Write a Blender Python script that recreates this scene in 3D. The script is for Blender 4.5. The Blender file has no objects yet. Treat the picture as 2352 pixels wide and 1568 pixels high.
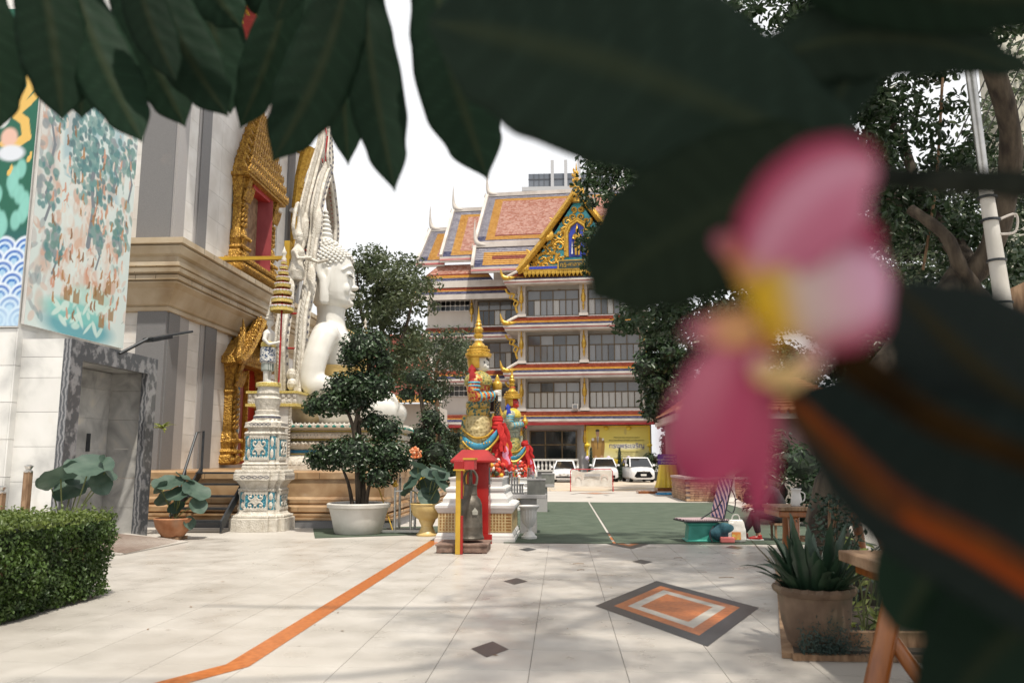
import bpy, math, random
import numpy as np
from mathutils import Vector, Matrix
random.seed(7)
RNG = np.random.default_rng(7)
sc = bpy.context.scene
col = sc.collection
rad = math.radians
PI = math.pi
uni = random.uniform
# ------------------------------------------------------------------ camera
LENS = 28.0
HC = 1.55
PITCH = rad(8.396)
YAW = rad(3.559)
cd = bpy.data.cameras.new('camera')
cam = bpy.data.objects.new('camera', cd)
col.objects.link(cam)
cam.location = (0, 0, HC)
cam.rotation_euler = (PI / 2 + PITCH, 0, YAW)
cd.lens = LENS
cd.sensor_width = 36
cd.clip_start = 0.02
cd.clip_end = 3000
cd.dof.use_dof = True
cd.dof.focus_distance = 17.0
cd.dof.aperture_fstop = 2.2
sc.camera = cam
# ------------------------------------------------------------------ sky and sun
AZ, EL = rad(152), rad(67)
w = bpy.data.worlds.new('World')
sc.world = w
w.use_nodes = True
nt = w.node_tree
nt.nodes.clear()
wo = nt.nodes.new('ShaderNodeOutputWorld')
bg = nt.nodes.new('ShaderNodeBackground')
sky = nt.nodes.new('ShaderNodeTexSky')
sky.sky_type = 'NISHITA'
sky.sun_disc = False
sky.sun_elevation = EL
sky.sun_rotation = AZ
sky.dust_density = 4
mx = nt.nodes.new('ShaderNodeMix')
mx.data_type = 'RGBA'
mx.inputs[0].default_value = 0.86
tcw = nt.nodes.new('ShaderNodeTexCoord')
nz = nt.nodes.new('ShaderNodeTexNoise')
nz.inputs['Scale'].default_value = 2.0
nz.inputs['Detail'].default_value = 5
rp = nt.nodes.new('ShaderNodeValToRGB')
rp.color_ramp.elements[0].color = (9.2, 9.3, 9.5, 1)
rp.color_ramp.elements[1].color = (11.0, 11.0, 11.0, 1)
rp.color_ramp.elements[0].position = .3
rp.color_ramp.elements[1].position = .6
nt.links.new(tcw.outputs['Generated'], nz.inputs['Vector'])
nt.links.new(nz.outputs[0], rp.inputs[0])
nt.links.new(sky.outputs[0], mx.inputs[6])
nt.links.new(rp.outputs[0], mx.inputs[7])
nt.links.new(mx.outputs[2], bg.inputs[0])
bg.inputs[1].default_value = 0.1
nt.links.new(bg.outputs[0], wo.inputs[0])
sl = bpy.data.lights.new('sun', 'SUN')
sl.energy = 4.4
sl.angle = rad(1.6)
sl.color = (1, .93, .82)
sun = bpy.data.objects.new('sun', sl)
col.objects.link(sun)
SV = Vector((math.cos(EL) * math.sin(AZ), math.cos(EL) * math.cos(AZ), math.sin(EL)))
sun.rotation_euler = SV.to_track_quat('Z', 'Y').to_euler()
sc.view_settings.view_transform = 'Standard'
sc.view_settings.look = 'None'
sc.view_settings.exposure = 0.12
sc.view_settings.gamma = 1
sc.view_settings.use_curve_mapping = False
sc.render.engine = 'CYCLES'
sc.cycles.use_denoising = True
sc.cycles.max_bounces = 8
sc.cycles.transparent_max_bounces = 8
# ------------------------------------------------------------------ survey: picture position -> place
FPX = LENS / 36 * 2352
_F = Vector((-math.sin(YAW) * math.cos(PITCH), math.cos(YAW) * math.cos(PITCH), math.sin(PITCH)))
_R = Vector((math.cos(YAW), math.sin(YAW), 0))
_U = _R.cross(_F)
_O = Vector((0, 0, HC))
def ray(px, py): return _F + _R * ((px - 1176) / FPX) - _U * ((py - 784) / FPX)
def onG(px, py, z=0.0):
    v = ray(px, py); return _O + v * ((z - HC) / v.z)
def onY(px, py, y):
    v = ray(px, py); return _O + v * (y / v.y)
def onX(px, py, x):
    v = ray(px, py); return _O + v * (x / v.x)
def atD(px, py, d): return _O + ray(px, py) * d
# ------------------------------------------------------------------ materials
MATS = {}
def _n(nt, t, **kw):
    n = nt.nodes.new(t)
    for k, v in kw.items():
        if k in n.inputs: n.inputs[k].default_value = v
        else: setattr(n, k, v)
    return n
def c4(c): return (c[0], c[1], c[2], 1)
def mat(name, c, c2=None, rough=.6, metal=0.0, scale=4.0, det=4, bump=0.0, bsc=30.0, kind='noise', rand=0.0,
        lo=.35, hi=.65, trans=0.0, spec=.5, c3=None, stretch=None, coat=0.0, bkind='noise', attr=None, dist=0.0, dirt=None, rvar=0.0, pos=True):
    if name in MATS: return MATS[name]
    m = bpy.data.materials.new(name)
    m.use_nodes = True
    nt = m.node_tree
    L = nt.links.new
    b = nt.nodes['Principled BSDF']
    out = nt.nodes['Material Output']
    b.inputs['Roughness'].default_value = rough
    b.inputs['Metallic'].default_value = metal
    b.inputs['Specular IOR Level'].default_value = spec
    b.inputs['Coat Weight'].default_value = coat
    tc = _n(nt, 'ShaderNodeTexCoord')
    vec = _n(nt, 'ShaderNodeNewGeometry').outputs['Position'] if pos else tc.outputs['Object']
    if stretch:
        mp = _n(nt, 'ShaderNodeMapping')
        mp.inputs['Scale'].default_value = stretch
        L(vec, mp.inputs[0]); vec = mp.outputs[0]
    src = None
    if attr:
        a = _n(nt, 'ShaderNodeVertexColor'); a.layer_name = attr; src = a.outputs[0]
    elif c2 is not None:
        if kind == 'noise':
            t = _n(nt, 'ShaderNodeTexNoise', Scale=scale, Detail=det, Distortion=dist); L(vec, t.inputs['Vector']); fac = t.outputs[0]
        elif kind == 'vor':
            t = _n(nt, 'ShaderNodeTexVoronoi', Scale=scale); L(vec, t.inputs['Vector']); fac = t.outputs['Distance']
        elif kind == 'cell':
            t = _n(nt, 'ShaderNodeTexVoronoi', Scale=scale); L(vec, t.inputs['Vector'])
            sp = _n(nt, 'ShaderNodeSeparateColor'); L(t.outputs['Color'], sp.inputs[0]); fac = sp.outputs[0]
        elif kind == 'wave':
            t = _n(nt, 'ShaderNodeTexWave', Scale=scale, Distortion=dist or 6, Detail=det); t.inputs['Detail Scale'].default_value = 1.2; L(vec, t.inputs['Vector']); fac = t.outputs[1]
        elif kind == 'marble':
            t = _n(nt, 'ShaderNodeTexNoise', Scale=scale, Detail=det, Distortion=dist or 1.5); L(vec, t.inputs['Vector'])
            s1 = _n(nt, 'ShaderNodeMath', operation='SUBTRACT'); s1.inputs[1].default_value = .5; L(t.outputs[0], s1.inputs[0])
            s2 = _n(nt, 'ShaderNodeMath', operation='ABSOLUTE'); L(s1.outputs[0], s2.inputs[0])
            s3 = _n(nt, 'ShaderNodeMath', operation='MULTIPLY'); s3.inputs[1].default_value = 5; L(s2.outputs[0], s3.inputs[0]); fac = s3.outputs[0]
        r = _n(nt, 'ShaderNodeValToRGB')
        e = r.color_ramp.elements
        e[0].color = c4(c); e[1].color = c4(c2); e[0].position = lo; e[1].position = hi
        if c3 is not None:
            k = e.new(min(1, hi + .12)); k.color = c4(c3)
        L(fac, r.inputs[0]); src = r.outputs[0]
    else:
        rg = _n(nt, 'ShaderNodeRGB'); rg.outputs[0].default_value = c4(c); src = rg.outputs[0]
    if dirt:
        t = _n(nt, 'ShaderNodeTexNoise', Scale=dirt[1], Detail=6); L(vec, t.inputs['Vector'])
        r = _n(nt, 'ShaderNodeValToRGB'); r.color_ramp.elements[0].position = dirt[2]; r.color_ramp.elements[1].position = dirt[2] + .22
        L(t.outputs[0], r.inputs[0])
        mm = _n(nt, 'ShaderNodeMix', data_type='RGBA')
        mu = _n(nt, 'ShaderNodeMath', operation='MULTIPLY'); mu.inputs[1].default_value = dirt[3]; L(r.outputs[0], mu.inputs[0])
        L(mu.outputs[0], mm.inputs[0]); L(src, mm.inputs[6]); mm.inputs[7].default_value = c4(dirt[0]); src = mm.outputs[2]
    if rand:
        oi = _n(nt, 'ShaderNodeObjectInfo')
        mr = _n(nt, 'ShaderNodeMapRange'); mr.inputs[3].default_value = 1 - rand; mr.inputs[4].default_value = 1 + rand
        L(oi.outputs['Random'], mr.inputs[0])
        hs = _n(nt, 'ShaderNodeHueSaturation'); L(mr.outputs[0], hs.inputs['Value']); L(src, hs.inputs['Color']); src = hs.outputs[0]
    L(src, b.inputs['Base Color'])
    if rvar:
        t = _n(nt, 'ShaderNodeTexNoise', Scale=2.2, Detail=5); L(vec, t.inputs['Vector'])
        mr = _n(nt, 'ShaderNodeMapRange'); mr.inputs[1].default_value = .3; mr.inputs[2].default_value = .7
        mr.inputs[3].default_value = max(.02, rough - rvar); mr.inputs[4].default_value = min(1, rough + rvar)
        L(t.outputs[0], mr.inputs[0]); L(mr.outputs[0], b.inputs['Roughness'])
    if bump:
        if bkind == 'noise':
            t = _n(nt, 'ShaderNodeTexNoise', Scale=bsc, Detail=4); h = t.outputs[0]
        else:
            t = _n(nt, 'ShaderNodeTexVoronoi', Scale=bsc); h = t.outputs['Distance']
        L(vec, t.inputs['Vector'])
        bp = _n(nt, 'ShaderNodeBump', Strength=min(1, bump)); bp.inputs['Distance'].default_value = .02 if bump <= 1 else .02 * bump
        L(h, bp.inputs['Height']); L(bp.outputs[0], b.inputs['Normal'])
    if trans:
        tr = _n(nt, 'ShaderNodeBsdfTranslucent'); L(src, tr.inputs[0])
        ms = _n(nt, 'ShaderNodeMixShader'); ms.inputs[0].default_value = trans
        L(b.outputs[0], ms.inputs[1]); L(tr.outputs[0], ms.inputs[2]); L(ms.outputs[0], out.inputs[0])
    MATS[name] = m
    return m
def rgb(r, g, b):
    f = lambda x: ((x / 255 + .055) / 1.055) ** 2.4 if x > 10 else x / 255 / 12.92
    return (f(r), f(g), f(b))
# ------------------------------------------------------------------ mesh builder
class MB:
    def __init__(s): s.v = []; s.f = []; s.mi = []; s.m = 0; s.mk = []
    def add(s, vs, fs):
        o = len(s.v); s.mk.append((o, len(s.f)))
        s.v.extend([tuple(p) for p in vs])
        s.f.extend([tuple(o + i for i in f) for f in fs])
        s.mi.extend([s.m] * len(fs))
        return s
    def box(s, x0, x1, y0, y1, z0, z1):
        return s.add([(x0, y0, z0), (x1, y0, z0), (x1, y1, z0), (x0, y1, z0), (x0, y0, z1), (x1, y0, z1), (x1, y1, z1), (x0, y1, z1)],
                     [(0, 3, 2, 1), (4, 5, 6, 7), (0, 1, 5, 4), (1, 2, 6, 5), (2, 3, 7, 6), (3, 0, 4, 7)])
    def hull8(s, b, t):
        return s.add(list(b) + list(t), [(0, 3, 2, 1), (4, 5, 6, 7), (0, 1, 5, 4), (1, 2, 6, 5), (2, 3, 7, 6), (3, 0, 4, 7)])
    def obox(s, c, ex, ey, ez):
        c, ex, ey, ez = Vector(c), Vector(ex), Vector(ey), Vector(ez)
        P = [c + ex * a + ey * b + ez * d for d in (-1, 1) for a, b in ((-1, -1), (1, -1), (1, 1), (-1, 1))]
        return s.add(P, [(0, 3, 2, 1), (4, 5, 6, 7), (0, 1, 5, 4), (1, 2, 6, 5), (2, 3, 7, 6), (3, 0, 4, 7)])
    def ring_loft(s, rings, cap=True, closed=True):
        n = len(rings[0]); o = len(s.v); s.mk.append((o, len(s.f)))
        for r in rings: s.v.extend([tuple(p) for p in r])
        k = len(s.f)
        for i in range(len(rings) - 1):
            for j in range(n if closed else n - 1):
                a = o + i * n + j; b = o + i * n + (j + 1) % n
                s.f.append((a, b, b + n, a + n))
        if cap and closed:
            s.f.append(tuple(o + j for j in range(n))[::-1])
            s.f.append(tuple(o + (len(rings) - 1) * n + j for j in range(n)))
        s.mi.extend([s.m] * (len(s.f) - k))
        return s
    def lathe(s, prof, n=16, c=(0, 0, 0), sx=1, sy=1, cap=True, ph=0.0):
        return s.ring_loft([[(c[0] + r * sx * math.cos(2 * PI * j / n + ph), c[1] + r * sy * math.sin(2 * PI * j / n + ph), c[2] + z) for j in range(n)] for r, z in prof], cap)
    def loft(s, poly, prof, c=(0, 0, 0), cap=True):
        R = []
        for p in prof:
            k, z = p[0], p[1]
            ox, oy = (p[2], p[3]) if len(p) > 2 else (0, 0)
            kx, ky = k if isinstance(k, tuple) else (k, k)
            R.append([(c[0] + x * kx + ox, c[1] + y * ky + oy, c[2] + z) for x, y in poly])
        return s.ring_loft(R, cap)
    def tube(s, pts, r, n=8, cap=True, flat=1.0, up=None):
        pts = [Vector(p) for p in pts]
        m = len(pts)
        rs = r if isinstance(r, (list, tuple)) else [r] * m
        R = []; pn = None
        for i, p in enumerate(pts):
            t = (pts[min(i + 1, m - 1)] - pts[max(i - 1, 0)])
            if t.length < 1e-9: t = Vector((0, 0, 1))
            t.normalize()
            if pn is None:
                a = Vector(up) if up else (Vector((0, 0, 1)) if abs(t.z) < .9 else Vector((1, 0, 0)))
            else: a = pn
            nn = (a - t * a.dot(t))
            if nn.length < 1e-6: nn = t.orthogonal()
            nn.normalize(); pn = nn
            bb = t.cross(nn)
            R.append([p + (nn * math.cos(2 * PI * j / n) + bb * math.sin(2 * PI * j / n) * flat) * rs[i] for j in range(n)])
        return s.ring_loft(R, cap)
    def ell(s, c, r, nu=12, nv=8, rot=None):
        c = Vector(c); r = r if isinstance(r, (tuple, list)) else (r, r, r)
        R = []
        for i in range(nv + 1):
            a = PI * (i / nv) ; a = min(max(a, .02), PI - .02)
            ring = []
            for j in range(nu):
                b = 2 * PI * j / nu
                p = Vector((r[0] * math.sin(a) * math.cos(b), r[1] * math.sin(a) * math.sin(b), -r[2] * math.cos(a)))
                if rot is not None: p = rot @ p
                ring.append(c + p)
            R.append(ring)
        return s.ring_loft(R)
    def extr(s, poly, o, ex, ey, ez):
        o, ex, ey, ez = Vector(o), Vector(ex), Vector(ey), Vector(ez)
        n = len(poly)
        A = [o + ex * x + ey * y for x, y in poly]; B = [p + ez for p in A]
        return s.add(A + B, [tuple(range(n))[::-1], tuple(range(n, 2 * n))] + [(i, (i + 1) % n, n + (i + 1) % n, n + i) for i in range(n)])
    def spike(s, c, d, u, wd, th, ht):
        c, d, u = Vector(c), Vector(d), Vector(u)
        n = d.cross(u)
        a = [c - d * wd - n * th, c + d * wd - n * th, c + d * wd + n * th, c - d * wd + n * th]
        m_ = [p + u * ht * .45 + (p - c) * .15 for p in a]
        return s.add(a + m_ + [c + u * ht], [(0, 1, 5, 4), (1, 2, 6, 5), (2, 3, 7, 6), (3, 0, 4, 7), (4, 5, 8), (5, 6, 8), (6, 7, 8), (7, 4, 8), (0, 3, 2, 1)])
    def sheet(s, fn, nu, nv):
        o = len(s.v)
        for i in range(nu + 1):
            for j in range(nv + 1): s.v.append(tuple(fn(i / nu, j / nv)))
        k = len(s.f)
        for i in range(nu):
            for j in range(nv):
                a = o + i * (nv + 1) + j
                s.f.append((a, a + nv + 1, a + nv + 2, a + 1))
        s.mi.extend([s.m] * (len(s.f) - k))
        return s
    def mesh(s, name, mats, smooth=None):
        me = bpy.data.meshes.new(name)
        me.from_pydata(s.v, [], s.f)
        for m in (mats if isinstance(mats, (list, tuple)) else [mats]): me.materials.append(m)
        if s.mi and max(s.mi) > 0: me.polygons.foreach_set('material_index', s.mi)
        if smooth:
            me.polygons.foreach_set('use_smooth', [True] * len(me.polygons))
            me.set_sharp_from_angle(angle=rad(smooth))
        me.update()
        return me
    def obj(s, name, mats, parent=None, smooth=None, bevel=0, **kw):
        return put(name, s.mesh(name, mats, smooth), parent, bevel, **kw)
    def objs(s, name, mats, parent=None, smooth=None, **kw):   # every primitive an object of its own
        mk = s.mk + [(len(s.v), len(s.f))]
        for (v0, f0), (v1, f1) in zip(mk, mk[1:]):
            q = MB(); q.v = s.v[v0:v1]; q.f = [tuple(i - v0 for i in f) for f in s.f[f0:f1]]; q.mi = s.mi[f0:f1]
            q.obj(name, mats, parent, smooth, **kw)
WORLD = set()
def put(name, me, parent=None, bevel=0, loc=None, rz=None, label=None, cat=None, group=None, kind=None):
    o = bpy.data.objects.new(name, me)
    col.objects.link(o)
    if loc is not None: o.location = loc
    if rz is not None: o.rotation_euler = (0, 0, rz)
    if parent is not None:
        o.parent = parent
        if parent.name in WORLD: o.matrix_parent_inverse = parent.matrix_basis.inverted()
    if bevel:
        b = o.modifiers.new('bevel', 'BEVEL'); b.width = bevel; b.segments = 2; b.limit_method = 'ANGLE'; b.angle_limit = rad(40)
    tag(o, label, cat, group, kind)
    return o
def tag(o, label=None, cat=None, group=None, kind=None):
    if label: o['label'] = label
    if cat: o['category'] = cat
    if group: o['group'] = group
    if kind: o['kind'] = kind
    return o
def thing(name, label, cat, loc=(0, 0, 0), rz=0.0, group=None, world=False):
    o = bpy.data.objects.new(name, None)
    o.empty_display_size = .2
    o.location = loc; o.rotation_euler = (0, 0, rz)
    if world: o.rotation_euler = (0, 0, 0)
    o.matrix_basis = Matrix.Translation(loc) @ Matrix.Rotation(0 if world else rz, 4, 'Z')
    col.objects.link(o)
    if world: WORLD.add(o.name)
    return tag(o, label, cat, group)
def copy_tree(o, label=None, loc=None, rz=None, parent=None):
    c = o.copy(); col.objects.link(c)
    if parent is not None: c.parent = parent
    for ch in list(o.children): copy_tree(ch, parent=c)
    if label: c['label'] = label
    if loc is not None: c.location = loc
    if rz is not None: c.rotation_euler = (0, 0, rz)
    return c
def sculpt(mb, vox, smooth=8, mats=None, name='body', fac=.5):
    me = mb.mesh('tmp', mats or [])
    o = bpy.data.objects.new('tmp', me); col.objects.link(o)
    r = o.modifiers.new('r', 'REMESH'); r.mode = 'VOXEL'; r.voxel_size = vox
    if smooth:
        q = o.modifiers.new('s', 'SMOOTH'); q.iterations = smooth; q.factor = fac
    dg = bpy.context.evaluated_depsgraph_get(); dg.update()
    ev = o.evaluated_get(dg)
    out = bpy.data.meshes.new_from_object(ev, depsgraph=dg)
    out.name = name
    bpy.data.objects.remove(o)
    out.polygons.foreach_set('use_smooth', [True] * len(out.polygons))
    out.materials.clear()
    for m in (mats if isinstance(mats, (list, tuple)) else [mats]): out.materials.append(m)
    return out
def text(body, size, mt, origin, ex, ey, depth=.01, align='CENTER'):
    cu = bpy.data.curves.new('txt', 'FONT')
    cu.body = body; cu.size = size; cu.align_x = align; cu.extrude = depth; cu.resolution_u = 3
    o = bpy.data.objects.new('txt', cu); col.objects.link(o)
    dg = bpy.context.evaluated_depsgraph_get(); dg.update()
    me = bpy.data.meshes.new_from_object(o.evaluated_get(dg), depsgraph=dg)
    bpy.data.objects.remove(o)
    ex, ey = Vector(ex).normalized(), Vector(ey).normalized(); ez = ex.cross(ey)
    M = Matrix((ex, ey, ez)).transposed().to_4x4(); M.translation = Vector(origin)
    me.transform(M)
    me.materials.clear(); me.materials.append(mt)
    return me
def smoothstep(a, b, x):
    t = min(1, max(0, (x - a) / (b - a))); return t * t * (3 - 2 * t)
def spline(pts, k=6):
    P = [Vector(p) for p in pts]; out = []
    for i in range(len(P) - 1):
        p0, p1, p2, p3 = P[max(i - 1, 0)], P[i], P[i + 1], P[min(i + 2, len(P) - 1)]
        for j in range(k):
            t = j / k
            out.append(.5 * ((2 * p1) + (p2 - p0) * t + (2 * p0 - 5 * p1 + 4 * p2 - p3) * t * t + (3 * p1 - p0 - 3 * p2 + p3) * t ** 3))
    out.append(P[-1]); return out
def lerp(a, b, t): return a + (b - a) * t
# leaves in bulk: folded leaf blades, arrays in, one mesh out
def leaf_mesh(name, pos, nrm, size, mt, aspect=.5, jitter=.6, fold=.25, cols=None, droop=0.0):
    n = len(pos)
    nrm = nrm + RNG.normal(0, jitter, (n, 3))
    nrm /= np.linalg.norm(nrm, axis=1, keepdims=True) + 1e-9
    a = RNG.normal(0, 1, (n, 3)); a[:, 2] -= droop
    t = a - nrm * (a * nrm).sum(1, keepdims=True)
    t /= np.linalg.norm(t, axis=1, keepdims=True) + 1e-9
    b = np.cross(nrm, t)
    s = (size * RNG.uniform(.65, 1.25, n))[:, None]
    hw = s * aspect * .5
    p0 = pos - t * s * .5
    p3 = pos + t * s * .5 - nrm * s * .12
    m1 = pos - t * s * .12; m2 = pos + t * s * .22
    L1 = m1 + b * hw + nrm * hw * fold; L2 = m2 + b * hw * .8 + nrm * hw * fold
    R1 = m1 - b * hw + nrm * hw * fold; R2 = m2 - b * hw * .8 + nrm * hw * fold
    V = np.stack([p0, L1, L2, p3, R2, R1], 1).reshape(-1, 3)
    base = (np.arange(n) * 6)[:, None]
    Fc = np.concatenate([base + np.array([[0, 3, 2, 1]]), base + np.array([[0, 5, 4, 3]])], 0).astype(np.int32)
    me = bpy.data.meshes.new(name)
    me.vertices.add(len(V)); me.vertices.foreach_set('co', V.astype(np.float32).ravel())
    nf = len(Fc)
    me.loops.add(nf * 4); me.loops.foreach_set('vertex_index', Fc.ravel())
    me.polygons.add(nf); me.polygons.foreach_set('loop_start', np.arange(nf, dtype=np.int32) * 4)
    me.update(calc_edges=True); me.validate()
    me.materials.append(mt)
    return me
def clump_points(clumps, per, shell=.55):
    P = []; N = []
    for c in clumps:
        ctr = np.array(c[:3]); r = np.array(c[3:6]) if len(c) >= 6 else np.array([c[3]] * 3)
        k = max(8, int(per * (r[0] * r[1] * r[2]) ** (2 / 3)))
        d = RNG.normal(0, 1, (k, 3)); d /= np.linalg.norm(d, axis=1, keepdims=True)
        q = shell + (1 - shell) * RNG.random(k) ** .6
        P.append(ctr + d * r * q[:, None]); N.append(d * .9 + np.array([0, 0, .5]))
    return np.concatenate(P), np.concatenate(N)
# ------------------------------------------------------------------ palette
m_pave = mat('pale_terrazzo', (.42, .39, .35), (.48, .45, .41), rough=.36, scale=1.1, det=10, bump=.03, bsc=60, rand=.022, dirt=((.34, .31, .27), .38, .53, .5), rvar=.12)
m_joint = mat('paving_joint', (.16, .145, .125), (.30, .275, .245), rough=.9, scale=3)
m_farpave = mat('far_terrazzo', (.44, .41, .37), (.50, .47, .43), rough=.55, scale=.8, det=8, bump=.03)
m_black = mat('black_granite', (.018, .02, .022), (.045, .046, .048), rough=.3, scale=60, bump=.02, dirt=((.06, .062, .068), 3, .62, .5))
m_orange = mat('orange_terrazzo', (.36, .10, .02), (.50, .16, .04), rough=.3, scale=18, det=8, bump=.03, dirt=((.55, .30, .15), 2.5, .6, .5))
m_cream = mat('cream_inlay', (.42, .385, .33), (.5, .465, .41), rough=.34, scale=8)
m_green = mat('green_mat', (.055, .078, .052), (.082, .108, .074), rough=.92, scale=2.2, det=8, bump=.5, bsc=260, dirt=((.10, .125, .095), 1.1, .56, .5))
m_conc = mat('concrete_apron', (.42, .345, .265), (.52, .44, .35), rough=.85, scale=.9, det=8, bump=.1, bsc=40)
m_yline = mat('yellow_paint', (.72, .46, .10), (.78, .56, .2), rough=.7, scale=6)
m_white = mat('white_plaster', (.50, .48, .44), (.63, .61, .57), rough=.7, scale=2, det=8, bump=.08, bsc=50, dirt=((.45, .40, .33), 1.6, .58, .5))
m_wpaint = mat('white_paint', (.58, .57, .55), (.68, .67, .65), rough=.5, scale=3, det=6, dirt=((.5, .46, .4), 2.2, .62, .5))
m_wall = mat('building_wall', (.48, .44, .40), (.57, .535, .49), rough=.8, scale=.6, det=8, bump=.05, dirt=((.36, .33, .30), .9, .6, .5), stretch=(1, 1, .3))
m_trim = mat('weathered_trim', (.44, .40, .36), (.56, .52, .48), rough=.7, scale=1.2, det=8, dirt=((.30, .27, .25), 1.3, .56, .65), stretch=(1, 1, .5))
m_ftrim = mat('faded_red_trim', (.42, .10, .10), (.55, .28, .26), rough=.6, scale=2, det=8, stretch=(.4, .4, 2))
m_redtrim = mat('red_trim', (.40, .025, .03), (.48, .05, .05), rough=.45, scale=3)
m_tred = mat('red_roof_tile', (.14, .024, .012), (.24, .055, .028), rough=.28, scale=9, kind='cell', lo=.1, hi=.9, bump=.5, bsc=7, bkind='vor', stretch=(1, 1, 1))  # paler cells in the roof tile colours are painted sheen
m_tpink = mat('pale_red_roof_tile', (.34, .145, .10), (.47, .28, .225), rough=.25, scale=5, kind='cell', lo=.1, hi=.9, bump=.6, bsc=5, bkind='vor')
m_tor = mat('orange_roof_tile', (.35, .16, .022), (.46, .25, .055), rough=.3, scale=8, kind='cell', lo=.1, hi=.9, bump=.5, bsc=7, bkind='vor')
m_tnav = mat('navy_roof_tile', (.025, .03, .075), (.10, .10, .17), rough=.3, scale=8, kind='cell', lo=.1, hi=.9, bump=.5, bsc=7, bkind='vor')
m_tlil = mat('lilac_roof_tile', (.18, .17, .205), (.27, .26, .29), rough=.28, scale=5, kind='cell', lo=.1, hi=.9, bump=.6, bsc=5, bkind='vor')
m_gold = mat('gold_paint', (.42, .22, .022), (.64, .39, .06), rough=.38, metal=.45, scale=9, det=5, bump=.8, bsc=26, bkind='vor', dirt=((.20, .09, .01), 7, .6, .7))
m_goldp = mat('plain_gold', (.44, .25, .028), (.60, .37, .06), rough=.32, metal=.5, scale=5)
m_goldd = mat('old_gold', (.26, .125, .018), (.56, .33, .06), rough=.42, metal=.5, scale=11, det=6, bump=1.4, bsc=22, bkind='vor', dirt=((.09, .03, .01), 9, .55, .8))
m_turq = mat('turquoise_mosaic', (.02, .28, .36), (.08, .50, .58), rough=.25, scale=14, kind='cell', lo=.1, hi=.9)
m_blue = mat('royal_blue', (.015, .03, .30), (.03, .06, .42), rough=.3, scale=9)
m_frame = mat('bronze_window_frame', (.085, .055, .025), (.14, .095, .045), rough=.45, metal=.3, scale=5)
m_dark = mat('dark_room', (.008, .008, .009), (.02, .02, .02), rough=.9, scale=.5)
def glass(name, c, rough=.05, alpha=1.0):
    m = mat(name, c, rough=rough, spec=.9)
    return m
m_glass = glass('grey_glass', (.13, .135, .14), .08)
m_glass2 = glass('light_grey_glass', (.22, .225, .23), .1)
m_glass3 = glass('smoke_glass', (.06, .063, .066), .06)
m_glassd = glass('dark_glass', (.012, .014, .016), .05)
m_glassb = glass('blind_behind_glass', (.40, .39, .36), .12)
m_granite = mat('grey_granite', (.15, .15, .155), (.22, .22, .225), rough=.55, scale=90, det=3, bump=.05, dirt=((.27, .24, .22), 1.4, .60, .5))
m_graniteL = mat('light_granite', (.33, .32, .32), (.42, .405, .40), rough=.5, scale=80, det=3, dirt=((.42, .38, .35), 1.1, .6, .5))
m_stone = mat('pale_stone_block', (.62, .60, .57), (.75, .74, .72), rough=.5, scale=1.6, det=8, bump=.05, rand=.07, dirt=((.50, .38, .27), 1.3, .62, .4))
m_trav = mat('travertine', (.42, .32, .20), (.56, .48, .36), rough=.5, scale=1.1, det=9, bump=.12, bsc=18, c3=(.56, .50, .42), dirt=((.20, .11, .05), .9, .57, .6))
m_marble = mat('white_marble', (.43, .43, .42), (.66, .655, .63), rough=.3, scale=1.4, det=9, kind='noise', dist=.6, lo=.3, hi=.56, c3=(.70, .69, .67), rand=.06, dirt=((.50, .40, .24), 1.9, .64, .4))
m_gmarble = mat('grey_marble', (.24, .24, .235), (.46, .455, .44), rough=.32, scale=1.7, det=10, kind='noise', dist=1.0, lo=.32, hi=.58, c3=(.56, .53, .47), rand=.10)
m_vein = mat('dark_veined_marble', (.075, .08, .088), (.24, .24, .25), rough=.25, scale=4.5, det=10, kind='wave', dist=7, lo=.2, hi=1.0, stretch=(1, 1, 1.0))
m_steel = mat('black_steel', (.022, .025, .03), (.04, .045, .05), rough=.45, metal=.3, scale=8)
m_chrome = mat('stainless_steel', (.45, .45, .44), (.58, .57, .55), rough=.3, metal=.9, scale=6)
m_terra = mat('terracotta', (.30, .115, .045), (.42, .20, .10), rough=.75, scale=5, det=7, bump=.1, dirt=((.22, .17, .12), 3, .55, .6))
m_soil = mat('soil', (.025, .018, .012), (.06, .045, .03), rough=.95, scale=20, bump=.6, bsc=30)
m_wood = mat('varnished_wood', (.17, .048, .009), (.31, .105, .022), rough=.28, scale=3, det=7, stretch=(3, 3, .5), bump=.1, bsc=12, coat=.3)
m_woodd = mat('worn_wood', (.14, .075, .035), (.30, .19, .11), rough=.7, scale=5, det=7, stretch=(4, 1, 1), bump=.2, bsc=20)
m_bark = mat('bark', (.03, .022, .016), (.10, .078, .055), rough=.95, scale=6, det=8, bump=1.6, bsc=9, stretch=(1.6, 1.6, .4))
m_red = mat('red_lacquer', (.27, .007, .007), (.36, .016, .013), rough=.32, scale=3)
m_redc = mat('red_cloth', (.36, .005, .006), (.52, .02, .016), rough=.8, scale=8, bump=.4, bsc=14)
m_yel = mat('yellow_lacquer', (.44, .26, .018), (.54, .34, .035), rough=.45, scale=4, dirt=((.25, .14, .03), 3, .6, .6))
m_ycloth = mat('yellow_satin', (.58, .40, .015), (.72, .53, .04), rough=.38, scale=2)
m_lilc = mat('lilac_cloth', (.55, .47, .66), (.66, .60, .76), rough=.7, scale=3)
m_leafd = mat('dark_foliage', (.015, .034, .014), (.050, .090, .036), rough=.34, scale=3, kind='noise', trans=.22, spec=.5)
m_leafm = mat('mid_foliage', (.048, .072, .032), (.11, .135, .062), rough=.4, scale=1.2, trans=.4, dirt=((.16, .085, .035), .8, .60, .5))
m_leafl = mat('pale_foliage', (.050, .075, .035), (.10, .13, .07), rough=.5, scale=2.5, trans=.3)
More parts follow.
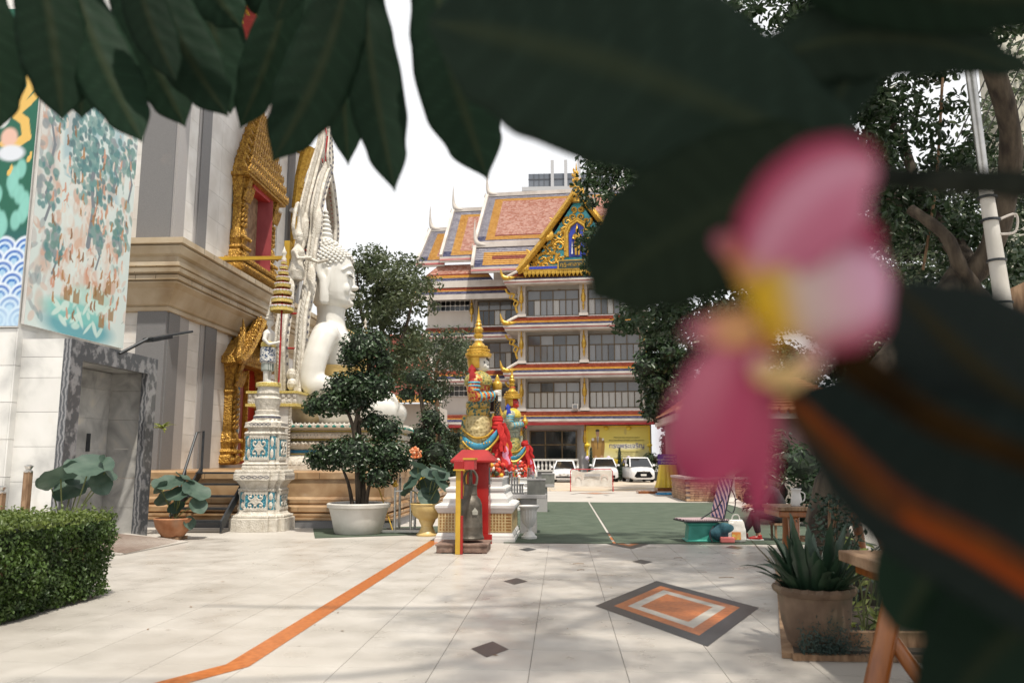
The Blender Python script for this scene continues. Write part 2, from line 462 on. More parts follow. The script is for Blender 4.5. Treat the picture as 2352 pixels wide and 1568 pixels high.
m_leafh = mat('hedge_leaf', (.030, .062, .014), (.085, .145, .028), rough=.45, scale=4, trans=.3)
m_leafy = mat('variegated_leaf', (.10, .15, .03), (.36, .40, .10), rough=.45, scale=20, trans=.25)
m_lotus = mat('lotus_leaf', (.045, .085, .062), (.085, .135, .10), rough=.55, scale=4, trans=.25, bump=.15, bsc=12)
m_stem = mat('green_stem', (.09, .12, .035), (.15, .17, .06), rough=.6, scale=6)
# ------------------------------------------------------------------ ground
mb = MB(); mb.box(-600, 600, -200, 900, -1.0, -.012)
ground = mb.obj('ground', m_joint, kind='structure')
TX, TY = .715, .64
tile = MB(); g = .0022
tile.add([(g, g, -.011), (TX - g, g, -.011), (TX - g, TY - g, -.011), (g, TY - g, -.011), (g, g, -.0012), (TX - g, g, -.0012), (TX - g, TY - g, -.0012), (g, TY - g, -.0012),
          (g + .0004, g + .0004, 0), (TX - g - .0004, g + .0004, 0), (TX - g - .0004, TY - g - .0004, 0), (g + .0004, TY - g - .0004, 0)],
         [(0, 1, 5, 4), (1, 2, 6, 5), (2, 3, 7, 6), (3, 0, 4, 7), (4, 5, 9, 8), (5, 6, 10, 9), (6, 7, 11, 10), (7, 4, 8, 11), (8, 9, 10, 11)])
tme = tile.mesh('paving_slab', m_pave)
cells = []
for i in range(-16, 9):
    for j in range(-4, 15):
        x, y = -.255 + i * TX, 6.21 + j * TY
        cx, cy = x + TX / 2, y + TY / 2
        q = Vector((cx, cy, 0)) - _O
        px = 1176 + FPX * q.dot(_R) / max(.1, q.dot(_F)); py = 784 - FPX * q.dot(_U) / max(.1, q.dot(_F))
        vis = -110 < px < 2250 and py < 1640
        if cx < -5.3 and 7.2 < cy < 9.2: vis = False
        cells.append((vis, x, y))
rest = MB(); cnt = 0
for vis, x, y in cells:
    if vis and cnt < 300:
        o = put('paving_slab', tme, ground, loc=(x, y, 0)); cnt += 1
    else: rest.box(x + g, x + TX - g, y + g, y + TY - g, -.011, 0)
rest.obj('paving_slab_rest', m_pave, ground, kind='stuff')
mb = MB()
for x0, x1, y0, y1 in ((-60, 40, 6.21 + 15 * TY, 39.6), (-60, -.255 - 16 * TX, -30, 6.21 + 15 * TY), (-.255 + 9 * TX, 40, -30, 6.21 + 15 * TY), (-.255 - 16 * TX, -.255 + 9 * TX, -30, 6.21 - 4 * TY)):
    mb.box(x0 + .005, x1 - .005, y0 + .005, y1 - .005, -.011, -.001)
mb.obj('courtyard_pavement', m_farpave, kind='structure')
MB().box(-60, 60, 39.62, 58, -.011, .002).obj('driveway', m_conc, kind='structure')
mb = MB()
def ribbon(mb, pts, wd, z):
    pts = [Vector((p[0], p[1], 0)) for p in pts]
    for a, b in zip(pts, pts[1:]):
        d = (b - a).normalized(); n = Vector((-d.y, d.x, 0)) * wd / 2
        mb.add([a - n + Vector((0, 0, z)), a + n + Vector((0, 0, z)), b + n + Vector((0, 0, z)), b - n + Vector((0, 0, z))], [(0, 3, 2, 1)])
ribbon(mb, [(-1, 41.5), (2.8, 41.2)], .18, .006)
ribbon(mb, [(2.8, 41.2), (4.6, 44.5)], .14, .006)
mb.obj('parking_line', m_yline, ground)
mb = MB(); ribbon(mb, [(-.6, 39.7), (-.9, 52)], .05, .0055); mb.obj('apron_joint', m_joint, ground)
# inlaid marble: small diamonds, large concentric diamonds, orange band
sd = MB(); sd.add([(0, -.28, .003), (.115 * 1.35, 0, .003), (0, .28, .003), (-.115 * 1.35, 0, .003)], [(0, 1, 2, 3)])
sdm = sd.mesh('small_black_diamond', m_black)
for x, y in ((-.61, 6.85), (-.61, 10.55), (-.61, 14.2), (1.21, 12.62), (3.04, 14.72), (3.03, 6.9), (3.04, 10.7), (1.21, 5.2), (.5, 36.5), (1.9, 35.2), (4.6, 35.9), (1.1, 33.4)):
    put('small_black_diamond', sdm, ground, loc=(x, y, 0))
def big_diamond(cx, cy, a, b):
    for k, (s, mt_) in enumerate(((1, m_black), (.77, m_orange), (.60, m_cream), (.44, m_orange))):
        q = MB(); z = .003 + .003 * k
        s0 = (.77, .60, .44, 0)[k]
        P = [(0, -b), (a, 0), (0, b), (-a, 0)]
        if s0:
            for i in range(4):
                p, r = P[i], P[(i + 1) % 4]
                q.add([(cx + p[0] * s, cy + p[1] * s, .003), (cx + r[0] * s, cy + r[1] * s, .003), (cx + r[0] * s0, cy + r[1] * s0, .003), (cx + p[0] * s0, cy + p[1] * s0, .003)], [(0, 1, 2, 3)])
        else: q.add([(cx + p[0] * s, cy + p[1] * s, .003) for p in P], [(0, 1, 2, 3)])
        q.obj(('diamond_border', 'diamond_ring', 'diamond_ring', 'diamond_centre')[k], mt_, ground)
big_diamond(1.2, 8.87, .86, 1.82)
big_diamond(1.2, 16.2, .86, 1.82)
big_diamond(1.5, 37.4, .95, 1.1)
bnd = [onG(x, y) for x, y in ((120, 1640), (545, 1528), (1002, 1240))]
bw = .2
q = MB(); z = .0032
d1 = (bnd[1] - bnd[0]).normalized(); d2 = (bnd[2] - bnd[1]).normalized()
n1 = Vector((-d1.y, d1.x, 0)); n2 = Vector((-d2.y, d2.x, 0)); nm = (n1 + n2).normalized(); nm = nm / nm.dot(n1)
up = Vector((0, 0, z))
q.add([bnd[0] - n1 * bw / 2 + up, bnd[0] + n1 * bw / 2 + up, bnd[1] + nm * bw / 2 + up, bnd[1] - nm * bw / 2 + up, bnd[2] + n2 * bw / 2 + up, bnd[2] - n2 * bw / 2 + up], [(0, 3, 2, 1), (3, 5, 4, 2)])
q.obj('orange_inlay_band', m_orange, ground)
# fallen leaves, twigs on the paving
lit = MB()
for i in range(46):
    x, y = uni(-5, 3.2), uni(6.4, 15)
    a = uni(0, 6.3); s = uni(.012, .03)
    dx, dy = math.cos(a) * s, math.sin(a) * s
    lit.add([(x - dx, y - dy, .004), (x + dy * .4, y - dx * .4, .008), (x + dx, y + dy, .007), (x - dy * .4, y + dx * .4, .005)], [(0, 1, 2, 3)])
for x, y, l, a in ((.15, 12.3, .16, .1), (.2, 11.6, .1, .3), (2.05, 11.0, .2, .1), (1.75, 13.1, .14, .2), (2.5, 9.3, .1, .4)):
    lit.tube([(x, y, .006), (x + l * .5, y + a * .1, .012), (x + l, y + a * .15, .006)], .004, 4)
lit.obj('leaf_litter', m_woodd, label='dry fallen leaves and twigs scattered on the pale paving', cat='leaf litter', kind='stuff')
# green mats
mb = MB()
mb.hull8([(-1.1, 15.22, .0035), (.93, 15.22, .0035), (.93, 29.7, .0035), (-3.2, 29.7, .0035)], [(-1.1, 15.22, .012), (.93, 15.22, .012), (.93, 29.7, .012), (-3.2, 29.7, .012)])
mb.obj('floor_mat', m_green, label='left half of the green floor mat beside the white urns', cat='floor mat')
mb = MB(); mb.box(.985, 5.7, 15.25, 29.5, .0035, .012)
mb.obj('floor_mat', m_green, label='right half of the green floor mat in front of the brick planter', cat='floor mat')
mb = MB(); mb.hull8([(-4.9, 15.9, .003), (-2.6, 16.9, .003), (-2.4, 19, .003), (-5.6, 18, .003)], [(-4.9, 15.9, .011), (-2.6, 16.9, .011), (-2.4, 19, .011), (-5.6, 18, .011)])
mb.obj('floor_mat', m_green, label='small green mat under the big white plant pot', cat='floor mat')
# ------------------------------------------------------------------ monks' residence hall at the back
bld = thing('temple_hall', 'four storey hall with layered red and orange tiled roofs and a gold gable', 'building', (1.6, 62, 0), rad(-4.7))
def zf(py, y=61.3): return onY(1330, py, y).z
def rows(mb, a, b, c, d, cuts_u, cuts_v, mats_fn, row=.28, lift=.035):
    # patch a(bottom left) b(bottom right) c(top right) d(top left), stepped courses
    a, b, c, d = map(Vector, (a, b, c, d))
    n = (b - a).cross(d - a).normalized()
    hgt = ((d - a).length + (c - b).length) / 2
    nr = max(2, int(hgt / row))
    us = cuts_u
    P = lambda u, v: lerp(lerp(a, b, u), lerp(d, c, u), v)
    for r in range(nr):
        v0, v1 = r / nr, (r + 1) / nr
        for k in range(len(us) - 1):
            mb.m = mats_fn((us[k] + us[k + 1]) / 2, (v0 + v1) / 2)
            p = [P(us[k], v0) + n * lift, P(us[k + 1], v0) + n * lift, P(us[k + 1], v1), P(us[k], v1)]
            e = [P(us[k], v0), P(us[k + 1], v0)]
            mb.add(p + e, [(0, 1, 2, 3), (4, 5, 1, 0)])
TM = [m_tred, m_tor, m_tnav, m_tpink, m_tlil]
skirt_bits = []
def skirt(z_top, z_mid, z_bot, u0, u1, v0, v1, ov, red_fascia=False, left=True, gold=True):
    mb = MB()
    fn = lambda u, v: 2 if v < .30 else (1 if v < .48 else 0)
    o = [(u0 - (ov if left else 0), v0 - ov), (u1 + ov, v0 - ov), (u1 + ov, v1), (u0 - (ov if left else 0), v1)]
    i = [(u0, v0), (u1, v0), (u1, v1), (u0, v1)]
    V = lambda p, z: (p[0], p[1], z)
    rows(mb, V(o[0], z_mid), V(o[1], z_mid), V(i[1], z_top), V(i[0], z_top), [0, 1], 0, fn, .2)
    if left: rows(mb, V(o[3], z_mid), V(o[0], z_mid), V(i[0], z_top), V(i[3], z_top), [0, 1], 0, fn, .2)
    rows(mb, V(o[1], z_mid), V(o[2], z_mid), V(i[2], z_top), V(i[1], z_top), [0, 1], 0, fn, .2)
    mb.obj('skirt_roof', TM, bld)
    f = MB(); h = z_mid - z_bot
    for k, (zz0, zz1, e, mi) in enumerate(((z_mid - h * .38, z_mid - .01, .05, 0), (z_mid - h * .62, z_mid - h * .38, -.02, 1 if not red_fascia else 1), (z_bot, z_mid - h * .62, -.06, 0 if not red_fascia else 2))):
        f.m = mi
        a0, a1 = o[0][0] - (e if left else 0), o[1][0] + e
        f.box(a0, a1, v0 - ov - e, v0 - ov - e + .18, zz0, zz1)
        if left: f.box(a0, a0 + .18, v0 - ov - e + .18, v1, zz0, zz1)
        f.box(a1 - .18, a1, v0 - ov - e + .18, v1, zz0, zz1)
    f.m = 2 if red_fascia else 0
    f.box(o[0][0] + .05, o[1][0] - .05, v0 - ov + .13, v0 + .02, z_bot + .02, z_bot + .06)
    if left: f.box(o[0][0] + .13, u0 + .02, v0 + .02, v1, z_bot + .021, z_bot + .061)
    f.obj('fascia_board', [m_trim, m_ftrim, m_redtrim], bld)
    # white hip ridge, gold hip finial
    if left:
        r = MB(); a = Vector(V(o[0], z_mid + .12)); b = Vector(V(i[0], z_top + .12))
        r.tube([a, lerp(a, b, .5) + Vector((0, 0, .03)), b], .12, 6); r.obj('hip_ridge', m_trim, bld)
        if gold:
            fl = MB(); a = a + Vector((.1, 0, .05))
            fl.tube(spline([a + Vector((.9, .35, .1)), a + Vector((.4, .1, -.02)), a, a + Vector((-.25, -.05, .25)), a + Vector((-.38, -.1, .8))], 4), [.03, .09, .14, .17, .19, .19, .19, .2, .2, .19, .17, .15, .12, .1, .07, .04, .01], 6)
            fl.obj('gold_finial', m_goldp, bld, smooth=60)
WR = (-5.0, 5.2)
LV = [(943, 961, 975, True), (833, 853, 866, False), (725, 743, 755, False), (622, 638, 648, False)]
LZ = []
for (a, b, c, rf) in LV:
    zt, zm, zb = zf(a, 62), zf(b, 61), zf(c, 61)
    LZ.append((zt, zm, zb))
    skirt(zt, zm, zb, WR[0], WR[1], 0, 9, 1.0, rf)
    skirt(zt, zm, zb, -13.6, WR[0] - .02, 4.2, 9, .95, rf, left=False, gold=False)
ROOFZ = LZ[3][0]
# walls, columns
wl = MB()
wl.box(WR[0], WR[1], .35, 12, .5, ROOFZ)
wl.box(-13.6, WR[0], 4.55, 12, .3, ROOFZ)
wl.obj('wall', m_wall, bld)
MB().box(-6, 6.4, -.9, .3, 0.003, .62).box(-13.6, -6.02, 3, 4.5, .003, .5).obj('plinth', m_granite, bld)
cm = MB(); cm.box(-.28, .28, -.05, .5, 0, 1)
for u, v in ((-4.72, 0), (.2, 0), (4.92, 0)):
    for k in range(4):
        z0 = .62 if k == 0 else LZ[k - 1][0]; z1 = LZ[k][2] + .05
        q = MB(); q.box(u - .3, u + .3, v - .12, v + .4, z0, z1); q.box(u - .36, u + .36, v - .18, v + .4, z0, z0 + .22)
        q.obj('column', m_wall if k else m_graniteL, bld)
# windows with single panes
pane_cache = {}
def pane_mesh(w_, h_, mt_):
    k = (round(w_, 3), round(h_, 3), mt_.name)
    if k not in pane_cache: pane_cache[k] = MB().box(0, w_, 0, .02, 0, h_).mesh('pane', mt_)
    return pane_cache[k]
def window(u0, u1, v, z0, z1, ncol=4, lower=2, pick=None, split=.62):
    fr = MB(); t = .07; zm = lerp(z0, z1, split)
    W = (u1 - u0) / ncol
    for i in range(ncol + 1): fr.box(u0 + i * W - t / 2, u0 + i * W + t / 2, v - .06, v + .06, z0, z1)
    for z in (z0, zm, z1): fr.box(u0 - t / 2, u1 + t / 2, v - .055, v + .055, z - t / 2, z + t / 2)
    for i in range(ncol):
        for j in range(1, lower): fr.box(u0 + i * W + W * j / lower - .022, u0 + i * W + W * j / lower + .022, v - .05, v + .05, z0, zm)
    f = fr.obj('window_frame', m_frame, bld)
    for i in range(ncol):
        put('pane', pane_mesh(W - t, z1 - zm - t, random.choice([m_glass, m_glass, m_glass2, m_glass3])), f, loc=(u0 + i * W + t / 2, v, zm + t / 2))
        for j in range(lower):
            mt_ = pick(i, j) if pick else m_glass
            ww = W / lower - .06
            put('pane', pane_mesh(ww, zm - z0 - t, mt_), f, loc=(u0 + i * W + W * j / lower + .03, v + .005, z0 + t / 2))
    return f
FW = [(936, 877), (829, 768), (722, 664)]
for k, (yb, yt) in enumerate(FW):
    z0, z1 = zf(yb, 62), zf(yt, 62)
    pk = (lambda i, j: m_glassb) if k == 0 else (lambda i, j, k=k: random.choice([m_glass, m_glass2, m_glass3, m_glassb if k == 2 else m_glass]))
    window(-4.25, -.2, .2, z0, z1, pick=pk)
    window(.6, 4.5, .2, z0, z1, pick=pk)
    q = MB(); q.box(-4.4, -.1, -.05, .3, z0 - .28, z0 - .06); q.box(.5, 4.6, -.05, .3, z0 - .28, z0 - .06); q.obj('window_sill', m_wpaint, bld)
    # wing windows: some sashes open on dark rooms
    yb2, yt2 = ((1012, 792 + 102), (612 + 288, 0), (0, 0))[0], 0
    wz0, wz1 = z0 + .05, z1 + .1
    window(-9.1, -5.25, 4.4, wz0, wz1, pick=lambda i, j: random.choice([m_glassd, m_glass, m_glassb, m_glassd]))
    MB().box(-9.3, -5.1, 4.2, 4.5, wz0 - .26, wz0 - .06).obj('window_sill', m_wpaint, bld)
    # pierced ventilation blocks
    vent = MB(); zc = wz1 - .75
    vent.box(-13.2, -9.9, 4.4, 4.52, zc - .02, zc + .92)
    vo = vent.obj('vent_panel', m_wpaint, bld)
    hole = MB().box(-.15, .15, -.03, .0, -.19, .19).box(-.19, .19, -.03, .0, -.15, .15).mesh('vent_hole', m_glassd)
    for i in range(8):
        for j in range(2): put('vent_hole', hole, vo, loc=(-13.0 + i * .42, 4.4, zc + .22 + j * .45))
    MB().box(-9.75, -9.45, 4.2, 4.6, LZ[k][0], LZ[k + 1][2]).obj('column', m_wall, bld)
# gold hanging brackets on the columns, curved naga brackets at the corner
hang = MB()
hang.lathe([(.0, -1.75), (.05, -1.6), (.10, -1.3), (.05, -1.1), (.16, -.95), (.19, -.6), (.09, -.25), (.13, -.1), (.06, 0), (.05, .25), (.02, .7), (0, .9)], 6)
hm = hang.mesh('gold_bracket', m_goldp)
nb = MB()
nb.tube(spline([(0, 0, -1.7), (-.12, 0, -1.25), (.05, 0, -.85), (-.35, 0, -.55), (-.25, 0, -.2), (-.75, 0, -.1), (-.95, 0, .25)], 4), .09, 5, flat=.5)
nb.tube(spline([(-.1, 0, -1.3), (-.3, 0, -1.0), (-.15, 0, -.75)], 3), .05, 5)
nb.tube(spline([(-.3, 0, -.55), (-.6, 0, -.5), (-.55, 0, -.25)], 3), .06, 5)
nbm = nb.mesh('naga_bracket', m_goldp)
for k in range(1, 4):
    for u in (-4.72, .2, 4.92): put('gold_bracket', hm, bld, loc=(u, -.25, LZ[k][2] - .35))
    put('naga_bracket', nbm, bld, loc=(-5.05, -.2, LZ[k][2] - .45))
for u in (-4.72, .2, 4.92): put('gold_bracket', hm, bld, loc=(u, -.25, LZ[0][2] - .35))
for k in range(0, 3): put('gold_bracket', hm, bld, loc=(-9.6, 4.1, LZ[k + 1][2] - .35))
# ground floor: dark glazed hall front
q = MB()
for u in (-4.1, -2.9, -1.6, -.5): q.box(u - .05, u + .05, .1, .28, .62, 3.75)
q.box(-4.15, -.45, .1, .28, 2.6, 2.7); q.box(-4.15, -.45, .1, .28, 3.68, 3.75)
gf = q.obj('door_frame', m_frame, bld)
for a, b in ((-4.05, -2.95), (-2.85, -1.65), (-1.55, -.55)):
    put('pane', MB().box(a, b, .17, .2, .62, 2.6).mesh('pane', m_glassd), gf)
    put('pane', MB().box(a, b, .17, .2, 2.7, 3.68).mesh('pane', m_glassd), gf)
q = MB(); q.box(-13.4, -5.05, 4.4, 4.5, .5, 3.7); q.obj('ground_floor_glazing', m_glassd, bld)
q = MB(); rows(q, (-13.4, 2.6, 3.1), (-5.1, 2.6, 3.1), (-5.1, 4.4, 4.2), (-13.4, 4.4, 4.2), [0, 1], 0, lambda u, v: 0, .3); q.obj('porch_roof', [m_tor], bld)
# main roofs: stepped tiers from right to left
def roof_tier(u0, u1, v_e, z_e, v_r, z_r, bu=.7, bo=.75, pale=True, bargeR=False, rb=.5, name='roof_slope'):
    mb = MB()
    Lh = math.hypot(v_r - v_e, z_r - z_e)
    W = u1 - u0
    def fn(u, v):
        x = u * W; y = v * Lh
        if x < bu or y < .3 or y > Lh - .55: return 4 if y > .9 else 2
        if x < bu + bo or y < .85 or y > Lh - 1.1: return 1
        return 3 if (pale and v > .12) else 0
    rows(mb, (u0, v_e, z_e), (u1, v_e, z_e), (u1, v_r, z_r), (u0, v_r, z_r), [0, bu / W, (bu + bo) / W, 1], 0, fn, .2)
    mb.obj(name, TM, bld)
    b = MB()
    d = Vector((0, v_r - v_e, z_r - z_e)).normalized(); n = Vector((0, -d.z, d.y))
    # edge board, ridge cap, horn finial
    for k in range(10):
        a0 = Vector((u0 - .12, v_e, z_e)) + d * Lh * k / 10; sag = .0
        b.obox(a0 + d * Lh / 20 + n * .08, (.13, 0, 0), d * Lh / 20, n * .2)
    b.box(u0, u1, v_r - .16, v_r + .16, z_r - .05, z_r + .3)
    b.obj('edge_board', m_trim, bld)
    h = MB(); o_ = Vector((u0 - .1, v_r, z_r + .1))
    h.tube(spline([o_ + Vector((1.1, 0, .05)), o_ + Vector((.3, 0, .15)), o_ + Vector((0, 0, .6)), o_ + Vector((-.08, 0, 1.4)), o_ + Vector((-.06, 0, 2.4))], 4), [.16, .18, .2, .22, .24, .24, .22, .19, .17, .14, .12, .1, .08, .06, .05, .03, .01], 6)
    h.tube([o_ + Vector((-.05, 0, -.2)), o_ + Vector((-.3, 0, -.1)), o_ + Vector((-.22, 0, .25))], [.09, .07, .02], 5)
    h.obj('horn_finial', m_trim, bld, smooth=60)
    f = MB(); f.box(u0 - .2, u1, v_e - .15, v_e + .1, z_e - .5, z_e - .02); f.m = 1; f.box(u0 - .22, u1, v_e - .19, v_e + .1, z_e - .36, z_e - .2); f.obj('fascia_board', [m_trim, m_ftrim], bld)
def zz(py, px, y): return onY(px, py, y).z
roof_tier(-9.0, 9.5, 3.2, zz(549, 1200, 65.3), 9.0, zz(447, 1200, 71.3))
roof_tier(-9.0, 3, 1.9, zz(610, 1200, 64.2), 3.1, zz(562, 1200, 65.2), pale=False)
roof_tier(-12.2, -8.9, 4.0, zz(587, 1070, 66.6), 8.8, zz(484, 1070, 71.5))
roof_tier(-14.4, -12.1, 4.4, zz(598, 1000, 67.2), 8.8, zz(528, 1000, 71.5))
# hipped lower roof over the wing
zt_, zb_ = zz(602, 1050, 66.6), zz(640, 1050, 65.5)
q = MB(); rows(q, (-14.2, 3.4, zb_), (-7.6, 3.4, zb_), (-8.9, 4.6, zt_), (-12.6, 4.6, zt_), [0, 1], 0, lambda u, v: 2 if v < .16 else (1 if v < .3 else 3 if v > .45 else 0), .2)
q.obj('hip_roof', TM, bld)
MB().box(-14.3, -5.0, 3.3, 3.5, zz(656, 1050, 65.5), zb_ - .03).obj('fascia_board', m_trim, bld)
q = MB(); rows(q, (-14.4, 2.9, zz(671, 1050, 65)), (-5.3, 2.9, zz(671, 1050, 65)), (-5.3, 3.4, zz(656, 1050, 65.5)), (-14.4, 3.4, zz(656, 1050, 65.5)), [0, 1], 0, lambda u, v: 2 if v < .33 else (1 if v < .6 else 0), .16)
q.obj('skirt_roof', TM, bld)
MB().box(-14.5, -5.2, 2.8, 3.0, zz(684, 1050, 65), zz(672, 1050, 65)).obj('fascia_board', m_trim, bld)
MB().box(-7.6, -5.3, 3.5, 6, LZ[3][0] - .2, LZ[3][0] + 2.2).obj('dormer_wall', m_wall, bld)
MB().box(-7.3, -5.6, 3.44, 3.49, LZ[3][0] + .9, LZ[3][0] + 1.9).obj('dormer_window', m_glass, bld)
# gold gable
gz0, gz1 = zf(612, 61.2), zf(438, 61.2)
gu = -.18; gh = 4.75
def gable_edge(t):  # t 0 bottom .. 1 apex, left side, slightly concave
    x = lerp(-gh, 0, t); z = lerp(gz0, gz1, t ** 1.12)
    return x, z
pan = MB()
poly = [(gu + gable_edge(t)[0] * .86, gable_edge(t)[1] - .2 - .3 * t) for t in (0.05, .3, .6, 1)]
poly += [(gu * 2 - x, z) for x, z in poly[:-1][::-1]]
pan.extr(poly, (0, -.65, 0), (1, 0, 0), (0, 0, 1), (0, .3, 0))
pan.obj('gable_panel', m_turq, bld)
scr = MB()
random.seed(3)
def scroll(mb, x, z, r, a0, turns, sgn, y, th, k=18):
    pts = []
    for i in range(k + 1):
        t = i / k; a = a0 + sgn * turns * 2 * PI * t; rr = r * (1 - t) ** .8 + .02
        pts.append((x + rr * math.cos(a), y - .1 * t, z + rr * math.sin(a)))
    mb.tube(pts, [th * (1 - .6 * i / k) for i in range(k + 1)], 5)
for side in (-1, 1):
    for (x, z, r) in ((3.0, .75, .5), (2.2, .8, .55), (2.35, 1.75, .5), (1.55, 1.9, .45), (1.5, .75, .4), (1.5, 2.9, .42), (.95, 3.3, .35), (3.45, .35, .3), (.85, 4.1, .36), (.35, 4.5, .3), (.3, 5.2, .22), (2.75, .3, .3), (1.05, 2.5, .3), (1.9, 2.6, .3)):
        scroll(scr, gu + side * x * .92, gz0 + z * (gz1 - gz0) / 6.9, r, uni(0, 6), 1.3, side * random.choice((-1, 1)), -.68, .13)
    for i in range(110):
        x = uni(.7, 3.8); zmax = (1 - x / 4.1) * 6.0
        if zmax < .4: continue
        z = uni(.15, zmax)
        scr.spike((gu + side * x * .95, -.7, gz0 + z * (gz1 - gz0) / 6.9), (uni(-1, 1), 0, uni(-1, 1)), Vector((uni(-1, 1), -.5, uni(-.3, 1))).normalized(), .08, .05, .3)
scr.obj('gilded_scrollwork', m_gold, bld)
nic = MB()
ar = [(-.72, .9), (-.72, 3.1), (-.5, 3.7), (0, 4.15), (.5, 3.7), (.72, 3.1), (.72, .9)]
k_ = (gz1 - gz0) / 6.9
nic.extr([(x, z * k_) for x, z in ar], (gu, -.76, gz0), (1, 0, 0), (0, 0, 1), (0, .15, 0)); nic.obj('niche', m_blue, bld)
q = MB(); q.tube([(gu + x * 1.12, -.8, gz0 + (z * k_ if z > 1 else .9 * k_)) for x, z in ar], .14, 6); q.tube([(gu + x * 1.35, -.76, gz0 + (z * 1.03 + .1) * k_) for x, z in ar], .1, 6)
q.obj('niche_arch', m_goldp, bld, smooth=50)
# gilded guardian in the niche
fg = MB(); zb0 = gz0 + 1.0 * k_
for s_ in (-1, 1):
    fg.tube([(s_ * .12, 0, 0), (s_ * .12, 0, .45), (s_ * .11, 0, .9)], [.08, .1, .14], 6)
    fg.tube([(s_ * .24, 0, 1.65), (s_ * .34, 0, 1.35), (s_ * .12, -.14, 1.25)], [.1, .08, .06], 6)
fg.lathe([(.22, .75), (.3, .95), (.2, 1.15), (.24, 1.4), (.28, 1.65), (.1, 1.8)], 10, sy=.6)
fg.lathe([(.09, 1.8), (.13, 1.9), (.13, 2.0), (.17, 2.06), (.1, 2.16), (.05, 2.35), (0, 2.55)], 8)
fg.lathe([(0.01, 0), (.16, .02), (.16, .05), (0.01, .07)], 10, c=(0, -.2, 1.27))
for v_ in range(len(fg.v)): x, y, z = fg.v[v_]; fg.v[v_] = (gu + x, -.95 + y, zb0 + z)
fg.obj('niche_figure', m_goldp, bld, smooth=60)
q = MB(); q.tube([(gu - .4, -.9, zb0 + 1.1), (gu - .42, -.95, zb0 + .1)], [.02, .06], 5, flat=.4); q.obj('sword', m_wpaint, bld)
bar = MB(); tee = MB()
for side in (-1, 1):
    for (t0, t1, dy, off) in ((.40, 1.0, -1.05, 0), (0, .46, -1.0, .28)):
        N = 14; pts = []
        for i in range(N + 1):
            t = lerp(t0, t1, i / N); x, z = gable_edge(t)
            pts.append(Vector((gu + side * x, dy, z - off)))
        bar.tube(pts, .33, 6, flat=.8, up=(0, 1, 0))
        ee = [p + Vector((side * .18, 0, -.3)) for p in pts]
        for i in range(int((t1 - t0) * 34)):
            t = lerp(t0, t1, (i + .5) / ((t1 - t0) * 34)); x, z = gable_edge(t)
            x2, z2 = gable_edge(min(1, t + .02)); d = Vector((side * (x2 - x), 0, z2 - z)).normalized()
            nn = Vector((side * -d.z * (1 if side > 0 else 1), 0, abs(d.x)));
            nn = Vector((d.z * side * (1), 0, abs(d.x)))
            if nn.x * side < 0: nn.x = -nn.x
            nn = (Vector((-side * -1 * abs(d.z), 0, abs(d.x)))).normalized()
            tee.spike((gu + side * x, dy, z - off + .18), d, (nn + Vector((0, 0, .9))).normalized(), .17, .1, .85)
            tee.ell((gu + side * x + nn.x * .1, dy - .15, z - off + .2), (.12, .08, .12), 6, 4)
        x, z = gable_edge(t0)   # upturned naga tail at the foot of each tier
        b0 = Vector((gu + side * x, dy, z - off))
        bar.tube(spline([b0, b0 + Vector((side * -.35, 0, -.15)) * -1, b0 + Vector((side * .75, 0, .25)), b0 + Vector((side * .7, 0, .9)), b0 + Vector((side * .95, 0, 1.5)), b0 + Vector((side * .7, 0, 1.75))], 4), [.28] * 8 + [.26, .24, .22, .2, .18, .16, .14, .12, .1, .08, .07, .05, .03][:13], 6, flat=.6)
bar.obj('gable_bargeboard', m_gold, bld, smooth=60)
tee.obj('gable_flame_teeth', m_goldp, bld)
fin = MB(); fin.lathe([(.42, -.9), (.36, -.3), (.45, 0), (.3, .25), (.36, .45), (.22, .75), (.26, .9), (.14, 1.2), (.17, 1.35), (.06, 1.7), (.08, 1.8), (.02, 2.3), (0, 2.5)], 8, c=(gu, -1.0, gz1 - .1), sy=.6)
for i in range(26):
    a = uni(-.45, .45); z = uni(-.6, 1.4)
    fin.spike((gu + a * (1 - z * .4), -1.3, gz1 + z), (1, 0, 0), (a * .5, -.3, .9), .08, .06, .35)
fin.obj('gable_finial', m_gold, bld)
rs = MB()
for side in (-1, 1):
    pr_ = [gable_edge(t) for t in (0, .4, .7, 1)]
    for (a, b) in zip(pr_, pr_[1:]):
        A = Vector((gu + side * a[0], -.9, a[1])); B = Vector((gu + side * b[0], -.9, b[1]))
        rs.add([A, B, B + Vector((0, 8, 0)), A + Vector((0, 8, 0))], [(0, 1, 2, 3)])
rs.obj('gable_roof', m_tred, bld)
# gable base: bands, drop teeth, name board
q = MB(); q.box(gu - 4.3, gu + 4.3, -1.0, -.3, gz0 - .35, gz0 + .1); q.obj('gable_base', m_goldp, bld)
q = MB(); q.box(gu - 4.2, gu - 1.6, -1.05, -1.0, gz0 - .15, gz0 + .05).box(gu + 1.6, gu + 4.2, -1.05, -1.0, gz0 - .15, gz0 + .05); q.obj('mosaic_band', m_blue, bld)
q = MB()
for i in range(27): q.spike((gu - 4.1 + i * .315, -1.0, gz0 - .3), (1, 0, 0), (0, 0, -1), .13, .06, .5)
q.obj('gilded_drop_teeth', m_goldp, bld)
q = MB(); q.box(gu - 1.55, gu + 1.9, -1.12, -1.0, gz0 - .28, gz0 + .5); nbo = q.obj('name_board', m_goldp, bld)
MB().box(gu - 1.45, gu + 1.8, -1.14, -1.12, gz0 - .2, gz0 + .42).obj('board_face', mat('dark_green_board', (.02, .035, .03)), nbo)
put('board_lettering', text('กุฏิ-ศาลาอโศกมหา', .42, m_goldp, (gu + .17, -1.15, gz0 - .02), (1, 0, 0), (0, 0, 1)), nbo)
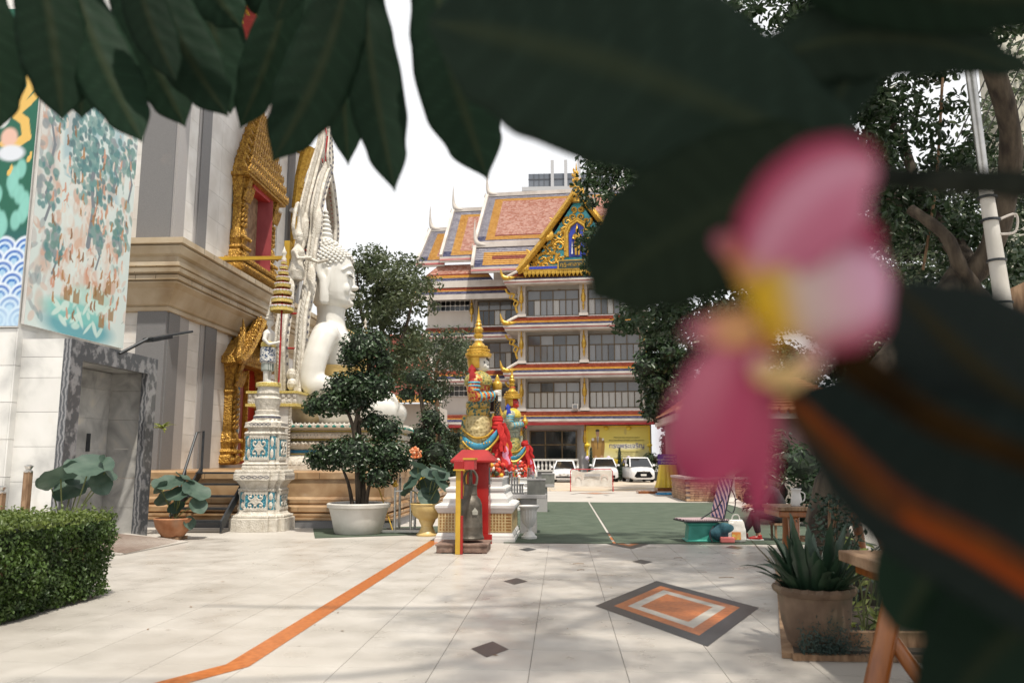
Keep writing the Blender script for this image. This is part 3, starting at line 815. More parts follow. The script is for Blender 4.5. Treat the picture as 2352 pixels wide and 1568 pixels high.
put('wall_lettering', text('น.ส. จินดา อมรวัฒนา สร้างถวาย', .55, mat('bronze_letter', (.20, .13, .06)), (-1.7, .31, LZ[3][2] - .62), (1, 0, 0), (0, 0, 1)), bld)
# balustrade
bl = MB(); bl.box(-7.4, -.3, -1.0, -.75, 1.42, 1.58).box(-7.4, -.3, -1.02, -.73, .63, .75); blo = bl.obj('balustrade_rail', m_white, bld)
bal = MB().lathe([(.05, 0), (.09, .03), (.05, .1), (.1, .25), (.1, .36), (.05, .5), (.08, .6), (.05, .66)], 8).mesh('baluster', m_white, 60)
for i in range(24): put('baluster', bal, blo, loc=(-7.25 + i * .3, -.88, .75))
q = MB(); q.box(-.75, -.3, -.35, -.1, LZ[0][0] + .12, LZ[0][0] + .5); q.obj('floodlight', m_trim, bld); MB().box(-.7, -.35, -.37, -.35, LZ[0][0] + .17, LZ[0][0] + .45).obj('floodlight_lens', m_glass, bld)
# name plate of the hall
s_ = MB().box(1.55, 2.75, -.3, -.24, 4.02, 4.42).obj('hall_number_sign', mat('pale_blue_sign', (.32, .42, .55)), bld)
put('sign_lettering', text('ศาลา๙', .36, m_blue, (2.15, -.31, 4.1), (1, 0, 0), (0, 0, 1)), s_)
# ------------------------------------------------------------------ painted sheets (flat print)
def painting(name, img, o, ex, ey, mt_name, parent=None, rough=.6, **kw):
    H, W, _ = img.shape
    o, ex, ey = np.array(o, float), np.array(ex, float), np.array(ey, float)
    jj, ii = np.meshgrid(np.arange(W) / (W - 1), np.arange(H) / (H - 1))
    V = o + jj[..., None] * ex + ii[..., None] * ey
    idx = np.arange(H * W).reshape(H, W)
    Fc = np.stack([idx[:-1, :-1], idx[:-1, 1:], idx[1:, 1:], idx[1:, :-1]], -1).reshape(-1, 4).astype(np.int32)
    me = bpy.data.meshes.new(name)
    me.vertices.add(H * W); me.vertices.foreach_set('co', V.reshape(-1).astype(np.float32))
    me.loops.add(Fc.size); me.loops.foreach_set('vertex_index', Fc.ravel())
    me.polygons.add(len(Fc)); me.polygons.foreach_set('loop_start', np.arange(len(Fc), dtype=np.int32) * 4)
    me.update(calc_edges=True)
    ca = me.color_attributes.new('paint', 'FLOAT_COLOR', 'POINT')
    ca.data.foreach_set('color', np.concatenate([img.reshape(-1, 3), np.ones((H * W, 1))], 1).astype(np.float32).ravel())
    me.materials.append(mat(mt_name, (1, 1, 1), attr='paint', rough=rough))
    return put(name, me, parent, **kw)
class Canvas:
    def __init__(s, w, h, c): s.w, s.h = w, h; s.a = np.ones((h, w, 3)) * np.array(c); s.X, s.Y = np.meshgrid((np.arange(w) + .5) / w, (np.arange(h) + .5) / h)
    def mask(s, m, c, al=1.0):
        m = np.clip(m, 0, 1)[..., None] * al; s.a = s.a * (1 - m) + np.array(c) * m
    def ell(s, x, y, rx, ry, c, al=1.0, soft=.15, rot=0.0):
        m_ = max(rx, ry) * (1 + soft) + 2 / s.w
        i0, i1, j0, j1 = max(0, int((y - m_) * s.h)), min(s.h, int((y + m_) * s.h) + 2), max(0, int((x - m_) * s.w)), min(s.w, int((x + m_) * s.w) + 2)
        if i1 <= i0 or j1 <= j0: return
        dx, dy = s.X[i0:i1, j0:j1] - x, s.Y[i0:i1, j0:j1] - y
        if rot: dx, dy = dx * math.cos(rot) + dy * math.sin(rot), -dx * math.sin(rot) + dy * math.cos(rot)
        k = np.clip((1 - np.sqrt((dx / rx) ** 2 + (dy / ry) ** 2)) / soft + .5, 0, 1)[..., None] * al
        s.a[i0:i1, j0:j1] = s.a[i0:i1, j0:j1] * (1 - k) + np.array(c) * k
    def line(s, pts, wd, c, al=1.0):
        for (x0, y0), (x1, y1) in zip(pts, pts[1:]):
            vx, vy = x1 - x0, y1 - y0; L2 = vx * vx + vy * vy + 1e-12
            t = np.clip(((s.X - x0) * vx + (s.Y - y0) * vy) / L2, 0, 1)
            asp = s.h / s.w
            d = np.sqrt((s.X - x0 - t * vx) ** 2 + ((s.Y - y0 - t * vy) * asp) ** 2)
            s.mask((wd - d) * s.w + .5, c, al)
    def rect(s, x0, x1, y0, y1, c, al=1.0): s.mask(((s.X > x0) & (s.X < x1) & (s.Y > y0) & (s.Y < y1)).astype(float), c, al)
# celebration banner on the hall front: yellow print with a portrait in a gold-brown uniform
cv = Canvas(220, 110, (.62, .47, .06))
cv.mask(1 - cv.Y * 1.6, (.60, .60, .42), .9)
cv.ell(.62, .55, .38, .5, (.66, .56, .14), .7, 1.2)
br, sk, hr = (.24, .13, .03), (.42, .25, .16), (.03, .025, .02)
cv.ell(.165, .20, .10, .42, (.30, .17, .04), 1, .1); cv.ell(.165, .52, .105, .16, (.34, .20, .05), 1, .1)
cv.ell(.085, .30, .03, .3, br, 1, .2, .05); cv.ell(.245, .30, .03, .3, br, 1, .2, -.05)
cv.ell(.085, .60, .022, .045, (.7, .66, .6)); cv.ell(.25, .60, .018, .04, (.7, .66, .6))
cv.ell(.165, .72, .022, .06, sk); cv.ell(.163, .81, .031, .085, sk); cv.ell(.163, .885, .034, .038, hr, 1, .2); cv.ell(.163, .865, .034, .02, hr)
cv.line([(.152, .68), (.165, .5), (.178, .68)], .006, (.6, .56, .5)); cv.line([(.165, .66), (.163, .3)], .005, hr)
cv.ell(.13, .04, .022, .05, sk); cv.ell(.225, .05, .02, .05, sk); cv.rect(.04, .28, 0, .02, (.12, .07, .02))
cv.ell(.62, .84, .022, .09, (.45, .36, .12), .7, .5)
cv.ell(.64, .37, .22, .085, (.74, .72, .58), .85, .9)
ban = thing('celebration_banner', 'yellow printed banner with a portrait and blue lettering on the hall front', 'banner', (0, 0, 0), world=False)
ban.parent = None
ban.location = (1.6, 62, 0); ban.rotation_euler = (0, 0, rad(-4.7))
b0, b1, bz0, bz1 = .42, 5.0, 1.62, 3.98
painting('banner_print', cv.a, (b0, -.46, bz0), (b1 - b0, 0, 0), (0, 0, bz1 - bz0), 'banner_print', ban, rough=.5)
bcx = lerp(b0, b1, .64)
m_ink = mat('dark_ink', (.05, .035, .02))
put('banner_lettering', text('ทรงพระเจริญ', .5, mat('blue_ink', (.02, .03, .22)), (bcx, -.475, lerp(bz0, bz1, .33)), (1, 0, 0), (0, 0, 1), .002), ban)
for t_, s_, y_ in (('เนื่องในโอกาสวันเฉลิมพระชนมพรรษา', .135, .64), ('พระบาทสมเด็จพระเจ้าอยู่หัว มหาวชิราลงกรณ', .15, .55), ('ด้วยเกล้าด้วยกระหม่อมขอเดชะ', .14, .19), ('๒๘ กรกฎาคม ๒๕๖๖', .12, .13), ('วัดและคณะกรรมการ', .1, .06)):
    put('banner_lettering', text(t_, s_, m_ink, (bcx, -.475, lerp(bz0, bz1, y_)), (1, 0, 0), (0, 0, 1), .002), ban)
q = MB()
q.box(b0 - .1, b1 + .1, -.5, -.42, bz1, bz1 + .1); q.box(b0 - .12, b0, -.5, -.42, bz0, bz1); q.box(b1, b1 + .12, -.5, -.42, bz0, bz1)
for i in range(3):
    x0 = b0 + i * (b1 - b0) / 3; x1 = x0 + (b1 - b0) / 3
    for k in range(4):
        pts = [(lerp(x0, x1, t), -.5 - .08 * math.sin(PI * t), bz0 + .02 - k * .06 - (.18 + .05 * k) * math.sin(PI * t)) for t in [j / 10 for j in range(11)]]
        q.tube(pts, .06, 5)
for x, z in ((b0 + 1.4, bz1 - .1), (b0 + 3.1, bz1 - .1), (b0 - .06, 2.6), (b1 + .06, 2.6), (b0 + 1.55, bz0 - .2), (b0 + 3.05, bz0 - .2)):
    q.ell((x, -.53, z), (.2, .1, .15), 8, 6)
q.obj('yellow_drape', m_ycloth, ban, smooth=60)
q = MB()
for i in range(3):
    x0 = b0 + i * (b1 - b0) / 3; x1 = x0 + (b1 - b0) / 3
    q.tube([(lerp(x0, x1, t), -.48 - .06 * math.sin(PI * t), bz0 - .2 - .28 * math.sin(PI * t)) for t in [j / 10 for j in range(11)]], .09, 5)
for x in (b0 - .05, b0 + 1.55, b0 + 3.05): q.ell((x, -.55, bz0), (.17, .08, .17), 8, 6)
q.sheet(lambda u, v: (lerp(b0 + 2.6, b0 + 3.5, u), -.46 - .05 * math.sin(u * 40), lerp(.65, bz0 - .2, v)), 40, 2)
q.obj('lilac_drape', m_lilc, ban, smooth=60)
# ------------------------------------------------------------------ high-rise far behind
tw = thing('high_rise', 'grey glass high-rise with vertical fins far behind the hall roof', 'tower', onG(1300, 1060, 0) * 0 + Vector((0, 300, 0)), 0, world=True)
T0, T1 = onY(1214, 400, 300), onY(1385, 395, 300)
L0 = onY(1203, 440, 296)
MB().box(T0.x, T1.x + 6, 300, 330, 0, T0.z).obj('tower_body', mat('tower_glass', (.10, .115, .14), (.16, .175, .20), rough=.2, scale=.05), tw)
q = MB(); fx = [lerp(T0.x, T1.x, t) for t in (.30, .48, .66, .84, 1.0, 1.12, 1.25)]
for x in fx: q.box(x, x + 1.2, 298.6, 301, 0, T0.z + 5)
q.obj('vertical_fin', mat('tower_fin', (.42, .42, .43)), tw)
q = MB()
for i in range(7): q.box(T0.x - .1, T1.x + 6.1, 299.85, 300, T0.z - 2.5 - 5 * i, T0.z - 2.1 - 5 * i)
for i in range(4): q.box(T0.x + 2 + i * 2, T0.x + 2.2 + i * 2, 299.8, 300, 60, T0.z)
q.obj('floor_band', mat('tower_band', (.06, .065, .075)), tw)
MB().box(L0.x, lerp(T0.x, T1.x, .62), 294, 300, L0.z - 14, L0.z - .8).obj('lower_block', mat('tower_low', (.33, .35, .37), rough=.3), tw)
MB().box(L0.x - .6, lerp(T0.x, T1.x, .65), 293, 300, L0.z - .8, L0.z + .8).obj('lower_roof', mat('tower_fin', (0, 0, 0)), tw)
MB().box(L0.x + 8, lerp(T0.x, T1.x, .6), 293.8, 293.95, L0.z - 6, L0.z - 2.5).obj('glass_strip', m_glassd, tw)
# ------------------------------------------------------------------ marble lift tower with murals (left)
btower = thing('marble_tower', 'grey and white marble lift tower with a dark veined portal behind the hedge', 'building', (-9.4, 13.2, 0), world=True)
BX, CX = -8.46, -9.35
MB().box(-14, CX - .03, 13.06, 16.3, 0, 14).obj('tower_core', m_marble, btower)
# front slabs of the core
hs = [0, .62, 1.25, 1.88, 2.51, 3.14, 3.78]
for a, b in ((-14, -11.6), (-11.58, -9.38)):
    for z0, z1 in zip(hs, hs[1:]):
        MB().box(a + .004, b - .004, 13.02, 13.06, z0 + .004, z1 - .004).obj('marble_slab', m_marble, btower)
for z0, z1 in zip(hs, hs[1:]):
    MB().box(CX - .03, CX, 13.02, 13.6, z0 + .004, z1 - .004).obj('marble_slab', m_marble, btower)
# vestibule: front wall slabs, far wall, roof, portal
vh = [0, .58, 1.17, 1.76, 2.35, 2.94, 3.3, 3.62]
for z0, z1 in zip(vh, vh[1:]):
    MB().box(CX - .02, BX - .14, 13.16, 13.3, z0 + .003, z1 - .003).obj('marble_slab', m_marble, btower)
    MB().box(CX, BX - .14, 15.95, 16.1, z0 + .003, z1 - .003).obj('marble_slab', m_gmarble, btower)
MB().box(CX, BX - .14, 13.3, 15.95, 3.32, 3.6).obj('vestibule_ceiling', m_gmarble, btower)
MB().box(CX - .029, CX + .02, 13.61, 15.95, 0, 3.3).obj('vestibule_back', m_gmarble, btower)
for k, (z0, z1) in enumerate(zip(vh[:-2], vh[1:-1])):
    MB().box(CX + .02, CX + .03, 13.65, 14.75 + .1 * (k % 2), z0 + .004, z1 - .004).obj('marble_slab', m_gmarble, btower)
    MB().box(CX + .02, CX + .03, 14.76 + .1 * (k % 2), 15.9, z0 + .004, z1 - .004).obj('marble_slab', m_gmarble, btower)
MB().box(BX - .14, BX, 13.16, 13.52, 0, 3.62).obj('portal_jamb', m_vein, btower)
MB().box(BX - .14, BX, 15.78, 16.14, 0, 3.62).obj('portal_jamb', m_vein, btower)
MB().box(BX - .14, BX, 13.52, 15.78, 3.28, 3.62).obj('portal_lintel', m_vein, btower)
MB().box(CX + .03, CX + .045, 14.0, 14.35, 2.35, 2.7).obj('floor_indicator', m_glassd, btower)
MB().box(CX + .03, CX + .045, 15.2, 15.32, 1.7, 2.05).obj('call_panel', m_steel, btower)
q = MB().box(CX + .03, CX + .05, 14.85, 15.15, 1.0, 1.35); q.obj('brass_plate', m_goldp, btower)
# mural facing the court (mountain forest scene) and green panel facing the camera
random.seed(11); RNG = np.random.default_rng(11)
cv = Canvas(230, 460, (.66, .74, .72))
def blobs(n, xr, yr, rr, cols, al=.8, soft=.5, asp=.55):
    for _ in range(n):
        cv.ell(uni(*xr), uni(*yr), uni(*rr), uni(*rr) * asp, random.choice(cols), al, soft, uni(-.6, .6))
aqua, peach, teal, grn, gry, brn = (.52, .68, .66), (.62, .36, .25), (.10, .26, .27), (.16, .30, .27), (.30, .34, .36), (.30, .16, .08)
for x, w_ in ((.28, .07), (.52, .05), (.75, .08), (.12, .05)): # misty waterfalls and cliffs
    cv.mask((1 - np.abs(cv.X - x - .03 * np.sin(cv.Y * 20)) / w_) * 1.6 * (cv.Y > .45), (.36, .52, .58), .75)
blobs(40, (.28, .78), (.14, .5), (.03, .075), [(.66, .46, .36), (.68, .56, .48)], .5, .5)
blobs(22, (0, .2), (.05, .7), (.03, .07), [(.62, .46, .38), (.58, .52, .48)], .5, .5)
blobs(26, (0, 1), (.55, 1), (.03, .1), [(.72, .78, .76), (.62, .62, .62), (.62, .56, .52)], .5)
blobs(90, (0, .22), (.02, .75), (.01, .05), [peach, (.66, .5, .42), (.55, .5, .48), gry, (.7, .74, .72)], .6, .3)
blobs(110, (.3, .75), (.2, .5), (.01, .045), [peach, (.70, .58, .5), (.64, .44, .33), (.74, .72, .68), (.7, .76, .74)], .65, .3)
blobs(70, (.8, 1), (.1, .75), (.01, .04), [peach, (.6, .55, .55), (.7, .56, .48), grn, (.72, .78, .76)], .6, .3)
blobs(80, (.25, .8), (.08, .24), (.01, .04), [peach, (.72, .68, .63), (.66, .48, .40), (.72, .78, .75)], .6, .3)
blobs(60, (.15, .9), (.2, .95), (.015, .05), [(.74, .80, .77), (.70, .78, .76)], .6, .4, .9)
for _ in range(120):
    x, y = uni(0, 1), uni(.03, .95); c = random.choice([(.34, .40, .40), (.50, .32, .24), (.78, .80, .78), (.24, .36, .36), (.60, .48, .42)]); cv.ell(x, y, uni(.004, .016), uni(.002, .006), c, .6, .3, uni(-.8, .8))
def tree_paint(x, y, h, s, cols, n):
    cv.line([(x, y), (x + .03, y + h * .35), (x - .01, y + h * .6), (x + .02, y + h)], .012 * s + .004, (.22, .25, .28))
    for _ in range(n):
        a, r = uni(0, 6.28), uni(0, 1) ** .6
        cv.ell(x + math.cos(a) * r * .17 * s, y + h * .85 + math.sin(a) * r * .11 * s, uni(.012, .03), uni(.006, .014), random.choice(cols), .85, .4)
tree_paint(.52, .28, .32, 1.5, [teal, (.16, .33, .32), (.10, .20, .22), (.26, .40, .38)], 300)
for x, y, h, s in ((.1, .45, .2, .7), (.1, .3, .12, .7), (.12, .68, .2, .8), (.93, .48, .18, .6), (.85, .28, .1, .6), (.62, .22, .12, .5), (.75, .5, .1, .7), (.2, .16, .1, .5)):
    tree_paint(x, y, h, s, [teal, grn, gry, (.22, .36, .34)], 46)
cv.ell(.5, .03, .34, .045, (.10, .36, .42), .9, .5); cv.ell(.45, .07, .3, .035, (.24, .58, .54), .9, .5); cv.ell(.62, .13, .22, .03, (.45, .68, .62), .8, .6)
blobs(26, (.25, .8), (.03, .12), (.02, .05), [(.60, .76, .70), (.68, .80, .74)], .8, .4, .3)
for _ in range(130):  # small figures
    x, y = uni(.15, .95), uni(.05, .6)
    c = random.choice([(.74, .66, .58), (.30, .16, .07), (.72, .70, .66), (.45, .25, .1), (.62, .34, .24)])
    cv.ell(x, y, .010, .012, c, .9, .3); cv.ell(x + uni(-.01, .01), y + .013, .007, .006, c, .9, .3)
    cv.line([(x, y), (x + uni(-.03, .03), y - .012)], .005, c)
for x, y in ((.33, .10), (.42, .1), (.68, .12), (.75, .16), (.62, .13), (.8, .08), (.7, .05)):
    for k in range(5): cv.line([(x + .012 * k, y), (x + .012 * k, y + .03 + .008 * math.sin(k * 2))], .006, (.34, .19, .06), .85)
mp = thing('wall_mural', 'tall painted mural of a forest mountain scene on the side of the marble tower', 'mural', (CX, 13.2, 3.85), world=True)
painting('mural_print', cv.a ** 1.12, (CX + .05, 13.08, 3.87), (0, 3.16, 0), (0, 0, 6.6), 'mural_print', mp, rough=.45)
MB().box(CX - .01, CX + .046, 13.08, 16.24, 3.87, 10.4).obj('mural_board', m_wpaint, mp)
cv = Canvas(150, 240, (.008, .10, .06))
cv.mask(1 - cv.Y / .32, (.02, .06, .26), 1.0)
for row in range(7):
    for i in range(9):
        cx_, cy_ = (i + .5 * (row % 2)) / 8, .23 - row * .035
        for k, cc in enumerate(((.62, .70, .78), (.03, .12, .42), (.5, .62, .74), (.04, .16, .45), (.3, .48, .66))): cv.ell(cx_, cy_, .075 - k * .014, .042 - k * .008, cc, 1, .15)
cv.ell(.5, .0, .8, .09, (.42, .58, .72), .8, .8)
for x, y, s in ((.93, .42, 1), (.8, .34, .8)):
    for k in range(9): cv.ell(x - .05 * math.sin(k * .8), y - .02 * k * s + .06, .03, .03, (.20, .48, .42), .9, .4, .6)
gold = (.62, .40, .10)
for dx, ph in ((0, 0), (-.012, .3)):
    cv.line([(.87 + dx, .55), (.95 + dx, .58), (.93 + dx, .63), (.88 + dx, .65), (.90 + dx, .70), (.95 + dx, .74), (.93 + dx, .78), (.98 + dx, .82)], .022, gold)
cv.line([(.88, .66), (.94, .69), (.99, .72)], .02, gold); cv.line([(.9, .56), (.84, .55), (.8, .56)], .015, gold)
cv.ell(.84, .58, .05, .03, (.62, .40, .32), 1, .4); cv.ell(.86, .53, .08, .025, (.58, .62, .68), 1, .4); cv.ell(.78, .66, .06, .05, (.72, .74, .74), 1, .2)
for x, y in ((.94, .93), (.9, .86), (.97, .51), (.86, .47)): cv.ell(x, y, .014, .01, gold, 1, .3, .5); cv.ell(x + .01, y + .012, .008, .012, gold, 1, .3)
gp = thing('painted_panel', 'dark green painted panel with gold flame scrolls and blue waves, left of the mural', 'mural', (-10.9, 13.0, 3.8), world=True)
painting('panel_print', cv.a, (-12.4, 12.985, 3.82), (3.06, 0, 0), (0, 0, 5.9), 'panel_print', gp, rough=.4)
MB().box(-12.42, CX - .005, 12.99, 13.03, 3.8, 9.8).obj('panel_board', m_wpaint, gp)
# LED lamp on the portal
lp = thing('street_lamp', 'black flat solar street lamp on an arm above the marble portal', 'street lamp', (BX, 14.4, 3.52), world=True)
A, B, C_ = onX(275, 812, BX + .02), onX(340, 778, -8.1), onX(432, 762, -7.75)
MB().tube([A, lerp(A, B, .5), B], .032, 8).obj('lamp_arm', m_steel, lp, smooth=60)
d = (C_ - B).normalized(); n_ = d.cross(Vector((0, 0, 1))).normalized(); u_ = n_.cross(d)
q = MB(); q.obox((B + C_) / 2, d * ((C_ - B).length / 2), n_ * .15, u_ * .022); q.obox(lerp(B, C_, .25) - u_ * .04, d * .25, n_ * .12, u_ * .03)
q.obj('lamp_head', m_steel, lp, bevel=.01)
for t in (.5, .66, .82): MB().obox(lerp(B, C_, t) - u_ * .028, d * .09, n_ * .1, u_ * .008).obj('lens', mat('frosted_lens', (.62, .62, .58), rough=.3), lp)
# ------------------------------------------------------------------ ordination hall (left, behind)
oh = thing('ordination_hall', 'tall white and grey stone temple hall with a brown cornice and gilded openings', 'building', (-10.5, 20.3, 0), world=True)
WX, WY = -10.5, 20.3
MB().box(-22, WX - .04, WY + .04, 31.2, 1.2, 15.4).obj('wall', m_stone, oh)
random.seed(5)
# +X face strips (y0,y1,kind)
low = [(20.34, 20.95, 'g'), (20.95, 21.55, 'l'), (21.55, 22.3, 's'), (22.3, 22.55, 'l'), (22.55, 23.3, 'g'), (23.3, 24.25, 's'), (27.6, 28.6, 's'), (28.6, 29.6, 'g'), (29.6, 31.2, 's')]
upp = [(20.34, 20.9, 'l'), (20.9, 21.5, 's'), (21.5, 21.62, 'l'), (21.62, 22.2, 'g'), (22.2, 24.0, 's'), (28.1, 28.9, 's'), (28.9, 29.6, 'g'), (29.6, 30.3, 's'), (30.3, 30.6, 'g'), (30.6, 31.2, 's')]
for strips, z0, z1, ch in ((low, 1.28, 5.55, .43), (upp, 7.1, 15.3, .8)):
    for a, b, k in strips:
        if k == 's':
            n = int((z1 - z0) / ch)
            if ch < .5:
                for i in range(n):
                    MB().box(WX - .04, WX, a + .003, b - .003, z0 + (z1 - z0) * i / n + .003, z0 + (z1 - z0) * (i + 1) / n - .003).obj('stone_block', m_stone, oh)
            else:
                m_ = max(1, round((b - a) / .95))
                for j in range(m_):
                    for i in range(n):
                        MB().box(WX - .04, WX, a + (b - a) * j / m_ + .003, a + (b - a) * (j + 1) / m_ - .003, z0 + (z1 - z0) * i / n + .003, z0 + (z1 - z0) * (i + 1) / n - .003).obj('stone_block', m_stone, oh)
        else:
            MB().box(WX - .04, WX + (.07 if k == 'g' else .03), a, b, z0, z1).obj('pilaster', m_granite if k == 'g' else m_graniteL, oh)
# -Y face
for a, b, k, z0, z1 in ((-11.25, -10.46, 'g', 1.28, 5.55), (-11.9, -11.25, 's', 1.28, 5.55), (-11.45, -10.52, 'g', 7.1, 15.3), (-11.75, -11.45, 's', 7.1, 15.3), (-13, -11.95, 's', 7.1, 15.3), (-10.52, -10.5, 'l', 7.1, 15.3)):
    if k == 's':
        n = 9
        for i in range(n): MB().box(a + .003, b - .003, WY, WY + .04, z0 + (z1 - z0) * i / n + .003, z0 + (z1 - z0) * (i + 1) / n - .003).obj('stone_block', m_stone, oh)
    else: MB().box(a, b, WY - (.08 if k == 'g' else .02), WY + .04, z0, z1).obj('pilaster', m_granite if k == 'g' else m_graniteL, oh)
# cornice swept round the corner
prof = [(0, 5.42), (.1, 5.45), (.1, 5.55), (.06, 5.57), (.12, 5.62), (.2, 5.78), (.33, 6.02), (.46, 6.14), (.46, 6.17), (.38, 6.18), (.5, 6.22), (.5, 6.33), (.40, 6.35), (.56, 6.4), (.58, 6.5), (.42, 6.52), (.42, 6.56), (.52, 6.58), (.52, 6.68), (.40, 6.7), (.42, 6.84), (.52, 6.9), (.6, 7.06), (.6, 7.1), (.5, 7.11), (.66, 7.15), (.66, 7.3), (.3, 7.36), (-.05, 7.38)]
def sweep(prof, far_x, far_y):
    m_ = MB()
    A = [(far_x, WY - o, z) for o, z in prof]; B = [(WX + o, WY - o, z) for o, z in prof]; C = [(WX + o, far_y, z) for o, z in prof]
    n = len(prof)
    m_.add(A + B + C, [(i, i + 1, n + i + 1, n + i) for i in range(n - 1)] + [(n + i, n + i + 1, 2 * n + i + 1, 2 * n + i) for i in range(n - 1)])
    return m_
sweep(prof, -22, 31.6).obj('cornice', m_trav, oh)
# vertical joints in the cornice stones
q = MB()
for i in range(30):
    y = 20.6 + i * .62
    for zz0, zz1, o in ((6.385, 6.49, .562), (6.55, 6.65, .513), (6.225, 6.335, .502), (7.15, 7.29, .662)): q.box(WX + o - .004, WX + o, y + (.3 if zz0 > 6.5 else 0), y + (.3 if zz0 > 6.5 else 0) + .012, zz0, zz1)
for i in range(12):
    x = -10.6 - i * .55
    for zz0, zz1, o in ((6.385, 6.49, .562), (6.55, 6.65, .513), (6.225, 6.335, .502)): q.box(x, x + .012, WY - o, WY - o + .004, zz0, zz1)
q.obj('cornice_joint', m_soil, oh, kind='stuff')
# gilded window on the upper wall, gilded door below
def gilded_frame(a, z0, zs):
    pw = .62
    cols = MB()
    if 1:
        prof = [(0.20, z0 + .1), (.28, z0 + .16), (.28, z0 + .34), (.22, z0 + .42), (.25, z0 + .5), (.19, z0 + .6), (.24, z0 + .8), (.21, z0 + 1.05), (.17, z0 + 1.15), (.17, zs - 1.0), (.21, zs - .9), (.17, zs - .8), (.2, zs - .4), (.28, zs - .1), (.3, zs)]
        sq = [(-.5, -1), (1, -1), (1, -.35), (1.35, -.35), (1.35, .35), (1, .35), (1, 1), (-.5, 1)]
        cols.loft(sq, [((r * 1.0, r * 1.25), z) for r, z in prof], c=(WX + .1, a + pw / 2, 0))
        n = int((zs - z0 - 2.0) / .16)
        for i in range(n):
            z = z0 + 1.2 + i * .16
            for dy in (-.14, 0, .14): cols.spike((WX + .31 if dy else WX + .35, a + pw / 2 + dy, z), (0, 1, 0), (.45, 0, .9), .05, .02, .15)
        for i in range(7): cols.spike((WX + .36, a + pw / 2 - .24 + i * .08, zs - .75), (0, 1, 0), (.35, 0, .95), .035, .025, .55)
        for zrow in (z0 + .2, z0 + .45, z0 + .78):
            for i in range(8): cols.ell((WX + .42, a - .06 + i * .1, zrow + .05), (.05, .045, .07), 6, 4)
    return cols
dfm = gilded_frame(24.1, 1.28, 4.55).obj('door_column', m_goldd, oh); gilded_frame(26.5, 1.28, 4.55).obj('door_column', m_goldd, oh)
# blue glass inlay strip, red door leaf with white painted guardian
MB().box(WX + .02, WX + .2, 24.76, 24.92, 2.35, 4.2).obj('blue_inlay', mat('dark_blue_mosaic', (.01, .06, .11), (.03, .16, .22), kind='cell', scale=26, rough=.25), dfm)
MB().box(WX - .03, WX + .04, 24.7, 26.9, 1.4, 4.5).obj('door_leaf', m_red, oh)
dl = MB().box(WX + .04, WX + .07, 24.9, 25.5, 1.6, 4.2).obj('painted_leaf', mat('dusky_red_panel', (.24, .06, .05), (.32, .09, .07), scale=5), oh)
q = MB(); random.seed(9)
for z, w_ in ((1.75, .14), (2.0, .1), (2.25, .08), (2.5, .13), (2.75, .1), (2.95, .13), (3.1, .1), (3.3, .06), (3.5, .05), (3.7, .025)):
    q.ell((WX + .075, 25.2 + uni(-.03, .03), z), (.012, w_, .15), 8, 5)
q.obj('painted_figure', m_wpaint, dl)
q = MB()
for y in (25.62, 26.75): q.box(WX + .04, WX + .16, y, y + .1, 1.5, 4.45)
for i in range(28):
    for y in (25.67, 26.8): q.ell((WX + .17, y, 1.6 + i * .1), (.03, .05, .05), 6, 4)
q.obj('gilded_mullion', m_gold, oh, kind='stuff')
def tiered_crown(mb, y0, y1, z0, tiers, steep, ht, dep=.55):
    c = (y0 + y1) / 2; h = (y1 - y0) / 2 + .12
    for k in range(tiers):
        t = k / tiers; hh = h * (1 - t) ** steep + .05; z = z0 + ht * t; dz = ht / tiers
        dd = dep * (1 - .55 * t)
        mb.box(WX - .02, WX + dd, c - hh, c + hh, z, z + dz * .35)
        mb.box(WX - .02, WX + dd * .85, c - hh * .93, c + hh * .93, z + dz * .35, z + dz)
        n = max(3, int(hh * 2 / .17))
        for i in range(n + 1):
            y = c - hh + 2 * hh * i / n
            mb.spike((WX + dd, y, z + dz * .3), (0, 1, 0), (.3, 0, .95), .07, .035, dz * .75 + .05)
        for s_ in (-1, 1): mb.spike((WX + dd * .8, c + s_ * hh, z + dz * .2), (1, 0, 0), (0, s_ * .5, .87), .07, .05, dz * 1.3)
    mb.lathe([(.16, z0 + ht), (.1, z0 + ht + .25), (.13, z0 + ht + .3), (.04, z0 + ht + .7), (0, z0 + ht + 1.0)], 6, c=(WX + .2, c, 0))
# door pediment: curved double gable with naga tail ends
q = MB(); c0, hw = 25.6, 1.75
for s_ in (-1, 1):
    for (k, dz, dx) in ((1.0, 0, .62), (.78, .3, .5), (.56, .62, .4)):
        pts = [Vector((WX + dx, c0 + s_ * hw * k * (1 - t), 4.55 + dz + 1.55 * k * t ** 1.5 * (1.0))) for t in [i / 14 for i in range(15)]]
        q.tube(pts, .12, 6, up=(1, 0, 0))
        for p in pts[:-1]: q.spike(p, (0, 1, 0), (0, s_ * .4, .9), .08, .05, .34)
        b = pts[0]
        q.tube(spline([b, b + Vector((0, s_ * .18, .1)), b + Vector((0, s_ * .12, .4)), b + Vector((0, s_ * .22, .8))], 4), [.12, .12, .12, .12, .11, .1, .09, .08, .07, .06, .04, .03, .01], 6)
q.box(WX - .02, WX + .55, c0 - hw, c0 + hw, 4.5, 4.72)
for i in range(24): q.spike((WX + .55, c0 - hw + 3.9 * i / 23, 4.62), (0, 1, 0), (.3, 0, .95), .07, .04, .26)
q.obj('door_pediment', m_goldd, oh)
q = MB(); q.extr([(-1.7, 0), (1.7, 0), (0, 1.5)], (WX - .02, c0, 4.72), (0, 1, 0), (0, 0, 1), (.3, 0, 0)); q.obj('pediment_panel', m_goldd, oh)
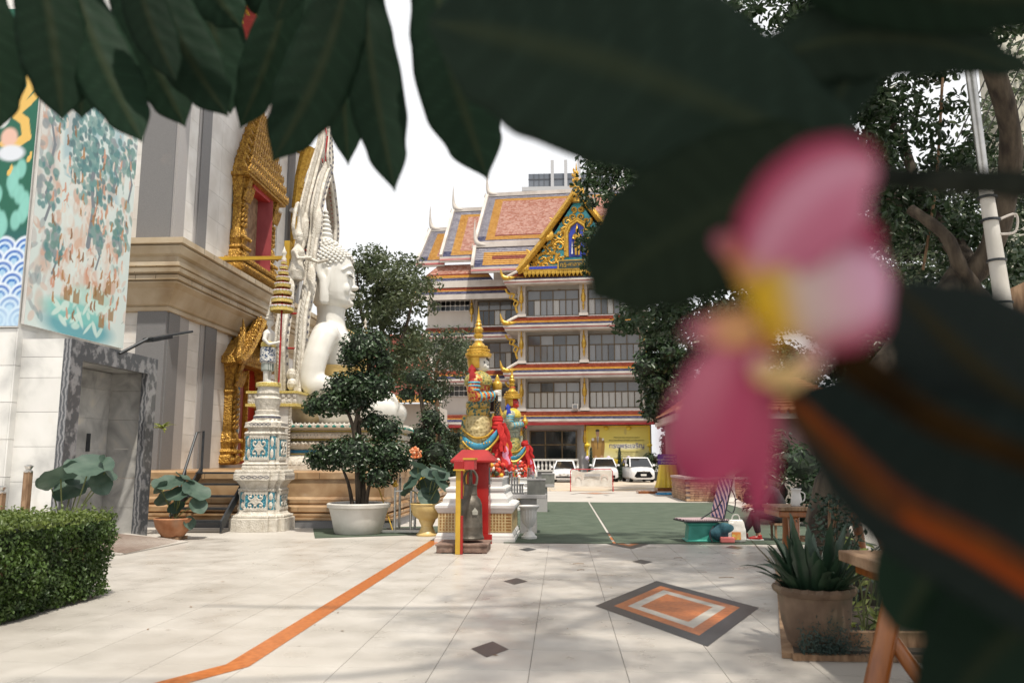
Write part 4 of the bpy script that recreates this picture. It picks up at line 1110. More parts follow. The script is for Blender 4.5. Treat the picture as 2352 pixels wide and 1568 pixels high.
# window
wfm = gilded_frame(24.0, 7.75, 10.55).obj('window_column', m_goldd, oh); gilded_frame(26.5, 7.75, 10.55).obj('window_column', m_goldd, oh)
q = MB()
q.loft([(-1, -1), (1, -1), (1, 1), (-1, 1)], [((.34, 1.6), 7.0), ((.42, 1.7), 7.05), ((.42, 1.7), 7.14), ((.5, 1.8), 7.2), ((.5, 1.8), 7.36), ((.62, 1.9), 7.45), ((.62, 1.9), 7.62), ((.55, 1.83), 7.7), ((.62, 1.9), 7.78), ((.6, 1.85), 7.86)], c=(WX, 25.55, 0))
for zr, xx in ((7.2, .5), (7.45, .62), (7.7, .6)):
    for i in range(28): q.spike((WX + xx, 23.7 + i * .137, zr), (0, 1, 0), (.4, 0, .9), .055, .03, .17)
    for i in range(5): q.spike((WX + .1 + i * .12, 25.55 - 1.88, zr), (1, 0, 0), (0, -.4, .9), .05, .03, .17)
q.obj('window_base', m_goldd, wfm)
q = MB(); tiered_crown(q, 24.0, 27.1, 10.55, 8, .8, 2.7, .6); q.obj('window_crown', m_goldd, wfm)
MB().box(WX + .0, WX + .06, 24.8, 26.0, 8.0, 10.5).obj('wooden_leaf', m_woodd, oh)
MB().obox((WX + .22, 26.2, 9.2), (.27, .1, 0), (-.01, .03, 0), (0, 0, 1.25)).obj('red_shutter', mat('faded_red_shutter', (.22, .012, .015), (.34, .05, .055), rough=.5, scale=1.6, stretch=(1, 1, .5)), oh)
MB().box(WX + .02, WX + .4, 24.75, 26.5, 10.4, 10.56).obj('window_head', m_redtrim, oh)
# golden kinnari brackets on the far pilaster and at the left window edge
q = MB()
for (y, zb) in ((29.2, 10.0),):
    q.tube([(WX + .2, y, zb - 1.6), (WX + .3, y, zb - .9), (WX + .35, y, zb), (WX + .3, y, zb + 1), (WX + .4, y, zb + 2.4), (WX + .7, y, zb + 3.6)], [.03, .14, .24, .2, .2, .3], 8)
    for i in range(26): q.spike((WX + .5, y + uni(-.15, .15), zb - .5 + i * .16), (0, 1, 0), (.6, 0, uni(-.4, .7)), .06, .04, .22)
q.obj('eave_bracket', m_gold, oh)
q = MB(); q.ell((WX + .45, 29.2, 10.7), (.14, .16, .3), 8, 6); q.ell((WX + .5, 29.2, 11.1), (.1, .1, .13), 8, 6); q.tube([(WX + .45, 29.05, 10.85), (WX + .75, 29.05, 10.6), (WX + .8, 29.2, 10.75)], .05, 6); q.tube([(WX + .4, 29.0, 10.8), (WX + .3, 28.7, 10.95)], [.05, .1], 6)
q.obj('bracket_figure', m_white, oh, smooth=60)
q = MB()
for i in range(5): q.lathe([(.02, 0), (.3 - .03 * i, .08), (.26 - .03 * i, .3)], 8, c=(-12.0, WY - .1, 7.4 + i * .32))
q.obj('gilded_corner_bracket', m_goldd, oh)
# roof eaves high above: red soffit with gilt edge
ev = MB(); ev.box(WX - 1, WX + 1.3, 18.9, 31.6, 15.3, 15.8); ev.obj('eave_soffit', m_redtrim, oh)
q = MB()
for i in range(60):
    q.spike((WX + 1.3, 19 + i * .21, 15.35), (0, 1, 0), (.1, 0, -1), .1, .06, .5); q.ell((WX + 1.33, 19 + i * .21, 15.55), (.06, .1, .12), 6, 4)
for y in (20.6, 22, 29.0, 30.8):
    for i in range(12): q.spike((WX + 1.0 - i * .07, y + uni(-.2, .2), 15.3 - i * .16), (0, 1, 0), (.5, 0, -.6), .1, .07, .4)
q.obj('gilded_eave', m_gold, oh, kind='stuff')
MB().box(-22, WX + 1.1, 19.1, 31.5, 15.8, 16.6).obj('roof', m_tred, oh)
# ------------------------------------------------------------------ terrace
TXR, TYF, TZ = -3.85, 18.2, 1.28
ter = thing('stone_terrace', 'stepped brown onyx terrace under the seated white statue', 'terrace', (-7, 18.2, 0), world=True)
tp = [(0, .0), (0, .17), (-.04, .171), (.02, .18), (.02, .225), (-.06, .23), (-.04, .27), (-.04, .31), (-.20, .315), (-.12, .36), (-.12, .46), (-.16, .50), (-.30, .505), (-.22, .55), (-.22, .63), (-.27, .70), (-.42, .705), (-.40, .76), (-.40, .86), (-.33, .89), (-.33, 1.0), (-.40, 1.02), (-.40, 1.06), (-.24, 1.08), (-.22, 1.1), (-.22, 1.24), (-.25, TZ), (-.6, TZ)]
def terr(prof, mt_, nm):
    m_ = MB(); n = len(prof)
    A = [(-16, TYF - o, z) for o, z in prof]; B = [(TXR + o, TYF - o, z) for o, z in prof]; C = [(TXR + o, 30, z) for o, z in prof]
    m_.add(A + B + C, [(i, i + 1, n + i + 1, n + i) for i in range(n - 1)] + [(n + i, n + i + 1, 2 * n + i + 1, 2 * n + i) for i in range(n - 1)])
    return m_.obj(nm, mt_, ter)
m_onyx = mat('brown_onyx', (.27, .15, .065), (.48, .33, .19), rough=.35, scale=1.3, det=9, dist=.5, c3=(.56, .48, .38), dirt=((.15, .065, .025), 1.3, .54, .65), stretch=(1, 1, 1.3))
terr(tp[2:], m_onyx, 'step_moulding'); terr(tp[:2], m_granite, 'granite_base')
MB().box(-16, TXR - .25, TYF + .26, 30, .2, TZ - .003).obj('terrace_floor', m_onyx, ter)
q = MB(); random.seed(4)
for z0, z1, o in ((.37, .455, -.117), (.555, .625, -.217), (.895, .995, -.327), (1.105, 1.235, -.217)):
    y0 = TYF - o
    x = -9
    while x < TXR - .5: x += uni(.5, .95); q.box(x, x + .008, y0 - .0015, y0 + .003, z0, z1)
    y = TYF + .5
    while y < 28: y += uni(.5, .95); q.box(TXR + o - .003, TXR + o + .0015, y, y + .008, z0, z1)
q.obj('moulding_joint', m_soil, ter, kind='stuff')
# ------------------------------------------------------------------ black steel stair
st = thing('steel_stair', 'black steel stair with handrail left of the ornate pillar', 'stair', (-7.7, 17.2, 0), world=True)
tr = MB().box(-8.35, -7.2, 0, .3, -.02, .02)
trm = tr.mesh('tread', m_steel)
for i in range(5): put('tread', trm, st, loc=(0, 16.85 + i * .27, .24 + i * .25))
for x in (-8.36, -7.19): MB().hull8([(x - .02, 16.75, .02), (x + .02, 16.75, .02), (x + .02, 18.2, 1.14), (x - .02, 18.2, 1.14)], [(x - .02, 16.75, .26), (x + .02, 16.75, .26), (x + .02, 18.2, 1.36), (x - .02, 18.2, 1.36)]).obj('stringer', m_steel, st)
q = MB(); q.tube([(-8.36, 16.85, .3), (-8.36, 17.9, 2.15), (-8.36, 18.25, 2.2), (-8.36, 18.25, 1.2)], .03, 8); q.tube([(-8.36, 17.45, .8), (-8.36, 17.45, 1.36)], .025, 8)
q.obj('handrail', m_steel, st)
# ------------------------------------------------------------------ ornate white pillar with a guardian figure and tiered parasol
m_porc = mat('porcelain_plaster', (.50, .46, .39), (.66, .62, .55), rough=.5, scale=9, det=6, bump=.5, bsc=40, bkind='vor', dirt=((.40, .34, .25), 4, .58, .6))
m_mos = mat('teal_mosaic', (.01, .10, .16), (.05, .30, .38), rough=.2, scale=55, kind='cell', lo=.1, hi=.9, c3=(.5, .62, .6), dirt=((.5, .5, .46), 30, .6, .5))
m_mosn = mat('navy_mosaic', (.03, .03, .06), (.16, .16, .2), rough=.3, scale=60, kind='cell', lo=.1, hi=.9)
m_gmos = mat('gold_mosaic', (.42, .30, .05), (.66, .54, .2), rough=.3, scale=70, kind='cell', lo=.1, hi=.9)
RED = [(1, -.55), (1, .55), (.82, .55), (.82, .82), (.55, .82), (.55, 1), (-.55, 1), (-.55, .82), (-.82, .82), (-.82, .55), (-1, .55), (-1, -.55), (-.82, -.55), (-.82, -.82), (-.55, -.82), (-.55, -1), (.55, -1), (.55, -.82), (.82, -.82), (.82, -.55)]
pc = Vector((-6.66, 17.72, 0))
pil = thing('ornate_pillar', 'white ornate pillar inlaid with teal mosaic, in front of the terrace', 'pillar', pc)
prof = [(.62, .003), (.62, .33), (.58, .345), (.53, .42), (.49, .45), (.47, .5), (.46, .58), (.45, 1.0), (.47, 1.08), (.47, 1.1), (.44, 1.13), (.46, 1.2), (.52, 1.3), (.58, 1.34), (.58, 1.5), (.53, 1.53), (.44, 1.6), (.44, 1.68), (.42, 1.72), (.44, 1.76), (.4, 1.8), (.39, 1.86), (.38, 2.5), (.42, 2.58), (.4, 2.62), (.35, 2.66), (.36, 2.72), (.41, 2.76), (.41, 2.88), (.3, 2.92), (.26, 2.98)]
MB().loft(RED, prof).obj('pillar_body', m_porc, pil)
cap = MB(); cap.lathe([(.3, 2.97), (.29, 3.05), (.3, 3.06), (.26, 3.1), (.27, 3.2), (.24, 3.22), (.25, 3.3), (.29, 3.5), (.3, 3.54), (.24, 3.58), (.22, 3.66), (.25, 3.68), (.23, 3.84), (.27, 3.86), (.26, 3.98), (.2, 4.0)], 24)
for i in range(12):
    a = 2 * PI * i / 12
    cap.spike((.262 * math.cos(a), .262 * math.sin(a), 3.52), (-math.sin(a), math.cos(a), 0), (math.cos(a) * -.12, math.sin(a) * -.12, -1), .06, .02, .28)
cap.obj('pillar_capital', m_porc, pil, smooth=40)
MB().lathe([(.272, 3.86), (.28, 3.88), (.28, 3.96), (.272, 3.98)], 24).obj('gold_collar', m_gmos, pil)
MB().lathe([(.302, 3.0), (.304, 3.02), (.302, 3.045)], 24).obj('mosaic_collar', m_mosn, pil)
orn = MB(); mo = MB()
for (z0, z1, hw) in ((.56, 1.02, .455), (1.88, 2.5, .39)):
    for face in range(4):
        a = face * PI / 2; ex = Vector((math.cos(a), math.sin(a), 0)); n = Vector((math.sin(a), -math.cos(a), 0))
        zc = (z0 + z1) / 2; hh = (z1 - z0) / 2; k = hw * .5
        mo.obox(n * (hw + .004) + Vector((0, 0, zc)), ex * (k * 1.02), n * .006, Vector((0, 0, hh)))
        for s_ in (-1, 1):
            mo.obox(n * (hw * .82 + .004) + ex * s_ * hw * .68 + Vector((0, 0, zc)), ex * (hw * .13), n * .006, Vector((0, 0, hh)))
            for zz_ in (-1, 1): orn.ell(n * (hw * .82 + .012) + ex * s_ * hw * .68 + Vector((0, 0, zc + zz_ * hh * .5)), tuple(abs(v) for v in (ex * hw * .1 + n * .014 + Vector((0, 0, hh * .42)))), 6, 6)
        for sx_ in (-1, 1):
            for sz_ in (-1, 1):
                pts = []
                for i in range(15):
                    t = i / 14; ang = PI * .9 + 4.6 * t; r = .40 * (1 - .72 * t)
                    pts.append(n * (hw + .014) + ex * sx_ * k * (.48 + r * math.cos(ang) * 1.1) + Vector((0, 0, zc + sz_ * hh * (.46 + r * math.sin(ang) * 1.1))))
                orn.tube(pts, [.024 - .0009 * i for i in range(15)], 6)
                mo_p = n * (hw + .016) + ex * sx_ * k * .5 + Vector((0, 0, zc + sz_ * hh * .5))
                orn.ell(mo_p, tuple(abs(v) for v in (ex * .035 + n * .016 + Vector((0, 0, .035)))), 6, 4)
        orn.add([n * (hw + .02) + Vector((0, 0, zc - hh * .62)), n * (hw + .02) + ex * k * .55 + Vector((0, 0, zc)), n * (hw + .02) + Vector((0, 0, zc + hh * .62)), n * (hw + .02) - ex * k * .55 + Vector((0, 0, zc)), n * (hw + .04) + Vector((0, 0, zc))], [(0, 1, 4), (1, 2, 4), (2, 3, 4), (3, 0, 4)])
        for i in range(8):
            x = lerp(-k, k, i / 7)
            orn.spike(n * (hw + .01) + ex * x + Vector((0, 0, z0 - .02)), ex, Vector((0, 0, 1)), .028, .012, .12)
            orn.spike(n * (hw + .01) + ex * x + Vector((0, 0, z1 + .02)), ex, Vector((0, 0, -1)), .028, .012, .12)
mo.obj('mosaic_panel', m_mos, pil); orn.obj('scroll_relief', m_porc, pil, smooth=60)
pet = MB()
def petal_row(mb, hw, z, n, h, w_, out, poly=RED):
    P = [Vector((x * hw, y * hw, z)) for x, y in poly]
    tot = sum((P[i] - P[(i + 1) % len(P)]).length for i in range(len(P)))
    for i in range(len(P)):
        a, b = P[i], P[(i + 1) % len(P)]; L_ = (b - a).length; m_ = max(1, round(n * L_ / tot)); d = (b - a).normalized()
        nn = Vector((d.y, -d.x, 0))
        for j in range(m_): mb.spike(lerp(a, b, (j + .5) / m_), d, (nn * out + Vector((0, 0, 1))).normalized(), min(w_, L_ / m_ * .5), .012, h)
petal_row(pet, .57, .345, 96, .085, .024, .2); petal_row(pet, .55, 1.52, 96, .10, .024, .0); petal_row(pet, .41, 2.74, 60, .05, .02, .6); petal_row(pet, .47, 1.06, 60, .05, .02, .4); petal_row(pet, .40, 2.56, 60, .05, .02, .3)
pet.obj('petal_row', m_porc, pil)
bd = MB()
for z, hw, dz in ((1.42, .582, .045), (2.82, .412, .04)):
    for face in range(4):
        a = face * PI / 2; ex = Vector((math.cos(a), math.sin(a), 0)); n = Vector((math.sin(a), -math.cos(a), 0))
        for i in range(5):
            x = lerp(-.45, .45, i / 4) * hw
            bd.add([n * (hw + .002) + ex * (x + dx) + Vector((0, 0, z + dz_)) for dx, dz_ in ((-.07, 0), (0, -dz), (.07, 0), (0, dz), (-.05, 0), (0, -dz * .65), (.05, 0), (0, dz * .65))], [(0, 1, 5, 4), (1, 2, 6, 5), (2, 3, 7, 6), (3, 0, 4, 7)])
bd.obj('mosaic_lozenge_band', m_mosn, pil)
pil.scale = (1, 1, .82)
# guardian figure (tewada) standing on the pillar, holding the parasol pole
dev = thing('guardian_figure', 'white crowned guardian figure holding a red pole on the ornate pillar', 'statue', pc + Vector((-.04, 0, 3.27)))
dev.scale = (.9, .9, .87)
q = MB()
for s_ in (-1, 1):
    q.tube([(.0, s_ * .1, .0), (0, s_ * .1, .2), (0, s_ * .09, .45), (0, s_ * .08, .75)], [.06, .07, .085, .1], 8); q.ell((.06, s_ * .1, .03), (.1, .05, .04), 8, 6)
q.lathe([(.15, .35), (.19, .5), (.2, .75), (.15, .95), (.13, 1.02), (.16, 1.15), (.19, 1.3), (.13, 1.38), (.055, 1.42), (.05, 1.5)], 12, sy=1.1, sx=.8)
q.ell((.015, 0, 1.6), (.1, .085, .12), 10, 8); q.ell((.11, 0, 1.58), (.025, .02, .03), 6, 5)
q.tube([(0, -.19, 1.3), (-.02, -.26, 1.1), (.1, -.24, .98), (.3, -.12, 1.05)], [.065, .06, .05, .035], 8)
q.tube([(0, .19, 1.3), (-.02, .26, 1.1), (.1, .22, .95), (.3, .02, .98)], [.065, .06, .05, .035], 8)
q.ell((.33, -.1, 1.06), (.05, .04, .05), 8, 6)
put('figure_body', sculpt(q, .018, 3, m_white), dev)
q = MB(); q.lathe([(.11, 1.66), (.125, 1.7), (.09, 1.74), (.1, 1.78), (.065, 1.84), (.07, 1.87), (.04, 1.95), (.045, 1.98), (.015, 2.15), (0, 2.25)], 10); q.obj('figure_crown', m_porc, dev, smooth=40)
q = MB(); q.lathe([(.205, .52), (.225, .56), (.215, .9), (.19, .94)], 12, sx=.85, sy=1.12); q.obj('figure_skirt', mat('blue_white_lattice', (.04, .07, .14), (.58, .58, .55), kind='cell', scale=30, rough=.3, lo=.3, hi=.6), dev)
q = MB(); q.lathe([(.2, .93), (.22, .96), (.2, 1.05), (.18, 1.07)], 12, sx=.85, sy=1.1); q.obj('figure_belt', m_gmos, dev)
q = MB(); q.lathe([(.18, .3), (.2, .33), (.2, .5), (.18, .53)], 12, sx=.75, sy=1.05); q.obj('figure_underskirt', mat('green_white_stripe', (.10, .14, .12), (.5, .52, .48), kind='wave', scale=12, rough=.5, stretch=(1, 1, .01), dist=.1), dev)
def parasol(name, label, loc, poleh, sc_=1.0, rmax=.32):
    p = thing(name, label, 'parasol', loc)
    z = poleh; NT = 8
    for k in range(NT):
        r = lerp(rmax, rmax * .24, k / (NT - 1)); h = lerp(.2, .105, k / (NT - 1)) * sc_
        MB().lathe([(r * .96, z), (r, z + .01), (r, z + h * .66), (r * .94, z + h * .68), (r * .92, z + .01)], 20, cap=False).obj('parasol_tier', m_gmos, p, smooth=40)
        MB().lathe([(r * .2, z + h * .86), (r * .98, z + h * .70), (r * 1.04, z + h * .66), (r * 1.04, z + h * .62)], 20, cap=False).obj('tier_roof', m_red, p)
        fr = MB()
        for i in range(18):
            a = 2 * PI * i / 18; fr.spike((r * 1.01 * math.cos(a), r * 1.01 * math.sin(a), z + h * .64), (-math.sin(a), math.cos(a), 0), (0, 0, -1), r * .14, .006, r * .18)
        fr.obj('tier_fringe', m_wpaint, p)
        z += h
    MB().tube([(0, 0, 0), (0, 0, z)], .022 * sc_, 8).obj('pole', m_red, p)
    MB().lathe([(.05, z - .03), (.06, z + .02), (.03, z + .08), (.05, z + .14), (.06, z + .18), (.02, z + .26), (0, z + .34)], 10).obj('parasol_tip', m_porc, p, smooth=50)
    return p
parasol('tiered_parasol', 'gold nine tiered parasol on a red pole held by the pillar figure', pc + Vector((.27, -.1, 3.27)), 1.62, 1.0, .27)
parasol('tiered_parasol', 'distant white and red tiered parasol tip rising above the clipped tree', Vector((-6.8, 27.0, TZ)), 3.6, 1.0, .24)
# ------------------------------------------------------------------ serpent mandorla with steel support
man = thing('serpent_arch', 'white serpent arch with scalloped rim standing behind the seated statue', 'arch', (-7.3, 22.6, TZ), world=True)
m_naga = mat('naga_plaster', (.48, .44, .37), (.66, .62, .55), rough=.55, scale=7, det=6, bump=.7, bsc=34, bkind='vor', dirt=((.36, .31, .24), 4, .55, .6))
m_naga2 = mat('naga_groove_shade', (.30, .27, .24), (.46, .43, .38), rough=.5, scale=12, bump=.5, bsc=40, bkind='vor')  # darker plaster for the serpent body, shade painted into its grooves
def arch(pxs, X_, th, nm, yc=None):
    P = [onX(a, b, X_) for a, b in pxs]
    if yc is None: yc = P[-1].y + .02
    near = spline(P, 8)
    far = [Vector((p.x, 2 * yc - p.y, p.z)) for p in near]
    for side, pts in ((1, near), (-1, far)):
        n = len(pts)
        rr = [th * (1.0 - .75 * max(0, (i / n - .75) / .25)) for i in range(n)]
        m_ = MB(); m_.tube(pts, [r * .8 for r in rr], 8, flat=1.1, up=(1, 0, 0)); m_.obj('serpent_body', m_naga2, man, smooth=60)
        sc2 = MB(); inn = MB(); e1, e2, e3 = [], [], []
        for i in range(n):
            t = (pts[min(i + 1, n - 1)] - pts[max(i - 1, 0)]).normalized(); o = Vector((0, -side, 0)); o = (o - t * o.dot(t)).normalized(); r = rr[i]
            e1.append(pts[i] + o * r + Vector((r * .5, 0, 0))); e2.append(pts[i] - o * r + Vector((r * .5, 0, 0))); e3.append(pts[i] + o * r * .9 - Vector((r * .9, 0, 0)))
            if not 0 < i < n - 2: continue
            sc2.spike(pts[i] + o * r, t, (o * .8 + t * .6).normalized(), .085, .06, .28 * r / th + .03)
            if i % 2: inn.obox(pts[i] + Vector((r * .92, 0, 0)), t * .035, o * .018, Vector((.012, 0, 0))); inn.obox(pts[i] + o * r * .85 + Vector((-.02, 0, 0)), t * .03, o * .01, Vector((.018, 0, 0)))
        for e in (e1, e2, e3): MB().tube(e, [r * .34 for r in rr], 6).obj('serpent_rim', m_naga, man, smooth=60)
        sc2.obj('serpent_crest', m_naga, man, kind='stuff')
        inn.obj('serpent_trim', m_mosn, man, kind='stuff')
    return near, far
NA, FA = arch([(652, 905), (650, 860), (648, 790), (657, 720), (672, 650), (690, 590), (699, 530), (704, 480), (724, 400), (741, 330), (744, 260), (748, 195)], -7.45, .15, 'a')
NB, FB = arch([(682, 925), (688, 880), (694, 790), (700, 720), (714, 650), (720, 590), (728, 530), (730, 480), (742, 425), (757, 380), (758, 330), (757, 280)], -7.05, .145, 'b')
q = MB()
for i in range(6, len(NA) - 6, 9): 
    q.tube([NA[i], NB[min(i, len(NB) - 1)]], .025, 6)
q.objs('red_tie_rod', m_red, man)
rp_ = MB(); 
i0 = int(len(NB) * .62)
for side in (NB, FB):
    for i in range(i0, len(side) - 8): rp_.obox((side[i] + Vector((.0, 0, 0))) , (.03, 0, 0), (0, .09, 0), (0, 0, .12))
rp_.obj('red_inner_strip', m_red, man)
# pale fins on the arch
q = MB()
for N_, idx in ((NA, .55), (NB, .58), (NB, .36), (NA, .33)):
    i = int(len(N_) * idx); p = N_[i]; t = (N_[i + 3] - p).normalized()
    q.tube([p + Vector((.05, -.22, -.55)), p + Vector((.08, -.26, -.2)), p + Vector((.08, -.26, .2)), p + Vector((.05, -.15, .5))], [.07, .13, .13, .04], 8, flat=.5)
for side in (FB,): 
    p = side[int(len(side) * .5)]; q.tube([p + Vector((.05, .2, -.5)), p + Vector((.08, .24, 0)), p + Vector((.05, .15, .6))], [.06, .13, .04], 8, flat=.5)
q.objs('serpent_fin', m_naga, man, smooth=60)
# small figures nested on the arch
fg = MB(); o = onX(690, 600, -7.25) + Vector((.0, -.25, 0))
fg.lathe([(.18, -.6), (.22, -.35), (.14, -.05), (.2, .2), (.08, .38), (.06, .45)], 10, c=o); fg.ell(o + Vector((.03, 0, .56)), (.12, .11, .15), 10, 8)
fg.tube([o + Vector((0, -.2, .2)), o + Vector((.1, -.26, -.05)), o + Vector((.45, -.12, .0))], [.07, .06, .05], 7); fg.tube([o + Vector((.1, .1, .1)), o + Vector((.6, .0, -.1)), o + Vector((.9, -.1, -.06))], [.07, .055, .05], 7)
fg.lathe([(.13, .62), (.15, .68), (.08, .85), (.02, 1.25)], 8, c=o)
put('nested_figure', sculpt(fg, .03, 2, m_naga), man)
q = MB(); q.tube(spline([o + Vector((-.05, -.1, .55)), o + Vector((-.05, -.3, .9)), o + Vector((-.05, 0, 1.6)), o + Vector((-.05, .28, .9)), o + Vector((-.05, .1, .55))], 5), .05, 6); q.obj('figure_halo', m_naga, man)
q = MB(); o2 = onX(668, 880, -7.2)
for k in range(4): q.ell(o2 + Vector((.02 * k, uni(-.2, .2), uni(-.1, .25))), (.14, .16, .17), 8, 6)
q.obj('serpent_foot', m_naga, man)
# white carved bracket shelf carrying the arch
br_ = MB(); a = onX(642, 985, -7.0)
z1_ = onX(660, 900, -7.1).z; z0_ = onX(660, 935, -7.1).z
br_.box(-8.0, -6.75, 19.9, 21.2, z0_ + .07, z1_ - .06)
for i in range(9):
    for j in range(2): br_.ell((-7.95 + i * .145, 19.9, lerp(z0_, z1_, .32 + .36 * j)), (.06, .03, .07), 6, 4)
br_.obj('carved_shelf', m_naga, man); MB().box(-8.05, -6.7, 19.86, 21.25, z1_ - .06, z1_).box(-8.05, -6.7, 19.86, 21.25, z0_, z0_ + .07).obj('shelf_band', m_gmos, man)
leg = MB(); leg.box(-7.25, -6.95, 19.95, 20.2, TZ, z0_); leg.box(-7.3, -6.9, 19.9, 20.25, TZ, TZ + .3); leg.obj('shelf_leg', m_white, man)
q = MB()
for i in range(22): q.spike((-6.95, 20.0, TZ + .35 + i * .075), (0, 1, 0), (.8, -.3, .3), .04, .02, .09); q.spike((-7.25, 19.95, TZ + .35 + i * .075), (1, 0, 0), (-.3, -.8, .3), .04, .02, .07)
q.obj('leg_trim', m_naga, man)
sf = thing('support_gantry', 'ochre painted steel gantry behind the serpent arch', 'gantry', (-8.1, 22.4, TZ), world=True)
A = onX(654, 740, -8.0); zt = onX(654, 548, -8.0).z
MB().box(-8.08, -7.92, A.y - .08, A.y + .08, TZ, zt).obj('frame_post', m_yel, sf)
MB().box(-10.5, -7.9, A.y - .05, A.y + .05, zt - .55, zt - .45).box(-8.05, -7.95, A.y, A.y + 4.5, zt - .1, zt).box(-7.9, -7.2, A.y + .5, A.y + .6, zt - .05, zt + .03).obj('frame_rail', m_yel, sf)
# ------------------------------------------------------------------ pedestal of the seated statue
random.seed(21); RNG = np.random.default_rng(21)
ped = thing('lotus_pedestal', 'white moulded pedestal with mosaic bands carrying the seated white statue', 'pedestal', (-6.25, 22.5, TZ), rad(4))
OV = []
for i in range(40):
    a = 2 * PI * i / 40; cx_, sy_ = math.cos(a), math.sin(a)
    p_ = 3.2; r = (abs(cx_) ** p_ + abs(sy_) ** p_) ** (-1 / p_)
    OV.append((cx_ * r * 1.0, sy_ * r * 1.32))
pp = [(1.95, .0), (1.95, .12), (1.9, .14), (1.84, .3), (1.72, .36), (1.66, .42), (1.64, .5), (1.78, .58), (1.8, .64), (1.72, .68), (1.66, .74), (1.68, .8), (1.8, .86), (1.82, .92), (1.74, .96), (1.76, 1.0), (1.9, 1.06), (1.92, 1.12), (1.84, 1.16), (1.6, 1.17)]
MB().loft(OV, pp).obj('pedestal_body', m_porc, ped, smooth=35)
def oval_row(mb, k, z, n, h, w_, out, dn=1):
    for i in range(n):
        a = 2 * PI * (i + .5) / n; r = (abs(math.cos(a)) ** 3.2 + abs(math.sin(a)) ** 3.2) ** (-1 / 3.2)
        p = Vector((math.cos(a) * r * k, math.sin(a) * r * 1.32 * k, z)); nn = Vector((math.cos(a), math.sin(a) * .8, 0)).normalized()
        mb.spike(p, Vector((-nn.y, nn.x, 0)), (nn * out + Vector((0, 0, dn))).normalized(), w_, .02, h)
q = MB(); oval_row(q, 1.90, 1.06, 110, .14, .06, .1); oval_row(q, 1.80, .8, 130, .12, .05, .3); oval_row(q, 1.70, .68, 130, .12, .05, .5, -1); oval_row(q, 1.93, .13, 110, .16, .06, -.35); oval_row(q, 1.80, .62, 120, .1, .05, .3)
q.obj('petal_row', m_porc, ped, kind='stuff')
q = MB()
for i in range(60):
    a = 2 * PI * (i + .5) / 60; r = (abs(math.cos(a)) ** 3.2 + abs(math.sin(a)) ** 3.2) ** (-1 / 3.2)
    nn = Vector((math.cos(a), math.sin(a) * .8, 0)).normalized(); p = Vector((math.cos(a) * r * 1.925, math.sin(a) * r * 1.32 * 1.925, 1.07)); d_ = Vector((-nn.y, nn.x, 0))
    q.spike(p + nn * .012, d_, Vector((0, 0, 1)), .045, .012, .07)
q.obj('green_mosaic_tooth', mat('green_mosaic', (.01, .12, .10), (.03, .22, .18), kind='cell', scale=40, rough=.2), ped)
MB().loft(OV, [(1.665, .43), (1.668, .5)], cap=False).obj('blue_band', mat('blue_enamel', (.02, .16, .36), (.04, .24, .46), scale=8, rough=.3), ped)
MB().loft(OV, [(1.70, .37), (1.685, .415)], cap=False).loft(OV, [(1.675, .735), (1.685, .79)], cap=False).loft(OV, [(1.755, .96), (1.77, .995)], cap=False).obj('gold_band', m_gmos, ped)
# ------------------------------------------------------------------ seated statue
m_bud = mat('statue_white', (.60, .58, .53), (.68, .665, .62), rough=.22, scale=1.2, det=5, coat=.25, dirt=((.52, .46, .34), 1.1, .66, .5))
m_robe = mat('gold_cloth', (.50, .34, .11), (.62, .45, .18), rough=.5, scale=2, det=6, bump=.5, bsc=7, stretch=(1, 1, 4))
BL = Vector((-6.6, 22.55, 2.44))
bud = thing('seated_statue', 'large white seated statue with curled hair and gold robe, facing right', 'statue', BL, rad(9))
q = MB()
TP = [(-.05, .3, .72, 1.1), (0, .7, .62, .9), (.02, 1.1, .53, .76), (.02, 1.5, .52, .78), (.02, 1.9, .58, .92), (.0, 2.3, .64, 1.04), (-.04, 2.6, .60, 1.05), (-.08, 2.8, .48, .85), (-.1, 2.95, .36, .5)]
q.ring_loft([[(ox + rx * math.cos(2 * PI * j / 24), ry * math.sin(2 * PI * j / 24), z) for j in range(24)] for ox, z, rx, ry in TP])
q.lathe([(.5, 2.75), (.42, 3.0), (.40, 3.25), (.44, 3.6)], 16, c=(-.1, 0, 0))
for s_ in (-1, 1):
    q.ell((-.1, s_ * 1.0, 2.52), (.40, .40, .38), 14, 10)
    q.ell((.42, s_ * .42, 2.35), (.26, .42, .30), 12, 8)
    q.ell((-.25, s_ * .75, .42), (.72, .72, .42), 14, 10)
# legs crossed
q.tube(spline([(-.1, -.7, .42), (.6, -1.5, .42), (1.25, -1.95, .38), (1.62, -1.75, .34)], 5), [.5, .5, .5, .49, .48, .47, .46, .45, .44, .43, .42, .41, .40, .39, .38, .36], 14)
q.tube(spline([(1.55, -1.85, .34), (1.85, -1.1, .34), (1.8, -.1, .36), (1.6, .7, .36)], 5), [.36, .37, .37, .36, .36, .35, .34, .33, .32, .3, .29, .28, .26, .25, .23, .2], 14)
q.tube(spline([(-.1, .7, .42), (.6, 1.5, .42), (1.25, 1.95, .38), (1.62, 1.75, .34)], 5), [.5, .5, .5, .49, .48, .47, .46, .45, .44, .43, .42, .41, .40, .39, .38, .36], 14)
q.tube(spline([(1.55, 1.8, .4), (1.7, 1.0, .5), (1.5, .1, .66), (1.2, -.6, .72)], 5), [.36, .36, .36, .35, .34, .33, .32, .3, .29, .28, .26, .25, .24, .22, .2, .18], 14)
q.ell((1.0, -.95, .78), (.22, .42, .14), 10, 8)
